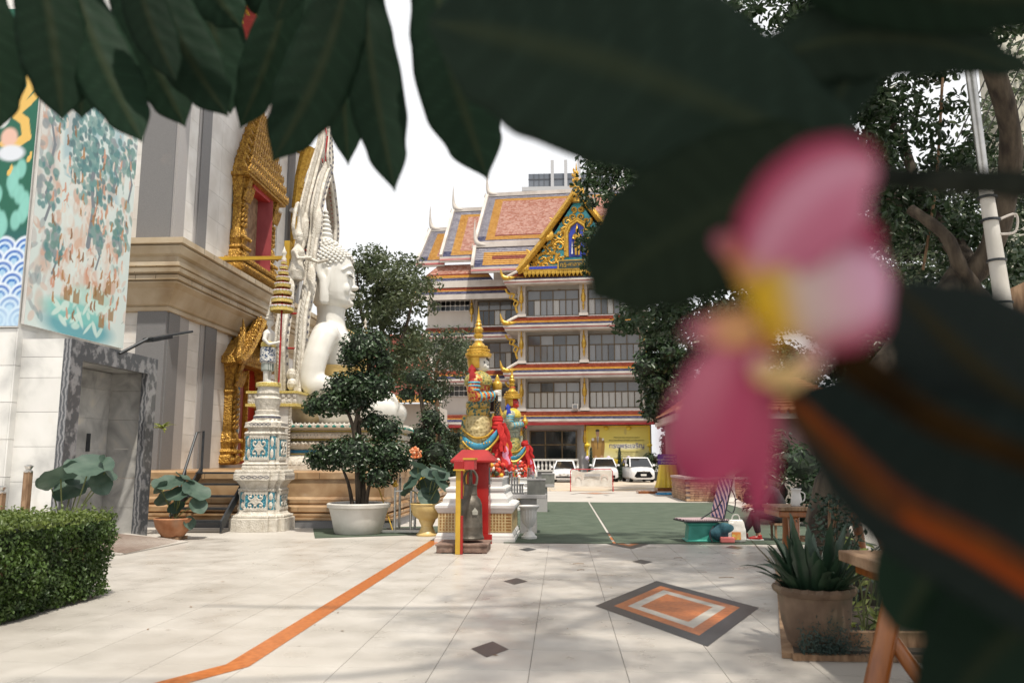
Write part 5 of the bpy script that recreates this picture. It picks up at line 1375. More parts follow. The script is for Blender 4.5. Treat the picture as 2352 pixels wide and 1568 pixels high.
# right arm down over the shin, left hand in lap
q.tube(spline([(-.12, -1.12, 2.5), (-.28, -1.42, 1.85), (-.35, -1.52, 1.15), (-.1, -1.55, .95)], 5), [.36, .36, .355, .35, .34, .34, .33, .33, .32, .32, .31, .31, .31, .31, .3, .3], 14)
q.tube(spline([(-.35, -1.52, 1.12), (.35, -1.62, .98), (1.0, -1.68, .93), (1.45, -1.68, .84)], 5), [.31, .31, .31, .3, .3, .29, .28, .27, .25, .24, .22, .21, .2, .19, .18, .18], 14)
q.ell((1.62, -1.68, .80), (.30, .22, .12), 12, 8)
for k in range(4):
    y = -1.84 + k * .105; L_ = (.36, .44, .46, .4)[k]
    q.tube([(1.8, y, .80), (1.93, y, .66), (1.96, y, .5), (1.95, y, .76 - L_)], [.062, .06, .056, .045], 8)
q.tube([(1.5, -1.5, .82), (1.68, -1.44, .76), (1.85, -1.43, .68)], [.08, .07, .06], 8)
q.tube(spline([(-.12, 1.12, 2.5), (-.28, 1.45, 1.85), (-.3, 1.5, 1.2), (.3, 1.1, .95), (.8, .5, .9)], 4), [.36, .35, .35, .34, .34, .33, .33, .32, .32, .3, .28, .26, .25, .24, .22, .21, .2], 14)
q.ell((1.0, .1, .95), (.22, .42, .1), 10, 8)
put('statue_body', sculpt(q, .045, 7, m_bud, fac=.6), bud)
# head
q = MB()
HP = [(3.40, .18, -.22, .22), (3.46, .34, -.3, .34), (3.54, .43, -.38, .42), (3.64, .465, -.44, .475), (3.74, .455, -.48, .51), (3.86, .47, -.52, .54), (4.0, .47, -.56, .56), (4.2, .475, -.6, .575), (4.4, .47, -.62, .58), (4.55, .485, -.62, .58), (4.68, .49, -.6, .57), (4.85, .455, -.58, .55), (5.0, .38, -.54, .5), (5.14, .2, -.42, .36)]
R_ = []
for z, xf, xb, wy in HP:
    ring = []
    for j in range(28):
        a = 2 * PI * j / 28; c_, s_ = math.cos(a), math.sin(a)
        p_ = 2.4 if c_ > 0 else 2.0
        r = (abs(c_) ** p_ + abs(s_) ** p_) ** (-1 / p_)
        mid = (xf + xb) / 2 - .02
        ring.append((mid + (xf - mid if c_ > 0 else mid - xb) * c_ * r, wy * s_ * r, z))
    R_.append(ring)
q.ring_loft(R_)
q.hull8([(.40, -.15, 4.03), (.56, -.075, 4.0), (.56, .075, 4.0), (.40, .15, 4.03)], [(.42, -.055, 4.66), (.505, -.03, 4.64), (.505, .03, 4.64), (.42, .055, 4.66)])
q.ell((.55, 0, 4.085), (.085, .085, .07), 10, 8)
for s_ in (-1, 1):
    q.ell((.50, s_ * .105, 4.06), (.085, .055, .055), 8, 6)
    q.tube(spline([(.49, s_ * .06, 4.60), (.475, s_ * .2, 4.68), (.40, s_ * .38, 4.62), (.28, s_ * .49, 4.48)], 4), .033, 6)
    q.ell((.405, s_ * .25, 4.42), (.10, .15, .085), 10, 8)
    q.tube(spline([(.485, s_ * .1, 4.385), (.495, s_ * .24, 4.365), (.40, s_ * .40, 4.395)], 4), .022, 6)
    q.ell((.34, s_ * .3, 3.98), (.12, .14, .2), 10, 8)
q.tube(spline([(.40, -.2, 3.87), (.50, -.08, 3.89), (.52, 0, 3.875), (.50, .08, 3.89), (.40, .2, 3.87)], 4), [.012, .025, .034, .04, .045, .046, .045, .042, .044, .046, .045, .042, .04, .034, .028, .02, .012], 7)
q.tube(spline([(.40, -.15, 3.80), (.485, -.06, 3.785), (.50, 0, 3.78), (.485, .06, 3.785), (.40, .15, 3.80)], 4), [.012, .025, .034, .04, .045, .048, .05, .05, .05, .05, .05, .048, .045, .04, .034, .025, .012], 7)
q.ell((.44, 0, 3.60), (.085, .13, .10), 10, 8)
for s_ in (-1, 1):   # long ears
    q.tube(spline([(-.06, s_ * .56, 4.62), (-.2, s_ * .62, 4.66), (-.24, s_ * .62, 4.4), (-.14, s_ * .6, 4.15), (-.1, s_ * .6, 3.8), (-.09, s_ * .58, 3.46)], 4), [.05, .06, .06, .065, .07, .07, .07, .075, .08, .085, .09, .1, .1, .105, .11, .11, .115, .12, .12, .12, .09], 8, flat=.7)
    q.tube(spline([(-.02, s_ * .56, 4.5), (-.02, s_ * .58, 4.2), (-.05, s_ * .59, 3.9)], 4), .06, 7)
hd_ = put('statue_head', sculpt(q, .022, 6, m_bud, fac=.5), bud)
q = MB()
for s_ in (-1, 1): q.tube(spline([(.505, s_ * .12, 4.352), (.508, s_ * .23, 4.338), (.43, s_ * .39, 4.362)], 4), .012, 5)
q.obj('eyelash_line', m_steel, bud)
# hair
q = MB()
q.ell((-.1, 0, 4.78), (.56, .585, .52), 20, 14); q.ell((-.18, 0, 5.12), (.40, .40, .36), 16, 10)
N_ = 560; gr = PI * (3 - math.sqrt(5))
for (c0, rr_, n_) in (((-.1, 0, 4.78), (.575, .60, .535), 430), ((-.18, 0, 5.12), (.415, .415, .375), 190)):
    for i in range(n_):
        z = 1 - 2 * (i + .5) / n_; r = math.sqrt(1 - z * z); a = i * gr
        p = Vector((c0[0] + rr_[0] * r * math.cos(a), c0[1] + rr_[1] * r * math.sin(a), c0[2] + rr_[2] * z))
        lim = 4.84 + .0 * p.x - (.42 - p.x) * .62 if p.x > -.15 else 4.2
        lim = max(lim, 4.22)
        if p.x > .30 and p.z < 4.90: continue
        if p.z < lim: continue
        if n_ == 430 and (p - Vector((-.18, 0, 5.12))).length < .38: continue
        q.lathe([(.056, -.02), (.05, .025), (.022, .05), (.001, .055)], 6, c=p) if False else q.ell(p, (.053, .053, .053), 7, 5)
q.obj('curled_hair', m_bud, bud, smooth=60)
q = MB()
rings = [(.17, 5.42), (.21, 5.5), (.17, 5.56)] + [((.19 - .15 * t) + .018 * (1 if k % 2 else -1), 5.58 + .85 * t) for k, t in enumerate([i / 12 for i in range(13)])] + [(0.005, 6.5)]
q.lathe(rings, 16, c=(-.2, 0, 0)); q.obj('crown_flame', m_bud, bud, smooth=35)
HM = Matrix.Translation((.42, 0, 3.5)) @ Matrix.Diagonal((1.24, 1.16, 1.0, 1)) @ Matrix.Translation((-.42, 0, -3.5))
for nm in ('statue_head', 'eyelash_line', 'curled_hair', 'crown_flame'):
    for o in bud.children:
        if o.name.split('.')[0] == nm: o.data.transform(HM)
# robe: sash wrapped round the chest, shoulder fold and hip cloth
def trad(z):
    for (o0, z0, a0, b0_), (o1, z1, a1, b1_) in zip(TP, TP[1:]):
        if z <= z1:
            t = max(0, (z - z0) / (z1 - z0)); return lerp(o0, o1, t), lerp(a0, a1, t), lerp(b0_, b1_, t)
    return TP[-1][0], TP[-1][2], TP[-1][3]
q = MB(); rg = []
for k in range(13):
    ring = []
    for j in range(48):
        a = 2 * PI * j / 48; y_ = math.sin(a)
        top = 1.72 + 1.15 * smoothstep(-.25, .95, y_)
        z = lerp(.72, top, k / 12)
        ox, rx, ry = trad(z)
        f = .045 + .012 * math.sin(k * 2.6 + j * .35)
        ring.append((ox + (rx + f) * math.cos(a), (ry + f) * math.sin(a), z))
    rg.append(ring)
q.ring_loft(rg, cap=False)
q.obj('robe', m_robe, bud, smooth=70)
q = MB(); q.tube(spline([(.62, .1, 1.9), (.68, .42, 2.35), (.55, .75, 2.72), (.1, .9, 2.95), (-.4, .8, 2.75)], 5), .16, 10, flat=.35)
q.tube([(.66, .55, 2.5), (.76, .5, 1.8), (.7, .45, 1.0)], .2, 8, flat=.25); q.obj('robe_fold', m_robe, bud, smooth=70)
m_hip = mat('stained_hip_cloth', (.44, .34, .19), (.64, .57, .44), rough=.5, scale=3, det=8, bump=.2, bsc=20, dirt=((.18, .12, .06), 6, .58, .7))
q = MB(); q.tube(spline([(-.86, -.7, .05), (-.82, -1.1, .5), (-.55, -1.35, .85), (-.1, -1.6, .9)], 5), [.1, .13, .16, .2, .22, .24, .25, .26, .26, .26, .24, .22, .18, .14, .1, .06], 10, flat=.6)
q.ell((-.42, -1.05, .46), (.56, .46, .47), 14, 10); put('hip_cloth', sculpt(q, .04, 4, m_hip), bud)
# offerings on the terrace edge: little figures, flower vase, glasses
of = thing('flower_vase', 'vase of orange and peach flowers beside the pedestal on the terrace edge', 'vase', onY(953, 1074, 20.6))
of.scale = (.7, .7, .7)
MB().lathe([(.07, 0), (.1, .1), (.06, .24), (.09, .3), (.08, .3)], 12).obj('vase_body', m_glass, of, smooth=50)
q = MB()
for i in range(46):
    a = uni(0, 6.28); r = uni(0, .26); q.ell((r * math.cos(a), r * math.sin(a), .38 + uni(0, .36) * (1 - r)), uni(.035, .065), 6, 5)
q.obj('blossoms', mat('peach_petal', (.62, .17, .05), (.72, .45, .28), kind='cell', scale=9, rough=.7), of)
m_gilt = mat('gilded_toy', (.55, .42, .2), (.7, .62, .45), rough=.4, scale=8)
base_f = None
for i in range(6):
    q = MB(); x = i
    q.lathe([(.07, 0), (.08, .08), (.045, .16), (.06, .22), (.03, .26)], 8); q.ell((0, 0, .31), (.045, .045, .055), 8, 6); q.tube([(.05, 0, .2), (.1, -.03, .28), (.08, 0, .36)], .016, 5)
    q.obj('offering_figurine', m_gilt, loc=onY(852 + i * 15, 1078 - (i % 2), 18.9), label=('first', 'second', 'third', 'fourth', 'fifth', 'sixth')[i] + ' small gilt figurine from the left on the terrace edge beside the statue', cat='figurine', group='small gilt figurines on the terrace edge')
for i in range(3):
    q = MB(); q.lathe([(.035, 0), (.045, .12), (.04, .12)], 10); q.obj('offering_glass', m_glass, loc=onY(936 + i * 16, 1077, 19.2), label=('leftmost', 'middle', 'rightmost')[i] + ' drinking glass offered on the terrace edge near the flower vase', cat='glass', group='glasses on the terrace edge')
# ------------------------------------------------------------------ giants on white podiums
def podium(name, label, c, wx, wy, h):
    p = thing(name, label, 'podium', c)
    sq = [(-1, -1), (1, -1), (1, 1), (-1, 1)]
    S = lambda pr, nm, mt_, **k: MB().loft(sq, [((wx * a, wy * b), z) for a, b, z in pr]).obj(nm, mt_, p, **k)
    S([(1, 1, .003), (1, 1, .07), (.97, .98, .075), (.97, .98, .12), (.94, .96, .16), (.93, .95, .17)], 'podium_base', m_wpaint)
    S([(.91, .94, .17), (.91, .94, h * .45)], 'podium_core', m_wpaint)
    S([(.93, .95, h * .45), (.96, .97, h * .48), (1, 1, h * .53), (1, 1, h * .57), (.9, .94, h * .6), (.8, .88, h * .6)], 'podium_cornice', m_wpaint)
    S([(.82, .9, h * .6), (.82, .9, h * .67), (.78, .88, h * .70), (.72, .84, h * .76), (.76, .86, h * .8), (.76, .86, h * .83), (.66, .8, h * .86), (.66, .8, h * .96), (.7, .82, h * .98), (.7, .82, h)], 'podium_upper', m_wpaint)
    # gilt lattice panel on core: rods and squares
    la = MB(); z0, z1 = .18, h * .445; x1 = wx * .90; y1 = wy * .935
    bk = MB(); bk.box(-wx * .915, wx * .915, -wy * .945, wy * .945, z0, z1); bk.obj('lattice_ground', mat('amber_ground', (.34, .17, .05), (.46, .26, .09), scale=6, rough=.5), p)
    for i in range(int(x1 * 2 / .06)):
        for s_ in (-1, 1): la.box(-x1 + i * .06 - .012, -x1 + i * .06 + .012, s_ * wy * .95 - .006, s_ * wy * .95 + .006, z0, z1)
    for i in range(int((y1 * 2) / .06)):
        for s_ in (-1, 1): la.box(s_ * wx * .92 - .006, s_ * wx * .92 + .006, -y1 + i * .06 - .012, -y1 + i * .06 + .012, z0, z1)
    for k in range(int((z1 - z0) / .055)):
        z = z0 + .02 + k * .055
        for s_ in (-1, 1):
            la.box(-x1, x1, s_ * wy * .951 - .005, s_ * wy * .951 + .005, z - .008, z + .008); la.box(s_ * wx * .921 - .005, s_ * wx * .921 + .005, -y1, y1, z - .008, z + .008)
    la.obj('gilt_lattice', mat('pale_gilt', (.50, .38, .18), (.66, .54, .3), rough=.35, metal=.3, scale=20), p, kind='stuff')
    return p
podium('white_podium', 'white stepped podium with gilt lattice under the nearer giant', (-1.66, 16.35, 0), .76, 1.05, 1.2)
podium('white_podium', 'white stepped podium with gilt lattice under the farther giant', (-1.5, 25.6, 0), .8, 1.05, .98)
def giant(name, label, c, pal, s=1.0):
    g_ = thing(name, label, 'statue', c)
    skin, cloth, chest, arm, leg_, sash, gold_ = pal
    q = MB()
    for s_ in (-1, 1):
        q.tube([(.02, s_ * .17, .0), (.0, s_ * .17, .3), (.02, s_ * .17, .62), (0, s_ * .14, 1.0)], [.11, .135, .17, .22], 12); q.ell((.12, s_ * .17, .05), (.2, .09, .07), 10, 6)
    q.lathe([(.30, .75), (.33, .95), (.32, 1.15), (.27, 1.3)], 16, sx=.85)
    put('giant_lower_body', sculpt(q, .025, 3, leg_), g_)
    MB().lathe([(.27, 1.28), (.30, 1.34), (.30, 1.42), (.28, 1.44), (.31, 1.47), (.31, 1.56), (.27, 1.6)], 20, sx=.86).obj('giant_belt', cloth, g_, smooth=40)
    q = MB(); q.lathe([(.26, 1.55), (.25, 1.65), (.29, 1.85), (.33, 2.0), (.30, 2.12), (.18, 2.2), (.13, 2.26)], 20, sx=.86, sy=1.12); q.obj('giant_torso', arm, g_, smooth=60)
    q = MB(); q.lathe([(.335, 1.93), (.35, 1.97), (.345, 2.04), (.30, 2.14), (.17, 2.23)], 24, sx=.88, sy=1.14); q.obj('giant_collar', chest, g_, smooth=60)
    for s_ in (-1, 1):
        q = MB()
        q.ell((-.02, s_ * .4, 2.0), (.16, .13, .16), 12, 8)
        q.tube([(-.03, s_ * .42, 2.0), (-.06, s_ * .46, 1.78), (-.02, s_ * .43, 1.66), (.15, s_ * .3, 1.68), (.36, s_ * .12, 1.72)], [.13, .12, .115, .1, .075], 12)
        put('giant_arm', sculpt(q, .02, 3, arm), g_)
    q = MB()  # arm bands
    for s_ in (-1, 1):
        for t, r in ((.15, .135), (.4, .13), (.7, .125)):
            p = lerp(Vector((-.03, s_ * .42, 2.0)), Vector((-.05, s_ * .455, 1.72)), t); q.lathe([(r * .98, -.02), (r * 1.06, 0), (r * .98, .02)], 14, c=p)
        for t in (.2, .45, .7, .9):
            a_, b_ = Vector((-.02, s_ * .43, 1.66)), Vector((.36, s_ * .12, 1.72)); p = lerp(a_, b_, t); d = (b_ - a_).normalized(); r = lerp(.115, .08, t)
            q.tube([p - d * .018, p + d * .018], r * 1.07, 14)
    q.obj('arm_band', mat('turquoise_band', (.03, .25, .36), (.10, .42, .55), scale=12, rough=.35), g_, kind='stuff')
    # fists one above the other with separate fingers
    q = MB()
    for k, z in enumerate((1.78, 1.66)):
        s_ = -1 if k == 0 else 1
        q.ell((.40, s_ * .05, z), (.075, .06, .065), 10, 8)
        for f in range(4): q.tube([(.42, s_ * .085, z + .045 - f * .03), (.485, s_ * .05, z + .045 - f * .03), (.485, -s_ * .035, z + .043 - f * .03), (.43, -s_ * .06, z + .04 - f * .03)], .019, 6)
        q.tube([(.37, s_ * .02, z + .06), (.42, -s_ * .02, z + .085), (.47, -s_ * .03, z + .07)], .022, 6)
    q.obj('giant_hand', skin, g_, smooth=60)
    # demon head
    q = MB(); q.lathe([(.13, 2.18), (.14, 2.3)], 14); q.ell((.0, 0, 2.42), (.2, .18, .21), 16, 12); q.ell((.10, 0, 2.33), (.14, .14, .10), 12, 8); q.ell((.19, 0, 2.43), (.05, .05, .045), 8, 6)
    for s_ in (-1, 1):
        q.ell((.15, s_ * .075, 2.50), (.05, .045, .04), 8, 6); q.ell((.13, s_ * .1, 2.36), (.07, .05, .06), 8, 6); q.ell((.21, s_ * .035, 2.42), (.03, .025, .025), 6, 5)
    put('giant_head', sculpt(q, .016, 2, skin), g_)
    q = MB()
    for s_ in (-1, 1):
        q.ell((.19, s_ * .075, 2.505), (.02, .03, .026), 8, 6); q.tube(spline([(.20, s_ * .03, 2.55), (.185, s_ * .09, 2.575), (.13, s_ * .14, 2.55)], 3), .014, 5); q.tube(spline([(.225, 0, 2.375), (.2, s_ * .07, 2.37), (.15, s_ * .12, 2.40), (.14, s_ * .13, 2.45)], 3), .013, 5)
        q.tube(spline([(.215, 0, 2.32), (.19, s_ * .06, 2.31), (.15, s_ * .1, 2.34)], 3), .011, 5)
    q.obj('face_paint', m_steel, g_)
    q = MB()
    for s_ in (-1, 1): q.tube([(.2, s_ * .05, 2.34), (.23, s_ * .06, 2.38)], [.014, .003], 5)
    q.objs('tusk', m_wpaint, g_)
    # crown: helmet, brim, small mask, spire
    q = MB(); q.lathe([(.21, 2.30), (.235, 2.42), (.24, 2.52), (.275, 2.54), (.285, 2.57), (.275, 2.6), (.255, 2.61), (.26, 2.64), (.23, 2.67), (.235, 2.69), (.19, 2.73), (.195, 2.75), (.14, 2.80), (.12, 2.84), (.085, 2.86), (.08, 2.98), (.10, 2.99), (.11, 3.03), (.07, 3.06), (.10, 3.1), (.105, 3.16), (.06, 3.22), (.08, 3.25), (.05, 3.3), (.06, 3.32), (.035, 3.38), (.02, 3.5), (0, 3.68)], 20)
    rr = []
    for i, v_ in enumerate(q.v):  # open the helmet over the face
        x, y, z = v_
        if z < 2.54 and x > .05: x = .05 - (x - .05) * .15
        rr.append((x, y, z))
    q.v = rr
    for i in range(22):
        a = 2 * PI * i / 22; q.ell((.268 * math.cos(a), .268 * math.sin(a), 2.605), .022, 6, 4); q.spike((.235 * math.cos(a), .235 * math.sin(a), 2.66), (-math.sin(a), math.cos(a), 0), (math.cos(a) * .1, math.sin(a) * .1, 1), .025, .012, .06); q.spike((.19 * math.cos(a), .19 * math.sin(a), 2.735), (-math.sin(a), math.cos(a), 0), (0, 0, 1), .022, .012, .06)
    q.obj('giant_crown', gold_, g_, smooth=40)
    q = MB(); q.ell((0, 0, 2.92), (.092, .088, .065), 10, 8); q.ell((.09, 0, 2.92), .02, 6, 5); q.obj('crown_mask', skin, g_, smooth=60)
    q = MB()
    for s_ in (-1, 1): q.spike((-.1, s_ * .2, 2.18), (1, 0, 0), (-.1, s_ * .1, 1), .07, .03, .2); q.spike((-.06, s_ * .5, 1.95), (1, 0, 0), (-.05, 0, 1), .06, .025, .34)
    q.objs('shoulder_flame', sash, g_)
    # skirt panels: curved hip sash, front apron, tail
    q = MB()
    for s_ in (-1, 1):
        q.tube(spline([(-.3, s_ * .15, .82), (-.1, s_ * .33, .66), (.15, s_ * .32, .64), (.36, s_ * .18, .85), (.44, s_ * .12, 1.0)], 4), [.04, .06, .07, .08, .08, .08, .08, .085, .085, .085, .085, .08, .07, .06, .05, .035, .02], 8, flat=.4, up=(0, 0, 1))
    q.objs('hip_sash', mat('sky_blue_sash', (.03, .20, .34), (.07, .32, .46), rough=.35, scale=5), g_, smooth=60)
    q = MB()
    for s_ in (-1, 1):
        q.tube(spline([(-.3, s_ * .18, .74), (-.08, s_ * .36, .56), (.18, s_ * .35, .54), (.42, s_ * .2, .78), (.50, s_ * .12, .98)], 4), .03, 6); q.tube(spline([(-.3, s_ * .14, .98), (-.05, s_ * .34, .82), (.2, s_ * .33, .84), (.34, s_ * .2, .98)], 4), .026, 6)
        for i in range(9): q.ell((-.2 + i * .06, s_ * .36, .67 + .015 * abs(i - 4)), (.018, .014, .022), 6, 4)
    q.obj('sash_trim', gold_, g_, smooth=60)
    q = MB(); q.tube([(-.27, 0, 1.3), (-.30, 0, .95), (-.29, 0, .5)], [.06, .08, .1], 8, flat=.4); q.tube([(.27, 0, 1.35), (.31, 0, 1.0), (.33, 0, .5)], [.08, .1, .12], 8, flat=.4); q.obj('apron', cloth, g_)
    q = MB(); q.lathe([(.27, .55), (.29, .6), (.285, .7), (.265, .75)], 18, sx=.86, sy=1.15); q.obj('skirt_hem', arm, g_)
    return g_
m_scaleY = mat('tan_scale_cloth', (.20, .15, .05), (.46, .37, .18), kind='vor', scale=13, rough=.5, lo=.1, hi=.55, bump=.8, bsc=13, bkind='vor')
m_scaleG = mat('green_gold_scale', (.05, .10, .06), (.36, .30, .08), kind='vor', scale=15, rough=.35, lo=.15, hi=.5, bump=.8, bsc=15, bkind='vor')
m_redorn = mat('red_gold_brocade', (.36, .025, .02), (.52, .30, .05), kind='vor', scale=17, rough=.4, lo=.42, hi=.62, bump=.4, bsc=17, bkind='vor')
m_grnorn = mat('green_gold_brocade', (.03, .09, .07), (.42, .28, .06), kind='vor', scale=16, rough=.4, lo=.4, hi=.6)
m_tealorn = mat('teal_grey_brocade', (.08, .12, .11), (.34, .35, .26), kind='vor', scale=20, rough=.4, lo=.15, hi=.5)
m_wskin = mat('white_skin', (.66, .64, .58), (.74, .72, .68), rough=.3, scale=4)
m_rskin = mat('red_skin', (.44, .012, .015), (.52, .03, .025), rough=.3, scale=4)
giant('guardian_giant', 'white faced giant in red and turquoise armour with tall gold crown on the near podium', (-1.78, 16.95, 1.17), (m_wskin, m_grnorn, m_scaleG, m_redorn, m_scaleY, m_red, m_goldp))
giant('guardian_giant', 'red faced giant in green and gold armour on the far podium', (-1.62, 26.0, .95), (m_rskin, m_tealorn, mat('yellow_scale', (.34, .24, .02), (.58, .45, .06), kind='vor', scale=16, rough=.35, lo=.1, hi=.5, bump=.6, bsc=16, bkind='vor'), m_tealorn, m_scaleG, m_blue, m_goldp))
def club(name, label, c, ht, seed):
    random.seed(seed)
    k = thing(name, label, 'club', c)
    MB().tube([(0, 0, .02), (0, 0, ht * .8)], .055, 10).obj('club_shaft', m_steel, k, smooth=60)
    q = MB(); q.lathe([(.05, ht * .80), (.075, ht * .815), (.07, ht * .83), (.10, ht * .85), (.11, ht * .89), (.10, ht * .915), (.06, ht * .93), (.065, ht * .94), (.04, ht * .955), (.045, ht * .965), (.015, ht * .985), (0, ht)], 14); q.obj('club_head', m_goldp, k, smooth=50)
    q = MB()
    for i in range(10):
        for j in range(5):
            a = 2 * PI * j / 5 + i * .5; q.ell((.056 * math.cos(a), .056 * math.sin(a), ht * (.58 + i * .02)), .012, 5, 4)
    q.obj('gold_stud', m_goldp, k)
    q = MB()
    for i in range(30):
        z = ht * .56 * (1 - i / 30); r = .10 + .05 * (i / 30) + uni(-.015, .02)
        q.lathe([(r * .9, -.05), (r * 1.08, 0), (r * .9, .05)], 12, c=(uni(-.01, .01), uni(-.01, .01), z))
    q.obj('ribbon_wrap', m_redc, k, smooth=70)
    q = MB()
    for i in range(16):
        a = uni(-1.2, 1.4); z = ht * uni(.18, .5); o = Vector((.12 * math.cos(a), .12 * math.sin(a) - .05, z)); L_ = uni(.4, .75) * min(1, z / .7)
        pts = [o + Vector((math.cos(a) * (.04 + .12 * t) + .03 * math.sin(t * 9 + i), math.sin(a) * .1 * t, -L_ * t + .03)) for t in [j / 7 for j in range(8)]]
        q.tube(pts, [.04, .05, .05, .055, .05, .05, .045, .03], 6, flat=.25)
    q.objs('red_streamer', m_redc, k, smooth=70)
    for nm, mt_, n, z0 in (('orange_bow', mat('orange_cloth', (.62, .16, .02), (.7, .25, .05), scale=9, rough=.7), 2, .3), ('pink_streamer', mat('pink_cloth', (.66, .20, .36), (.72, .34, .46), scale=9, rough=.7), 3, .26), ('pale_blue_streamer', mat('pale_blue_cloth', (.42, .58, .66), (.55, .7, .76), scale=9, rough=.7), 2, .22)):
        q = MB()
        for i in range(n):
            a = uni(-.6, .9); o = Vector((.15, .02 - .1 * i, ht * (z0 + uni(-.03, .05)))); L_ = uni(.3, .55)
            q.tube([o + Vector((.1 * t * math.cos(a) + .02 * math.sin(8 * t), .05 * t, -L_ * t)) for t in [j / 6 for j in range(7)]], [.05, .06, .065, .06, .06, .05, .03], 6, flat=.25)
        q.obj(nm, mt_, k, smooth=70)
    return k
club('giant_club', 'black and gold club wrapped in red ribbons held by the white faced giant', (-1.37, 16.95, 1.2), 2.15, 5)
club('giant_club', 'club wrapped in red ribbons held by the red faced giant', (-1.2, 26.0, .98), 2.0, 8)
# flower offerings at the giants' feet
def offering(name, label, c, n, rr, hh, seed, mats_):
    random.seed(seed); t = thing(name, label, 'flowers', c)
    for nm, mt_, w_ in mats_:
        q = MB()
        for i in range(int(n * w_)):
            a = uni(0, 6.28); r = rr * uni(0, 1) ** .5; q.ell((r * math.cos(a), r * math.sin(a), hh * uni(.05, 1) * (1.1 - r / rr * .6)), uni(.03, .06), 6, 5)
        q.obj(nm, mt_, t, smooth=60)
    return t
m_rfl = mat('red_blossom', (.50, .02, .015), (.64, .10, .03), kind='cell', scale=15, rough=.7)
m_yfl = mat('marigold', (.62, .30, .02), (.7, .5, .06), kind='cell', scale=15, rough=.7)
m_wfl = mat('white_blossom', (.62, .56, .5), (.74, .7, .66), kind='cell', scale=15, rough=.7)
offering('flower_offering', 'heap of red and yellow garlands at the near giant feet beside the red cabinet', (-1.42, 15.75, 1.2), 60, .26, .5, 3, (('red_blossoms', m_rfl, 1), ('marigolds', m_yfl, .35), ('white_blossoms', m_wfl, .35), ('green_leaves', m_leafm, .3)))
offering('flower_offering', 'red flower garlands at the far giant feet', (-1.35, 25.2, .98), 50, .35, .5, 4, (('red_blossoms', m_rfl, 1), ('green_leaves', m_leafm, .3), ('white_blossoms', m_wfl, .2)))
q = MB(); q.tube([(-1.95, 15.9, 1.18), (-2.0, 15.9, 1.55)], .05, 4, flat=.4); q.tube([(-1.9, 15.9, 1.18), (-1.88, 15.9, 1.36)], .05, 4, flat=.4)
q.obj('wooden_marker', m_wood, label='small wooden boards leaning behind the red cabinet roof', cat='board')
# ------------------------------------------------------------------ bell stand, red cabinet, urns, incense tables
pal = thing('steel_pallet', 'rusty low steel pallet under the bronze bell', 'pallet', (-1.7, 13.85, 0))
m_rust = mat('rusty_steel', (.10, .06, .045), (.26, .17, .13), rough=.8, scale=7, det=8, bump=.4, bsc=20, dirt=((.36, .27, .22), 4, .55, .6))
MB().box(-.42, .46, -.36, .42, .12, .155).obj('pallet_top', m_rust, pal, bevel=.006)
for x in (-.4, -.05, .36): MB().box(x, x + .08, -.34, .40, .003, .12).obj('pallet_runner', m_rust, pal)
MB().box(-.40, .44, -.345, -.33, .02, .12).obj('pallet_skirt', m_rust, pal)
bs = thing('bell_stand', 'yellow and red timber frame that holds the bronze bell', 'bell stand', (-1.72, 13.85, 0))
for y, nm in ((-.42, 'near'), (.48, 'far')):
    MB().box(-.05, .03, y - .05, y + .05, .003, 1.38).obj('stand_post', m_yel, bs)
    MB().box(.032, .07, y - .05, y + .05, .003, .62).obj('post_cladding', m_red, bs); MB().box(.032, .06, y - .05, y + .05, .9, 1.38).obj('post_cladding', m_red, bs)
MB().box(-.08, .09, -.52, .58, 1.38, 1.52).obj('stand_beam', m_red, bs, bevel=.01); MB().box(-.09, .1, -.53, .59, 1.36, 1.385).obj('beam_strip', m_yel, bs)
q = MB(); q.box(.08, .26, -.5, -.1, 1.38, 1.54); q.obj('beam_box', m_redtrim, bs); MB().box(.07, .27, -.51, -.09, 1.54, 1.57).obj('box_lid', m_yel, bs)
be = thing('bronze_bell', 'weathered bronze temple bell hanging beside the red cabinet', 'bell', (-1.58, 13.88, .2))
m_brz = mat('weathered_bronze', (.06, .052, .04), (.14, .122, .098), rough=.5, metal=.4, scale=6, det=8, bump=.2, bsc=25, dirt=((.22, .21, .18), 3.5, .60, .5))
q = MB(); q.lathe([(.235, .0), (.24, .03), (.225, .05), (.215, .09), (.212, .2), (.215, .21), (.212, .22), (.205, .45), (.20, .58), (.195, .6), (.17, .67), (.13, .71), (.115, .74), (.12, .76), (.112, .78), (.112, .90), (.12, .91), (.105, .925), (.02, .93)], 28); q.obj('bell_body', m_brz, be, smooth=35)
q = MB()
for a in (0, PI / 2): q.tube(spline([(.1 * math.cos(a), .1 * math.sin(a), .92), (.11 * math.cos(a), .11 * math.sin(a), 1.05), (.04 * math.cos(a), .04 * math.sin(a), 1.16), (-.04 * math.cos(a), -.04 * math.sin(a), 1.16), (-.11 * math.cos(a), -.11 * math.sin(a), 1.05), (-.1 * math.cos(a), -.1 * math.sin(a), .92)], 4), .022, 8)
q.tube([(0, 0, 1.14), (.0, 0, 1.22), (.02, 0, 1.26)], .018, 6); q.obj('bell_crown', m_brz, be, smooth=60)
MB().tube([(0, 0, 1.22), (-.03, .02, 1.28), (0, .02, 1.36)], .012, 6).obj('bell_rope', m_woodd, be)
q = MB(); q.spike((.1, -.19, .42), Vector((.9, .45, 0)).normalized(), (0, 0, 1), .045, .012, .12); q.obj('bell_medallion', mat('pale_bronze', (.3, .29, .25)), be)
cab = thing('red_cabinet', 'tall red lacquered cabinet with a hipped roof behind the bell', 'cabinet', (-1.6, 14.75, 0))
MB().box(-.28, .27, -.2, .25, .05, 1.48).obj('cabinet_body', m_red, cab, bevel=.008)
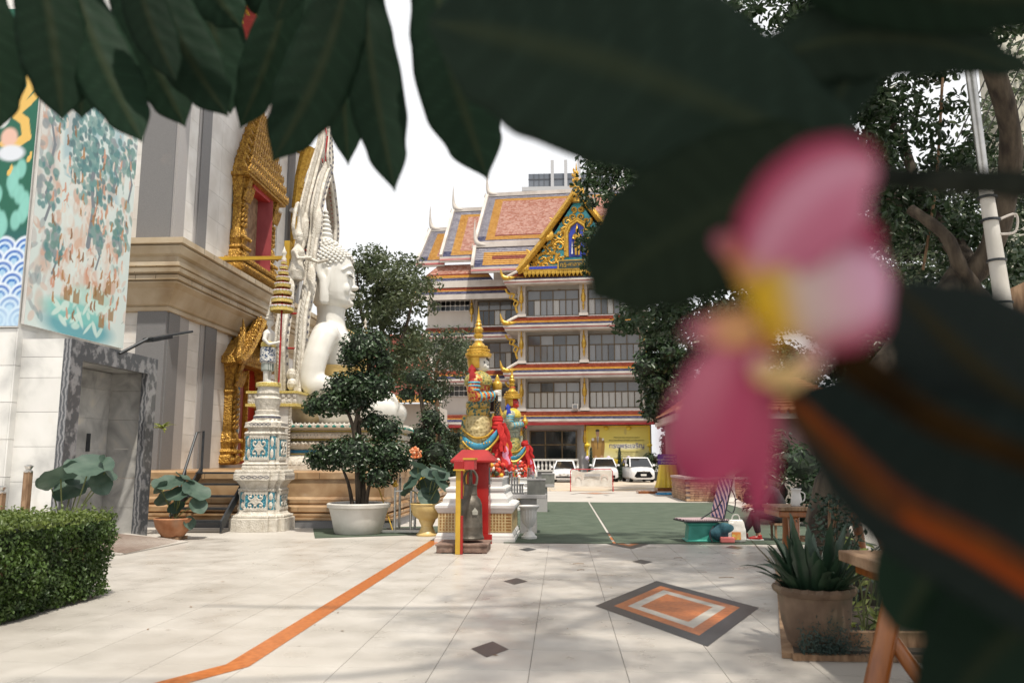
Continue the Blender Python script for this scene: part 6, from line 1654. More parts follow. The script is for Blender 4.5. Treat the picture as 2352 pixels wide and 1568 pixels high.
MB().loft([(-1, -1), (1, -1), (1, 1), (-1, 1)], [((.38, .36), 1.48), ((.40, .38), 1.50), ((.40, .38), 1.53), ((.22, .16), 1.72), ((.2, .14), 1.72)]).obj('cabinet_roof', m_red, cab)
MB().box(.271, .30, -.16, .18, 1.1, 1.4).box(.271, .29, -.16, .1, .9, 1.05).obj('cabinet_window', m_glass, cab)
MB().box(.18, .34, -.26, -.205, .06, .22).obj('cabinet_foot', m_red, cab)
urn = thing('white_urn', 'white fluted plaster urn on the green mat beside the near podium', 'urn', (-.66, 16.05, .012))
q = MB(); ring = []
for r, z in [(.155, 0), (.155, .04), (.13, .05), (.10, .1), (.05, .14), (.045, .2), (.07, .23), (.12, .3), (.145, .45), (.15, .55), (.2, .6), (.21, .62), (.2, .635), (.14, .6), (.13, .5)]:
    ring.append([((r + (.006 * math.cos(j * PI) if .25 < z < .56 else 0)) * math.cos(2 * PI * j / 32), (r + (.006 * math.cos(j * PI) if .25 < z < .56 else 0)) * math.sin(2 * PI * j / 32), z) for j in range(32)])
q.ring_loft(ring); q.obj('urn_body', m_wpaint, urn, smooth=30); MB().lathe([(.001, .56), (.135, .56)], 16, cap=False).obj('urn_sand', m_soil, urn)
copy_tree(urn, 'white plaster urn far back on the green mat beside the far podium', (-.75, 27.2, .012))
def incense_table(nm, label, c):
    t = thing(nm, label, 'table', c)
    MB().box(-.17, .17, -.17, .17, 0, .72).obj('table_pillar', m_graniteL, t); MB().box(-.5, .38, -.3, .3, .72, .80).obj('table_top', m_graniteL, t, bevel=.008)
    return t
incense_table('stone_table', 'grey stone offering table behind the near white urn', (-.72, 17.3, .012))
copy_tree(bpy.data.objects['stone_table'], 'grey stone offering table near the far podium', (-.62, 24.2, .012))
q0 = thing('candle_rack', 'stepped grey iron candle rack on the near stone table', 'candle rack', (-1.02, 17.25, .812))
for i, (x, h) in enumerate(((-.12, .46), (-.06, .46), (0, .34), (.06, .34), (.12, .2), (.17, .2))): MB().box(x - .015, x + .015, -.12, .12, .0, h).obj('rack_upright', m_granite, q0)
for x, h in ((-.09, .46), (.03, .34), (.145, .2)): MB().box(x - .05, x + .05, -.13, .13, h, h + .02).obj('rack_step', m_granite, q0)
MB().box(-.2, .2, -.15, .15, .0, .02).obj('rack_base', m_granite, q0)
for i in range(5): MB().tube([(-.1 + .05 * i, -.05, .2), (-.1 + .05 * i, -.05, .56 - .05 * i)], .008, 5).obj('candle', m_red if i % 2 else m_yel, q0)
q1 = thing('incense_burner', 'square grey stone incense burner on the near stone table', 'incense burner', (-.55, 17.2, .812))
MB().box(-.19, .19, -.17, .17, .0, .30).obj('burner_box', mat('smoked_stone', (.12, .125, .11), (.2, .2, .18), scale=6, rough=.6), q1); MB().box(-.2, .2, -.18, .18, .30, .325).obj('burner_rim', m_graniteL, q1)
copy_tree(q0, 'stepped iron candle rack on the far stone table', (-.9, 24.1, .812)); copy_tree(q1, 'square stone incense burner on the far stone table', (-.42, 24.1, .812))
# ------------------------------------------------------------------ clipped and potted plants, left half
random.seed(31); RNG = np.random.default_rng(31)
def pads(px_list, y, dy=.75):
    out = []
    k = y / FPX
    for px, py, rx, rz in px_list:
        c = onY(px, py, y); out.append((c.x, c.y + uni(-.15, .15), c.z, rx * k, rx * k * dy, rz * k))
    return out
def tree(name, label, cat, base, clumps, per, leaf, mt_, stems, bark=None, shell=.55, aspect=.5, jitter=.6, droop=0., group=None, core=True, max_core=.62):
    t = thing(name, label, cat, base, world=True, group=group)
    P, N = clump_points(clumps, per, shell)
    put('crown', leaf_mesh('crown', P, N, leaf, mt_, aspect, jitter, droop=droop), t)
    q = MB()
    for pts, r in stems: q.tube(spline(pts, 4), [lerp(r[0], r[1], i / (len(spline(pts, 4)) - 1)) for i in range(len(spline(pts, 4)))], 8)
    q.obj('trunk', bark or m_bark, t, smooth=60)
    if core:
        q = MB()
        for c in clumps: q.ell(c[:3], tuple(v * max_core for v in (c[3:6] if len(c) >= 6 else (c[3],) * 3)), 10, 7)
        q.obj('inner_shade', mat('inner_foliage_shade', (.008, .014, .008), (.018, .03, .016), rough=.9, scale=8, bump=1, bsc=12), t, kind='stuff')  # dark solids painted as the shade inside the leaf clumps
    return t
pot = thing('white_pot', 'large round white concrete pot holding the clipped tree', 'plant pot', (-4.3, 16.95, .012))
MB().lathe([(.48, .003), (.5, .03), (.56, .3), (.62, .52), (.66, .54), (.67, .61), (.64, .63), (.59, .62), (.57, .52), (.02, .52)], 36).obj('pot_body', m_white, pot, smooth=35)
MB().lathe([(.01, .57), (.3, .58), (.57, .545)], 20).obj('pot_soil', m_soil, pot)
bp = pads([(842, 795, 62, 44), (815, 820, 40, 30), (880, 830, 34, 28), (835, 882, 72, 46), (790, 885, 46, 34), (870, 890, 44, 34), (760, 925, 60, 34), (815, 920, 52, 34), (725, 935, 32, 22), (885, 985, 44, 36), (855, 965, 32, 26), (820, 1040, 72, 46), (760, 1045, 58, 38), (890, 1042, 56, 42), (728, 1058, 32, 22), (915, 1060, 34, 26), (872, 1092, 46, 28)], 16.95)
b_ = Vector((-4.3, 16.95, .55))
S_ = lambda px, py, dy=0: onY(px, py, 16.95 + dy)
tree('clipped_tree', 'cloud pruned tree with layered dark foliage pads in the white pot', 'tree', b_, bp, 3800, .085, m_leafd,
     [([b_, S_(822, 1090), S_(815, 1000), S_(822, 950), S_(845, 860), S_(842, 800)], (.075, .03)), ([b_ + Vector((.1, .05, 0)), S_(832, 1080, .1), S_(826, 1000, .1), S_(822, 940)], (.06, .04)), ([S_(815, 1000), S_(800, 950), S_(770, 925)], (.05, .02)), ([b_ + Vector((-.12, -.05, 0)), S_(800, 1110, -.1), S_(780, 1060)], (.05, .02)), ([S_(822, 960), S_(870, 985)], (.05, .02)), ([b_ + Vector((.15, 0, 0)), S_(850, 1110), S_(885, 1060)], (.05, .02))], aspect=.6, jitter=.5)
tp = pads([(960, 868, 42, 28), (985, 905, 30, 26), (935, 905, 32, 22), (990, 960, 34, 32), (965, 1000, 36, 30), (1000, 1040, 46, 40), (960, 1055, 40, 34), (1040, 1060, 40, 30), (1030, 1085, 36, 30), (1010, 985, 26, 20), (985, 1090, 40, 30)], 24.6)
T_ = lambda px, py: onY(px, py, 24.6)
tb = T_(985, 1140); tb.z = 0
tree('topiary_tree', 'dark columnar clipped tree between the pedestal and the near giant', 'tree', tb, tp, 1300, .1, m_leafd, [([tb, T_(985, 1060), T_(975, 970), T_(962, 880)], (.12, .05)), ([tb, T_(1010, 1000), T_(1000, 930)], (.08, .04))], aspect=.6, jitter=.5)
def cloud(px0, px1, py0, py1, y, n, r, depth, seed, fn=None):
    random.seed(seed); out = []
    while len(out) < n:
        px, py = uni(px0, px1), uni(py0, py1)
        if fn and not fn(px, py): continue
        c = onY(px, py, y + uni(-depth, depth)); k = uni(.7, 1.25)
        out.append((c.x, c.y, c.z, r * k, r * k, r * k * .7))
    return out
inE = lambda cx, cy, rx, ry: (lambda px, py: ((px - cx) / rx) ** 2 + ((py - cy) / ry) ** 2 < 1)
bt = cloud(770, 1000, 540, 900, 38, 80, .85, 2.2, 2, lambda x, y: inE(885, 740, 100, 150)(x, y) or inE(915, 670, 72, 70)(x, y) or inE(840, 620, 50, 66)(x, y))
bb = onY(885, 1075, 38); bb.z = 0
tree('garden_tree', 'tall leafy tree with tan flushes behind the seated statue', 'tree', bb, bt, 300, .22, m_leafm, [([bb, onY(885, 950, 38), onY(880, 800, 38), onY(870, 650, 38)], (.3, .08)), ([onY(884, 900, 38), onY(930, 760, 38), onY(950, 680, 38)], (.15, .04)), ([onY(882, 850, 38), onY(830, 720, 38), onY(820, 620, 38)], (.14, .04))], shell=.15, aspect=.45, jitter=1.0, core=False)
at_ = cloud(945, 1078, 760, 930, 31, 34, .55, 1.2, 6, lambda x, y: inE(1010, 840, 62, 75)(x, y) or inE(1035, 800, 42, 38)(x, y))
ab = onY(1010, 1080, 31); ab.z = 0
tree('airy_tree', 'airy tree with drooping fine branches left of the near giant', 'tree', ab, at_, 330, .2, m_leafl, [([ab, onY(1005, 950, 31), onY(1000, 860, 31), onY(1020, 790, 31)], (.13, .03)), ([onY(1003, 900, 31), onY(960, 820, 31)], (.06, .02)), ([onY(1000, 860, 31), onY(1060, 830, 31)], (.05, .015))], shell=.1, aspect=.3, jitter=1.0, droop=.6, core=False, bark=m_woodd)
sh = cloud(955, 1075, 1000, 1075, 33, 16, .6, .8, 9)
tree('round_bush', 'round clipped bush behind the near giant', 'bush', onY(1020, 1085, 33) * 1.0, sh, 700, .12, m_leafm, [([onY(1020, 1088, 33), onY(1020, 1040, 33)], (.06, .04))], aspect=.6)
gb = cloud(1492, 1570, 900, 1075, 60, 30, .7, .5, 33)
tree('dark_screen_tree', 'dark leafy tree filling the gap between the yellow banner and the kiosk', 'tree', (9.2, 58, 0), gb, 300, .24, m_leafd, [([(9.2, 58, 0), (9.2, 58, 4)], (.2, .1))])
# roofs of a small shrine glimpsed behind the garden tree
shr = thing('red_roof_shrine', 'small shrine with red tiled roof glimpsed through the garden tree', 'building', (-9.0, 44, 0), world=True)
MB().box(-14, -7.2, 44, 50, 0, 4.6).obj('shrine_wall', m_wall, shr)
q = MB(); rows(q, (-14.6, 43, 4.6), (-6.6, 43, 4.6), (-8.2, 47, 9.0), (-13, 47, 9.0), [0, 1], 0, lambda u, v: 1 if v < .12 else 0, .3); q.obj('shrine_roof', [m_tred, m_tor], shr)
q = MB(); q.tube(spline([(-6.6, 42.9, 4.5), (-7.4, 45, 6.6), (-8.2, 47, 9.0)], 4), .16, 6); q.obj('shrine_ridge', m_trim, shr)
# shrine eave right behind the statue knee
# ------------------------------------------------------------------ hedge
hd = thing('box_hedge', 'square clipped green hedge at the left edge', 'hedge', (-6.0, 7.3, 0), world=True)
n = 36000
f = RNG.random(n); P = np.zeros((n, 3)); Nn = np.zeros((n, 3))
X0, X1, Y0, Y1, Z1 = -6.9, -5.2, 4.6, 9.2, .93
k = f < .34; P[k] = np.c_[RNG.uniform(X0, X1, k.sum()), RNG.uniform(Y0, Y1, k.sum()), np.full(k.sum(), Z1)]; Nn[k] = (0, 0, 1)
k = (f >= .34) & (f < .82); P[k] = np.c_[np.full(k.sum(), X1), RNG.uniform(Y0, Y1, k.sum()), RNG.uniform(.02, Z1, k.sum())]; Nn[k] = (1, 0, .2)
k = f >= .82; P[k] = np.c_[RNG.uniform(X0, X1, k.sum()), np.where(RNG.random(k.sum()) < .6, Y0 + 0 * f[k], Y1), RNG.uniform(.02, Z1, k.sum())]; Nn[k] = (0, -.6, .3)
b = np.sin(P[:, 1] * 5.1) * .025 + np.sin(P[:, 2] * 9 + P[:, 1] * 3) * .03 + np.sin(P[:, 0] * 7 + 1) * .02
P += Nn * (RNG.normal(-.02, .03, n) + b)[:, None]
P[:, 0] += -.10 * (1 - P[:, 2]) * (P[:, 0] > -5.6)
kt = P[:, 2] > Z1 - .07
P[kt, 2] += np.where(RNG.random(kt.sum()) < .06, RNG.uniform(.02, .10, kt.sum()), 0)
put('side_foliage', leaf_mesh('side_foliage', P[~kt], Nn[~kt] + np.array([0, 0, .25]), .045, m_leafh, .55, .75), hd)
put('top_foliage', leaf_mesh('top_foliage', P[kt], Nn[kt] + np.array([0, 0, .25]), .045, mat('sunlit_young_hedge_leaf', (.07, .11, .022), (.17, .22, .05), rough=.45, scale=5, trans=.3), .55, .75), hd)  # yellow-green new growth, with sunlight on the top painted in as extra brightness
MB().hull8([(X0 + .1, Y0 + .1, .02), (X1 - .2, Y0 + .1, .02), (X1 - .2, Y1 - .12, .02), (X0 + .1, Y1 - .12, .02)], [(X0 + .06, Y0 + .06, Z1 - .06), (X1 - .07, Y0 + .06, Z1 - .06), (X1 - .07, Y1 - .07, Z1 - .06), (X0 + .06, Y1 - .07, Z1 - .06)]).obj('hedge_core', mat('inner_foliage_shade', (0, 0, 0)), hd)  # dark filling, its colour standing in for shade between the hedge leaves
q = MB()
for i in range(60):
    y = uni(Y0, Y1); q.tube([(X1 - .25, y, .01), (X1 - .18 + uni(-.05, .05), y + uni(-.1, .1), .3), (X1 - .1, y + uni(-.15, .15), .6)], .007, 4)
q.obj('hedge_twig', m_woodd, hd)
# posts behind the hedge
for px, lab, pt in ((55, 'wooden post with a silver cap behind the hedge', 1070), (-3, 'wooden post at the far left edge behind the hedge', 1118)):
    o = onY(px, 1200, 11.2); zt = onY(px, pt, 11.2).z
    p = thing('garden_post', lab, 'post', (o.x, 11.2, 0))
    MB().box(-.045, .045, -.045, .045, .003, zt - .08).obj('post_shaft', m_woodd, p, bevel=.006)
    MB().lathe([(.055, zt - .09), (.06, zt - .07), (.035, zt - .05), (.05, zt - .02), (.065, zt), (.03, zt + .02), (.001, zt + .025)], 14).obj('post_cap', m_chrome, p, smooth=40)
# ------------------------------------------------------------------ lotus plants
def lotus_leaf(mb, c, r, tilt, az, seed):
    random.seed(seed)
    rot = Matrix.Rotation(az, 3, 'Z') @ Matrix.Rotation(tilt, 3, 'Y')
    o = len(mb.v); NR, NA_ = 5, 26
    ph = uni(0, 6); c = Vector(c)
    mb.v.append(tuple(c - rot @ Vector((0, 0, .06 * r)))); rs = []
    for i in range(1, NR + 1):
        t = i / NR
        for j in range(NA_):
            a = 2 * PI * j / NA_
            wv = (.05 * math.sin(3 * a + ph) + .06 * math.sin(5 * a + ph * 2) + .03 * math.sin(9 * a)) * t * t
            rr_ = r * t * (1 + .05 * math.sin(4 * a + ph))
            mb.v.append(tuple(c + rot @ Vector((rr_ * math.cos(a), rr_ * math.sin(a), r * (wv + .10 * t * t - .07 * (1 - t) + .012 * math.cos(NA_ * a))))))
    for j in range(NA_): mb.f.append((o, o + 1 + j, o + 1 + (j + 1) % NA_)); mb.mi.append(0)
    for i in range(NR - 1):
        for j in range(NA_):
            a = o + 1 + i * NA_ + j; b = o + 1 + i * NA_ + (j + 1) % NA_
            mb.f.append((a, a + NA_, b + NA_, b)); mb.mi.append(0)
def lotus(t, leaves, y, root, seed):
    random.seed(seed); k = y / FPX
    for i, (px, py, r, tilt, az) in enumerate(leaves):
        yy = y + uni(-.25, .25); c = onY(px, py, yy) - Vector(t.location)
        m_ = MB(); lotus_leaf(m_, c, r * k, tilt, az, seed + i); m_.obj('lotus_leaf', m_lotus, t, smooth=80)
        m_ = MB(); b = Vector((root[0] + uni(-.12, .12), root[1] + uni(-.12, .12), root[2])); m_.tube(spline([b, lerp(b, c, .5) + Vector((uni(-.05, .05), uni(-.05, .05), .08)), c - Vector((0, 0, .03))], 4), .011, 6); m_.obj('lotus_stem', m_stem, t)
lt = thing('lotus_plant', 'tall lotus with broad grey green leaves behind the hedge', 'plant', (-7.35, 11.6, 0))
lotus(lt, [(205, 1072, 52, .5, -1.2), (140, 1095, 50, .7, 3.0), (245, 1075, 34, 1.1, .2), (165, 1120, 44, .8, -1.6), (115, 1105, 30, .9, 2.6), (185, 1105, 34, .6, -.8), (230, 1110, 30, 1.2, -.5)], 11.6, (0, 0, .2), 60)
MB().lathe([(.3, .003), (.42, .25), (.45, .45), (.40, .45), (.38, .3), (.01, .3)], 20).obj('lotus_tub', m_terra, lt, smooth=40)
bw_ = thing('terracotta_bowl', 'terracotta bowl on a brick slab left of the steel stair', 'plant pot', (-7.6, 15.5, 0))
MB().box(-.28, .2, -.2, .22, .003, .06).obj('brick_slab', m_woodd, bw_, bevel=.01)
MB().lathe([(.2, .062), (.22, .08), (.33, .24), (.36, .36), (.375, .40), (.35, .42), (.33, .38), (.01, .34)], 28).obj('bowl_body', m_terra, bw_, smooth=40)
l2 = thing('lotus_plant', 'lotus with drooping leaves growing in the terracotta bowl', 'plant', (-7.6, 15.5, .36))
lotus(l2, [(385, 1110, 34, .5, -1.4), (450, 1128, 34, .7, -.5), (410, 1135, 28, .6, -1.6), (425, 1098, 26, .5, .3), (380, 1145, 24, .9, 2.6), (455, 1160, 22, 1.1, -.7), (405, 1165, 20, .8, -1.6), (370, 1120, 20, .9, 3), (435, 1200, 16, 1.3, -.5)], 15.5, (0, 0, 0), 80)
yb = thing('yellow_bowl', 'yellow pedestal bowl beside the near white podium', 'plant pot', (-2.78, 16.6, .0))
m_yb = mat('ochre_glaze', (.50, .34, .12), (.62, .46, .2), rough=.4, scale=4, dirt=((.3, .2, .08), 3, .6, .5))
MB().lathe([(.22, .003), (.22, .03), (.17, .07), (.13, .16), (.12, .2), (.17, .3), (.17, .32), (.30, .42), (.345, .56), (.34, .62), (.36, .64), (.34, .655), (.31, .62), (.01, .56)], 28).obj('bowl_body', m_yb, yb, smooth=40)
l3 = thing('lotus_plant', 'lotus with bluish leaves growing in the yellow bowl', 'plant', (-2.78, 16.6, .58))
lotus(l3, [(950, 1105, 26, .8, -2.4), (965, 1085, 24, .6, -1.5), (1000, 1092, 32, .5, -1.2), (985, 1115, 28, .7, -1.6), (1010, 1105, 28, 1.0, -.3), (940, 1120, 24, 1.0, 2.8), (985, 1140, 26, .9, -1.5), (1005, 1075, 22, .4, .5), (960, 1070, 20, .5, 1)], 16.6, (0, 0, 0), 120)
# agave-like sprays beside the portal
def spray(name, label, c, n, L_, mt_, seed, up=.8, w_=.03):
    random.seed(seed); t = thing(name, label, 'plant', c)
    for i in range(n):
        a = uni(0, 6.28); e = uni(.3, 1.2) * up; l = L_ * uni(.6, 1.1); d = Vector((math.cos(a) * math.cos(e), math.sin(a) * math.cos(e), math.sin(e)))
        q = MB(); s_ = Vector((-math.sin(a), math.cos(a), 0)); P_ = []
        for k in range(7):
            tt = k / 6; p = d * l * tt - Vector((0, 0, l * .45 * tt * tt)); ww = w_ * math.sin(PI * (.12 + .88 * tt) ** .8) + .002
            P_.append([p - s_ * ww + Vector((0, 0, .25 * ww)), p, p + s_ * ww + Vector((0, 0, .25 * ww))])
        q.ring_loft(P_, cap=False, closed=False); q.obj('blade', mt_, t, smooth=70)
    return t
spray('spiky_plant', 'upper spray of yellow green spiky leaves beside the marble portal', onY(372, 985, 16.6), 22, .42, m_leafy, 3)
spray('spiky_plant', 'lower spray of spiky leaves beside the marble portal above the terracotta bowl', onY(362, 1120, 16.5), 20, .42, m_leafy, 4)
# chequered ramp plate
rm = thing('ramp_plate', 'pale chequered steel ramp in front of the marble portal', 'ramp', (-7.8, 14.1, 0), world=True)
MB().hull8([(-8.44, 13.0, .005), (-7.2, 12.95, .005), (-7.05, 15.0, .005), (-8.44, 15.3, .005)], [(-8.44, 13.0, .14), (-7.2, 12.95, .022), (-7.05, 15.0, .022), (-8.44, 15.3, .14)]).obj('plate', mat('pale_plate', (.40, .37, .33), (.5, .47, .43), rough=.5, scale=3), rm)
q = MB()
for i in range(17): 
    x = -8.42 + i * .075; z = lerp(.141, .023, (x + 8.44) / 1.3); q.box(x, x + .018, 13.02, 15.05, z - .004, z + .006)
for j in range(26):
    y = 13.03 + j * .08; q.hull8([(-8.43, y, .138), (-7.15, y, .02), (-7.15, y + .018, .02), (-8.43, y + .018, .138)], [(-8.43, y, .148), (-7.15, y, .03), (-7.15, y + .018, .03), (-8.43, y + .018, .148)])
q.obj('raised_tread', mat('tread_brown', (.22, .16, .13), (.3, .23, .19), scale=9), rm, kind='stuff')
# ------------------------------------------------------------------ candle racks and broom by the terrace side
cr = thing('altar_rail', 'stainless steel candle stand with small lights beside the yellow bowl', 'candle stand', (-3.35, 17.2, .012))
for y in (-.25, .25):
    MB().box(-.45, .45, y - .03, y + .03, .02, .07).obj('rail_foot', m_chrome, cr)
    for x in (-.18, .16): MB().tube([(x, y, .07), (x, y, 1.12 if x < 0 else .95)], .028, 10).obj('rail_post', m_chrome, cr)
MB().box(-.2, .7, -.28, .28, .86, .885).obj('rail_tray', m_chrome, cr)
for i, (x, y) in enumerate(((-.18, -.25), (.16, -.25), (.4, 0), (.6, -.1))): MB().lathe([(.03, .95), (.07, .98), (.05, 1.03), (.03, 1.04), (.035, 1.1), (.001, 1.12)], 10, c=(x, y, 0)).obj('candle_cup', m_goldp, cr, smooth=50)
q = MB()
for x0 in (-.28, .55):
    for i in range(9):
        a = PI * i / 8; q.tube([(x0 + .1 - .1 * math.cos(a), -.2, 1.05), (x0 + .1 - .1 * math.cos(a), -.2, 1.15 + .17 * math.sin(a))], .006, 5)
q.obj('candle_rod', m_steel, cr, kind='stuff')
q = MB()
for x0 in (-.28, .55):
    for i in range(9):
        a = PI * i / 8; q.ell((x0 + .1 - .1 * math.cos(a), -.2, 1.16 + .17 * math.sin(a)), .014, 6, 5)
q.obj('candle_tip', m_wpaint, cr)
MB().box(.3, .48, .05, .2, .9, 1.25).obj('yellow_card', m_ycloth, cr)
q = MB(); q.tube([(-3.95, 17.2, .95), (-3.55, 16.95, .03)], .013, 8); q.obj('broom_stick', m_yel, label='yellow broom stick leaning on the terrace beside the candle stand', cat='broom')
# ------------------------------------------------------------------ parked cars
m_cw = mat('white_car_paint', (.68, .69, .70), (.74, .74, .75), rough=.2, coat=.6, scale=1)
m_tyre = mat('tyre_rubber', (.012, .012, .012), (.02, .02, .02), rough=.9, scale=8)
m_lamp = mat('headlamp_glass', (.35, .36, .38), (.5, .5, .52), rough=.08, metal=.4, scale=14)
m_plate = mat('number_plate', (.66, .66, .64), (.7, .7, .68), scale=4)
def car(label, c, rz, st, cab, ht, grille=0):
    t = thing('parked_car', label, 'car', c, rz, group='white cars parked in front of the hall')
    rings = []
    for y, hw, zb, zt in st:
        rings.append([(x * hw, y, lerp(zb, zt, v)) for x, v in ((-.86, 0), (.86, 0), (1, .12), (1.0, .55), (.97, .78), (.86, .95), (.5, 1), (0, 1.02), (-.5, 1), (-.86, .95), (-.97, .78), (-1.0, .55), (-1, .12))])
    MB().ring_loft(rings).obj('car_body', m_cw, t, smooth=40)
    y0, y1, y2, y3, zb, zt, hb, hr = cab
    A = [(-hb, y0, zb), (hb, y0, zb), (hb, y3, zb), (-hb, y3, zb)]; B = [(-hr, y1, zt), (hr, y1, zt), (hr, y2, zt), (-hr, y2, zt)]
    MB().hull8(A, B).obj('glasshouse', m_glassd, t)
    q = MB(); q.loft([(-1, -1), (1, -1), (1, 1), (-1, 1)], [((hr + .04, (y2 - y1) / 2 + .06), 0), ((hr, (y2 - y1) / 2), .06), ((hr * .7, (y2 - y1) / 2 * .8), .085)], c=(0, (y1 + y2) / 2, zt - .01)); q.obj('roof_panel', m_cw, t, smooth=60)
    q = MB()
    for s_ in (-1, 1):
        q.tube([(s_ * hb, y0, zb), (s_ * lerp(hb, hr, .55), lerp(y0, y1, .55), lerp(zb, zt, .55)), (s_ * hr, y1, zt)], .045, 6); q.tube([(s_ * hb, y3, zb), (s_ * hr, y2, zt)], .06, 6); q.tube([(s_ * (hb + .01), (y0 + y3) / 2, zb), (s_ * (hr + .01), (y1 + y2) / 2, zt)], .035, 6)
    q.obj('roof_pillar', m_cw, t)
    f = st[0][0]; hw = st[1][1]; zh = st[1][3]
    for s_ in (-1, 1):
        MB().ell((s_ * hw * .76, f + .16, zh - .06), (.17, .12, .075), 12, 8, Matrix.Rotation(s_ * .45, 3, 'Y')).obj('headlight', m_lamp, t, smooth=60)
        MB().lathe([(.055, -.01), (.05, .01)], 10, c=(s_ * hw * .72, f + .02, .38)).obj('fog_lamp', m_steel, t)
        q = MB(); q.ell((s_ * (hb + .17), y0 + .35, zb + .1), (.11, .06, .08), 10, 7); q.obj('wing_mirror', m_cw, t, smooth=60)
        for yy in (f + .75, f + 3.3):
            w_ = MB().lathe([(.2, -.1), (.31, -.1), (.325, -.06), (.325, .06), (.31, .1), (.2, .1)], 22).mesh('wheel', m_tyre, 40); w_.transform(Matrix.Rotation(PI / 2, 4, 'Y'))
            o = put('wheel', w_, t, loc=(s_ * (hw - .0), yy, .325)); r_ = MB().lathe([(.001, -.104), (.2, -.104), (.2, .104), (.001, .104)], 14).mesh('rim', m_chrome); r_.transform(Matrix.Rotation(PI / 2, 4, 'Y')); put('rim', r_, o)
    if grille == 0:
        q = MB()
        for k in range(3): q.box(-.36 + .04 * k, .36 - .04 * k, f - .012, f + .1, zh - .13 - .05 * k, zh - .105 - .05 * k)
        q.obj('grille', m_chrome, t); MB().box(-.55, .55, f - .01, f + .1, .3, .42).obj('bumper_intake', m_glassd, t)
    elif grille == 1:
        MB().box(-.36, .36, f - .012, f + .1, zh - .2, zh - .06).obj('grille', m_steel, t); MB().box(-.62, .62, f - .01, f + .1, .28, .46).obj('bumper_intake', m_glassd, t)
    else:
        q = MB(); q.extr([(-.42, .1), (.42, .1), (.62, -.22), (.5, -.32), (-.5, -.32), (-.62, -.22)], (0, f - .015, zh - .2), (1, 0, 0), (0, 0, 1), (0, .1, 0)); q.obj('grille', m_glassd, t); MB().box(-.42, .42, f - .025, f + .05, zh - .17, zh - .14).obj('grille_bar', m_chrome, t)
    q = MB(); q.tube([(.07 * math.cos(a), f - .02, zh - .075 + .045 * math.sin(a)) for a in [2 * PI * i / 12 for i in range(13)]], .008, 5); q.tube([(.035 * math.cos(a), f - .02, zh - .075 + .045 * math.sin(a)) for a in [2 * PI * i / 12 for i in range(13)]], .006, 5); q.obj('front_emblem', m_chrome, t)
    MB().box(-.19, .19, f - .03, f, .44, .56).obj('number_plate', m_plate, t)
    MB().box(-hb * .9, hb * .9, y0 + .1, y0 + .5, zb - .05, zb + .06).obj('dashboard', m_steel, t)
    return t
SED = [(0, .55, .22, .60), (.06, .72, .2, .66), (.25, .80, .2, .74), (.8, .84, .2, .84), (1.15, .845, .2, .92), (2.6, .85, .2, .96), (3.6, .84, .22, .98), (4.2, .78, .25, .95), (4.3, .66, .3, .85)]
SEDc = (1.05, 1.75, 3.0, 3.75, .9, 1.42, .72, .55)
CRO = [(0, .6, .26, .74), (.06, .78, .24, .82), (.25, .86, .24, .90), (.8, .9, .24, .98), (1.2, .905, .24, 1.04), (2.8, .91, .24, 1.08), (3.9, .9, .26, 1.1), (4.4, .84, .3, 1.05), (4.5, .7, .35, .9)]
CROc = (1.1, 1.8, 3.5, 4.2, 1.02, 1.58, .80, .62)
MPV = [(0, .58, .22, .74), (.06, .72, .2, .84), (.22, .8, .2, .93), (.6, .84, .2, 1.0), (.95, .845, .2, 1.06), (2.6, .85, .2, 1.08), (3.9, .84, .22, 1.1), (4.2, .8, .25, 1.0)]
MPVc = (.75, 1.55, 3.7, 4.1, 1.03, 1.62, .76, .62)
car('white saloon car parked second from the left behind the red barrier', (.12, 54.2, .003), rad(-2), SED, SEDc, 1.46, 0)
car('white crossover parked third from the left behind the red barrier', (3.0, 55.6, .003), rad(1), CRO, CROc, 1.6, 1)
car('white compact van parked rightmost beside the yellow draped table', (5.45, 54.6, .003), rad(6), MPV, MPVc, 1.67, 2)
car('white saloon car parked leftmost, half hidden by the far giant', (-2.5, 54.6, .003), rad(2), SED, SEDc, 1.46, 0)
# slim cypresses between the cars
for px, lab, y in ((1358, 'slim dark cypress left of the yellow banner', 59.5), (1424, 'slim dark cypress between the crossover and the van', 58)):
    b0_ = onY(px, 1100, y); zt = onY(px, 1030, y).z
    random.seed(px); cl = [(b0_.x, y, .25 + (zt - .3) * i / 9, .34 * (1 - .8 * i / 9) + .05, .34 * (1 - .8 * i / 9) + .05, .25) for i in range(10)]
    tree('cypress', lab, 'tree', (b0_.x, y, 0), cl, 900, .11, m_leafd, [([(b0_.x, y, 0), (b0_.x, y, .6)], (.06, .04))], aspect=.3, group='cypresses among the parked cars')
# ------------------------------------------------------------------ crowd barrier
ba = thing('crowd_barrier', 'red tubular crowd barrier with a sagging white cloth sheet', 'barrier', (1.43, 39.6, .002), rad(1))
q = MB(); w_ = 1.03
q.tube([(-w_, 0, .3), (-w_, 0, .98), (-w_ + .08, 0, 1.06), (w_ - .08, 0, 1.06), (w_, 0, .98), (w_, 0, .3)], .022, 8); q.tube([(-w_, 0, .36), (w_, 0, .36)], .02, 8); q.obj('barrier_frame', m_redtrim, ba)
for i in range(1, 5): MB().tube([(-w_ + i * 2 * w_ / 5, 0, .36), (-w_ + i * 2 * w_ / 5, 0, 1.06)], .014, 6).obj('barrier_bar', m_redtrim, ba)
for x in (-w_, w_): MB().tube([(x, -.25, .01), (x, -.05, .3), (x, 0, .36), (x, .05, .3), (x, .25, .01)], .018, 6).obj('barrier_foot', m_redtrim, ba)
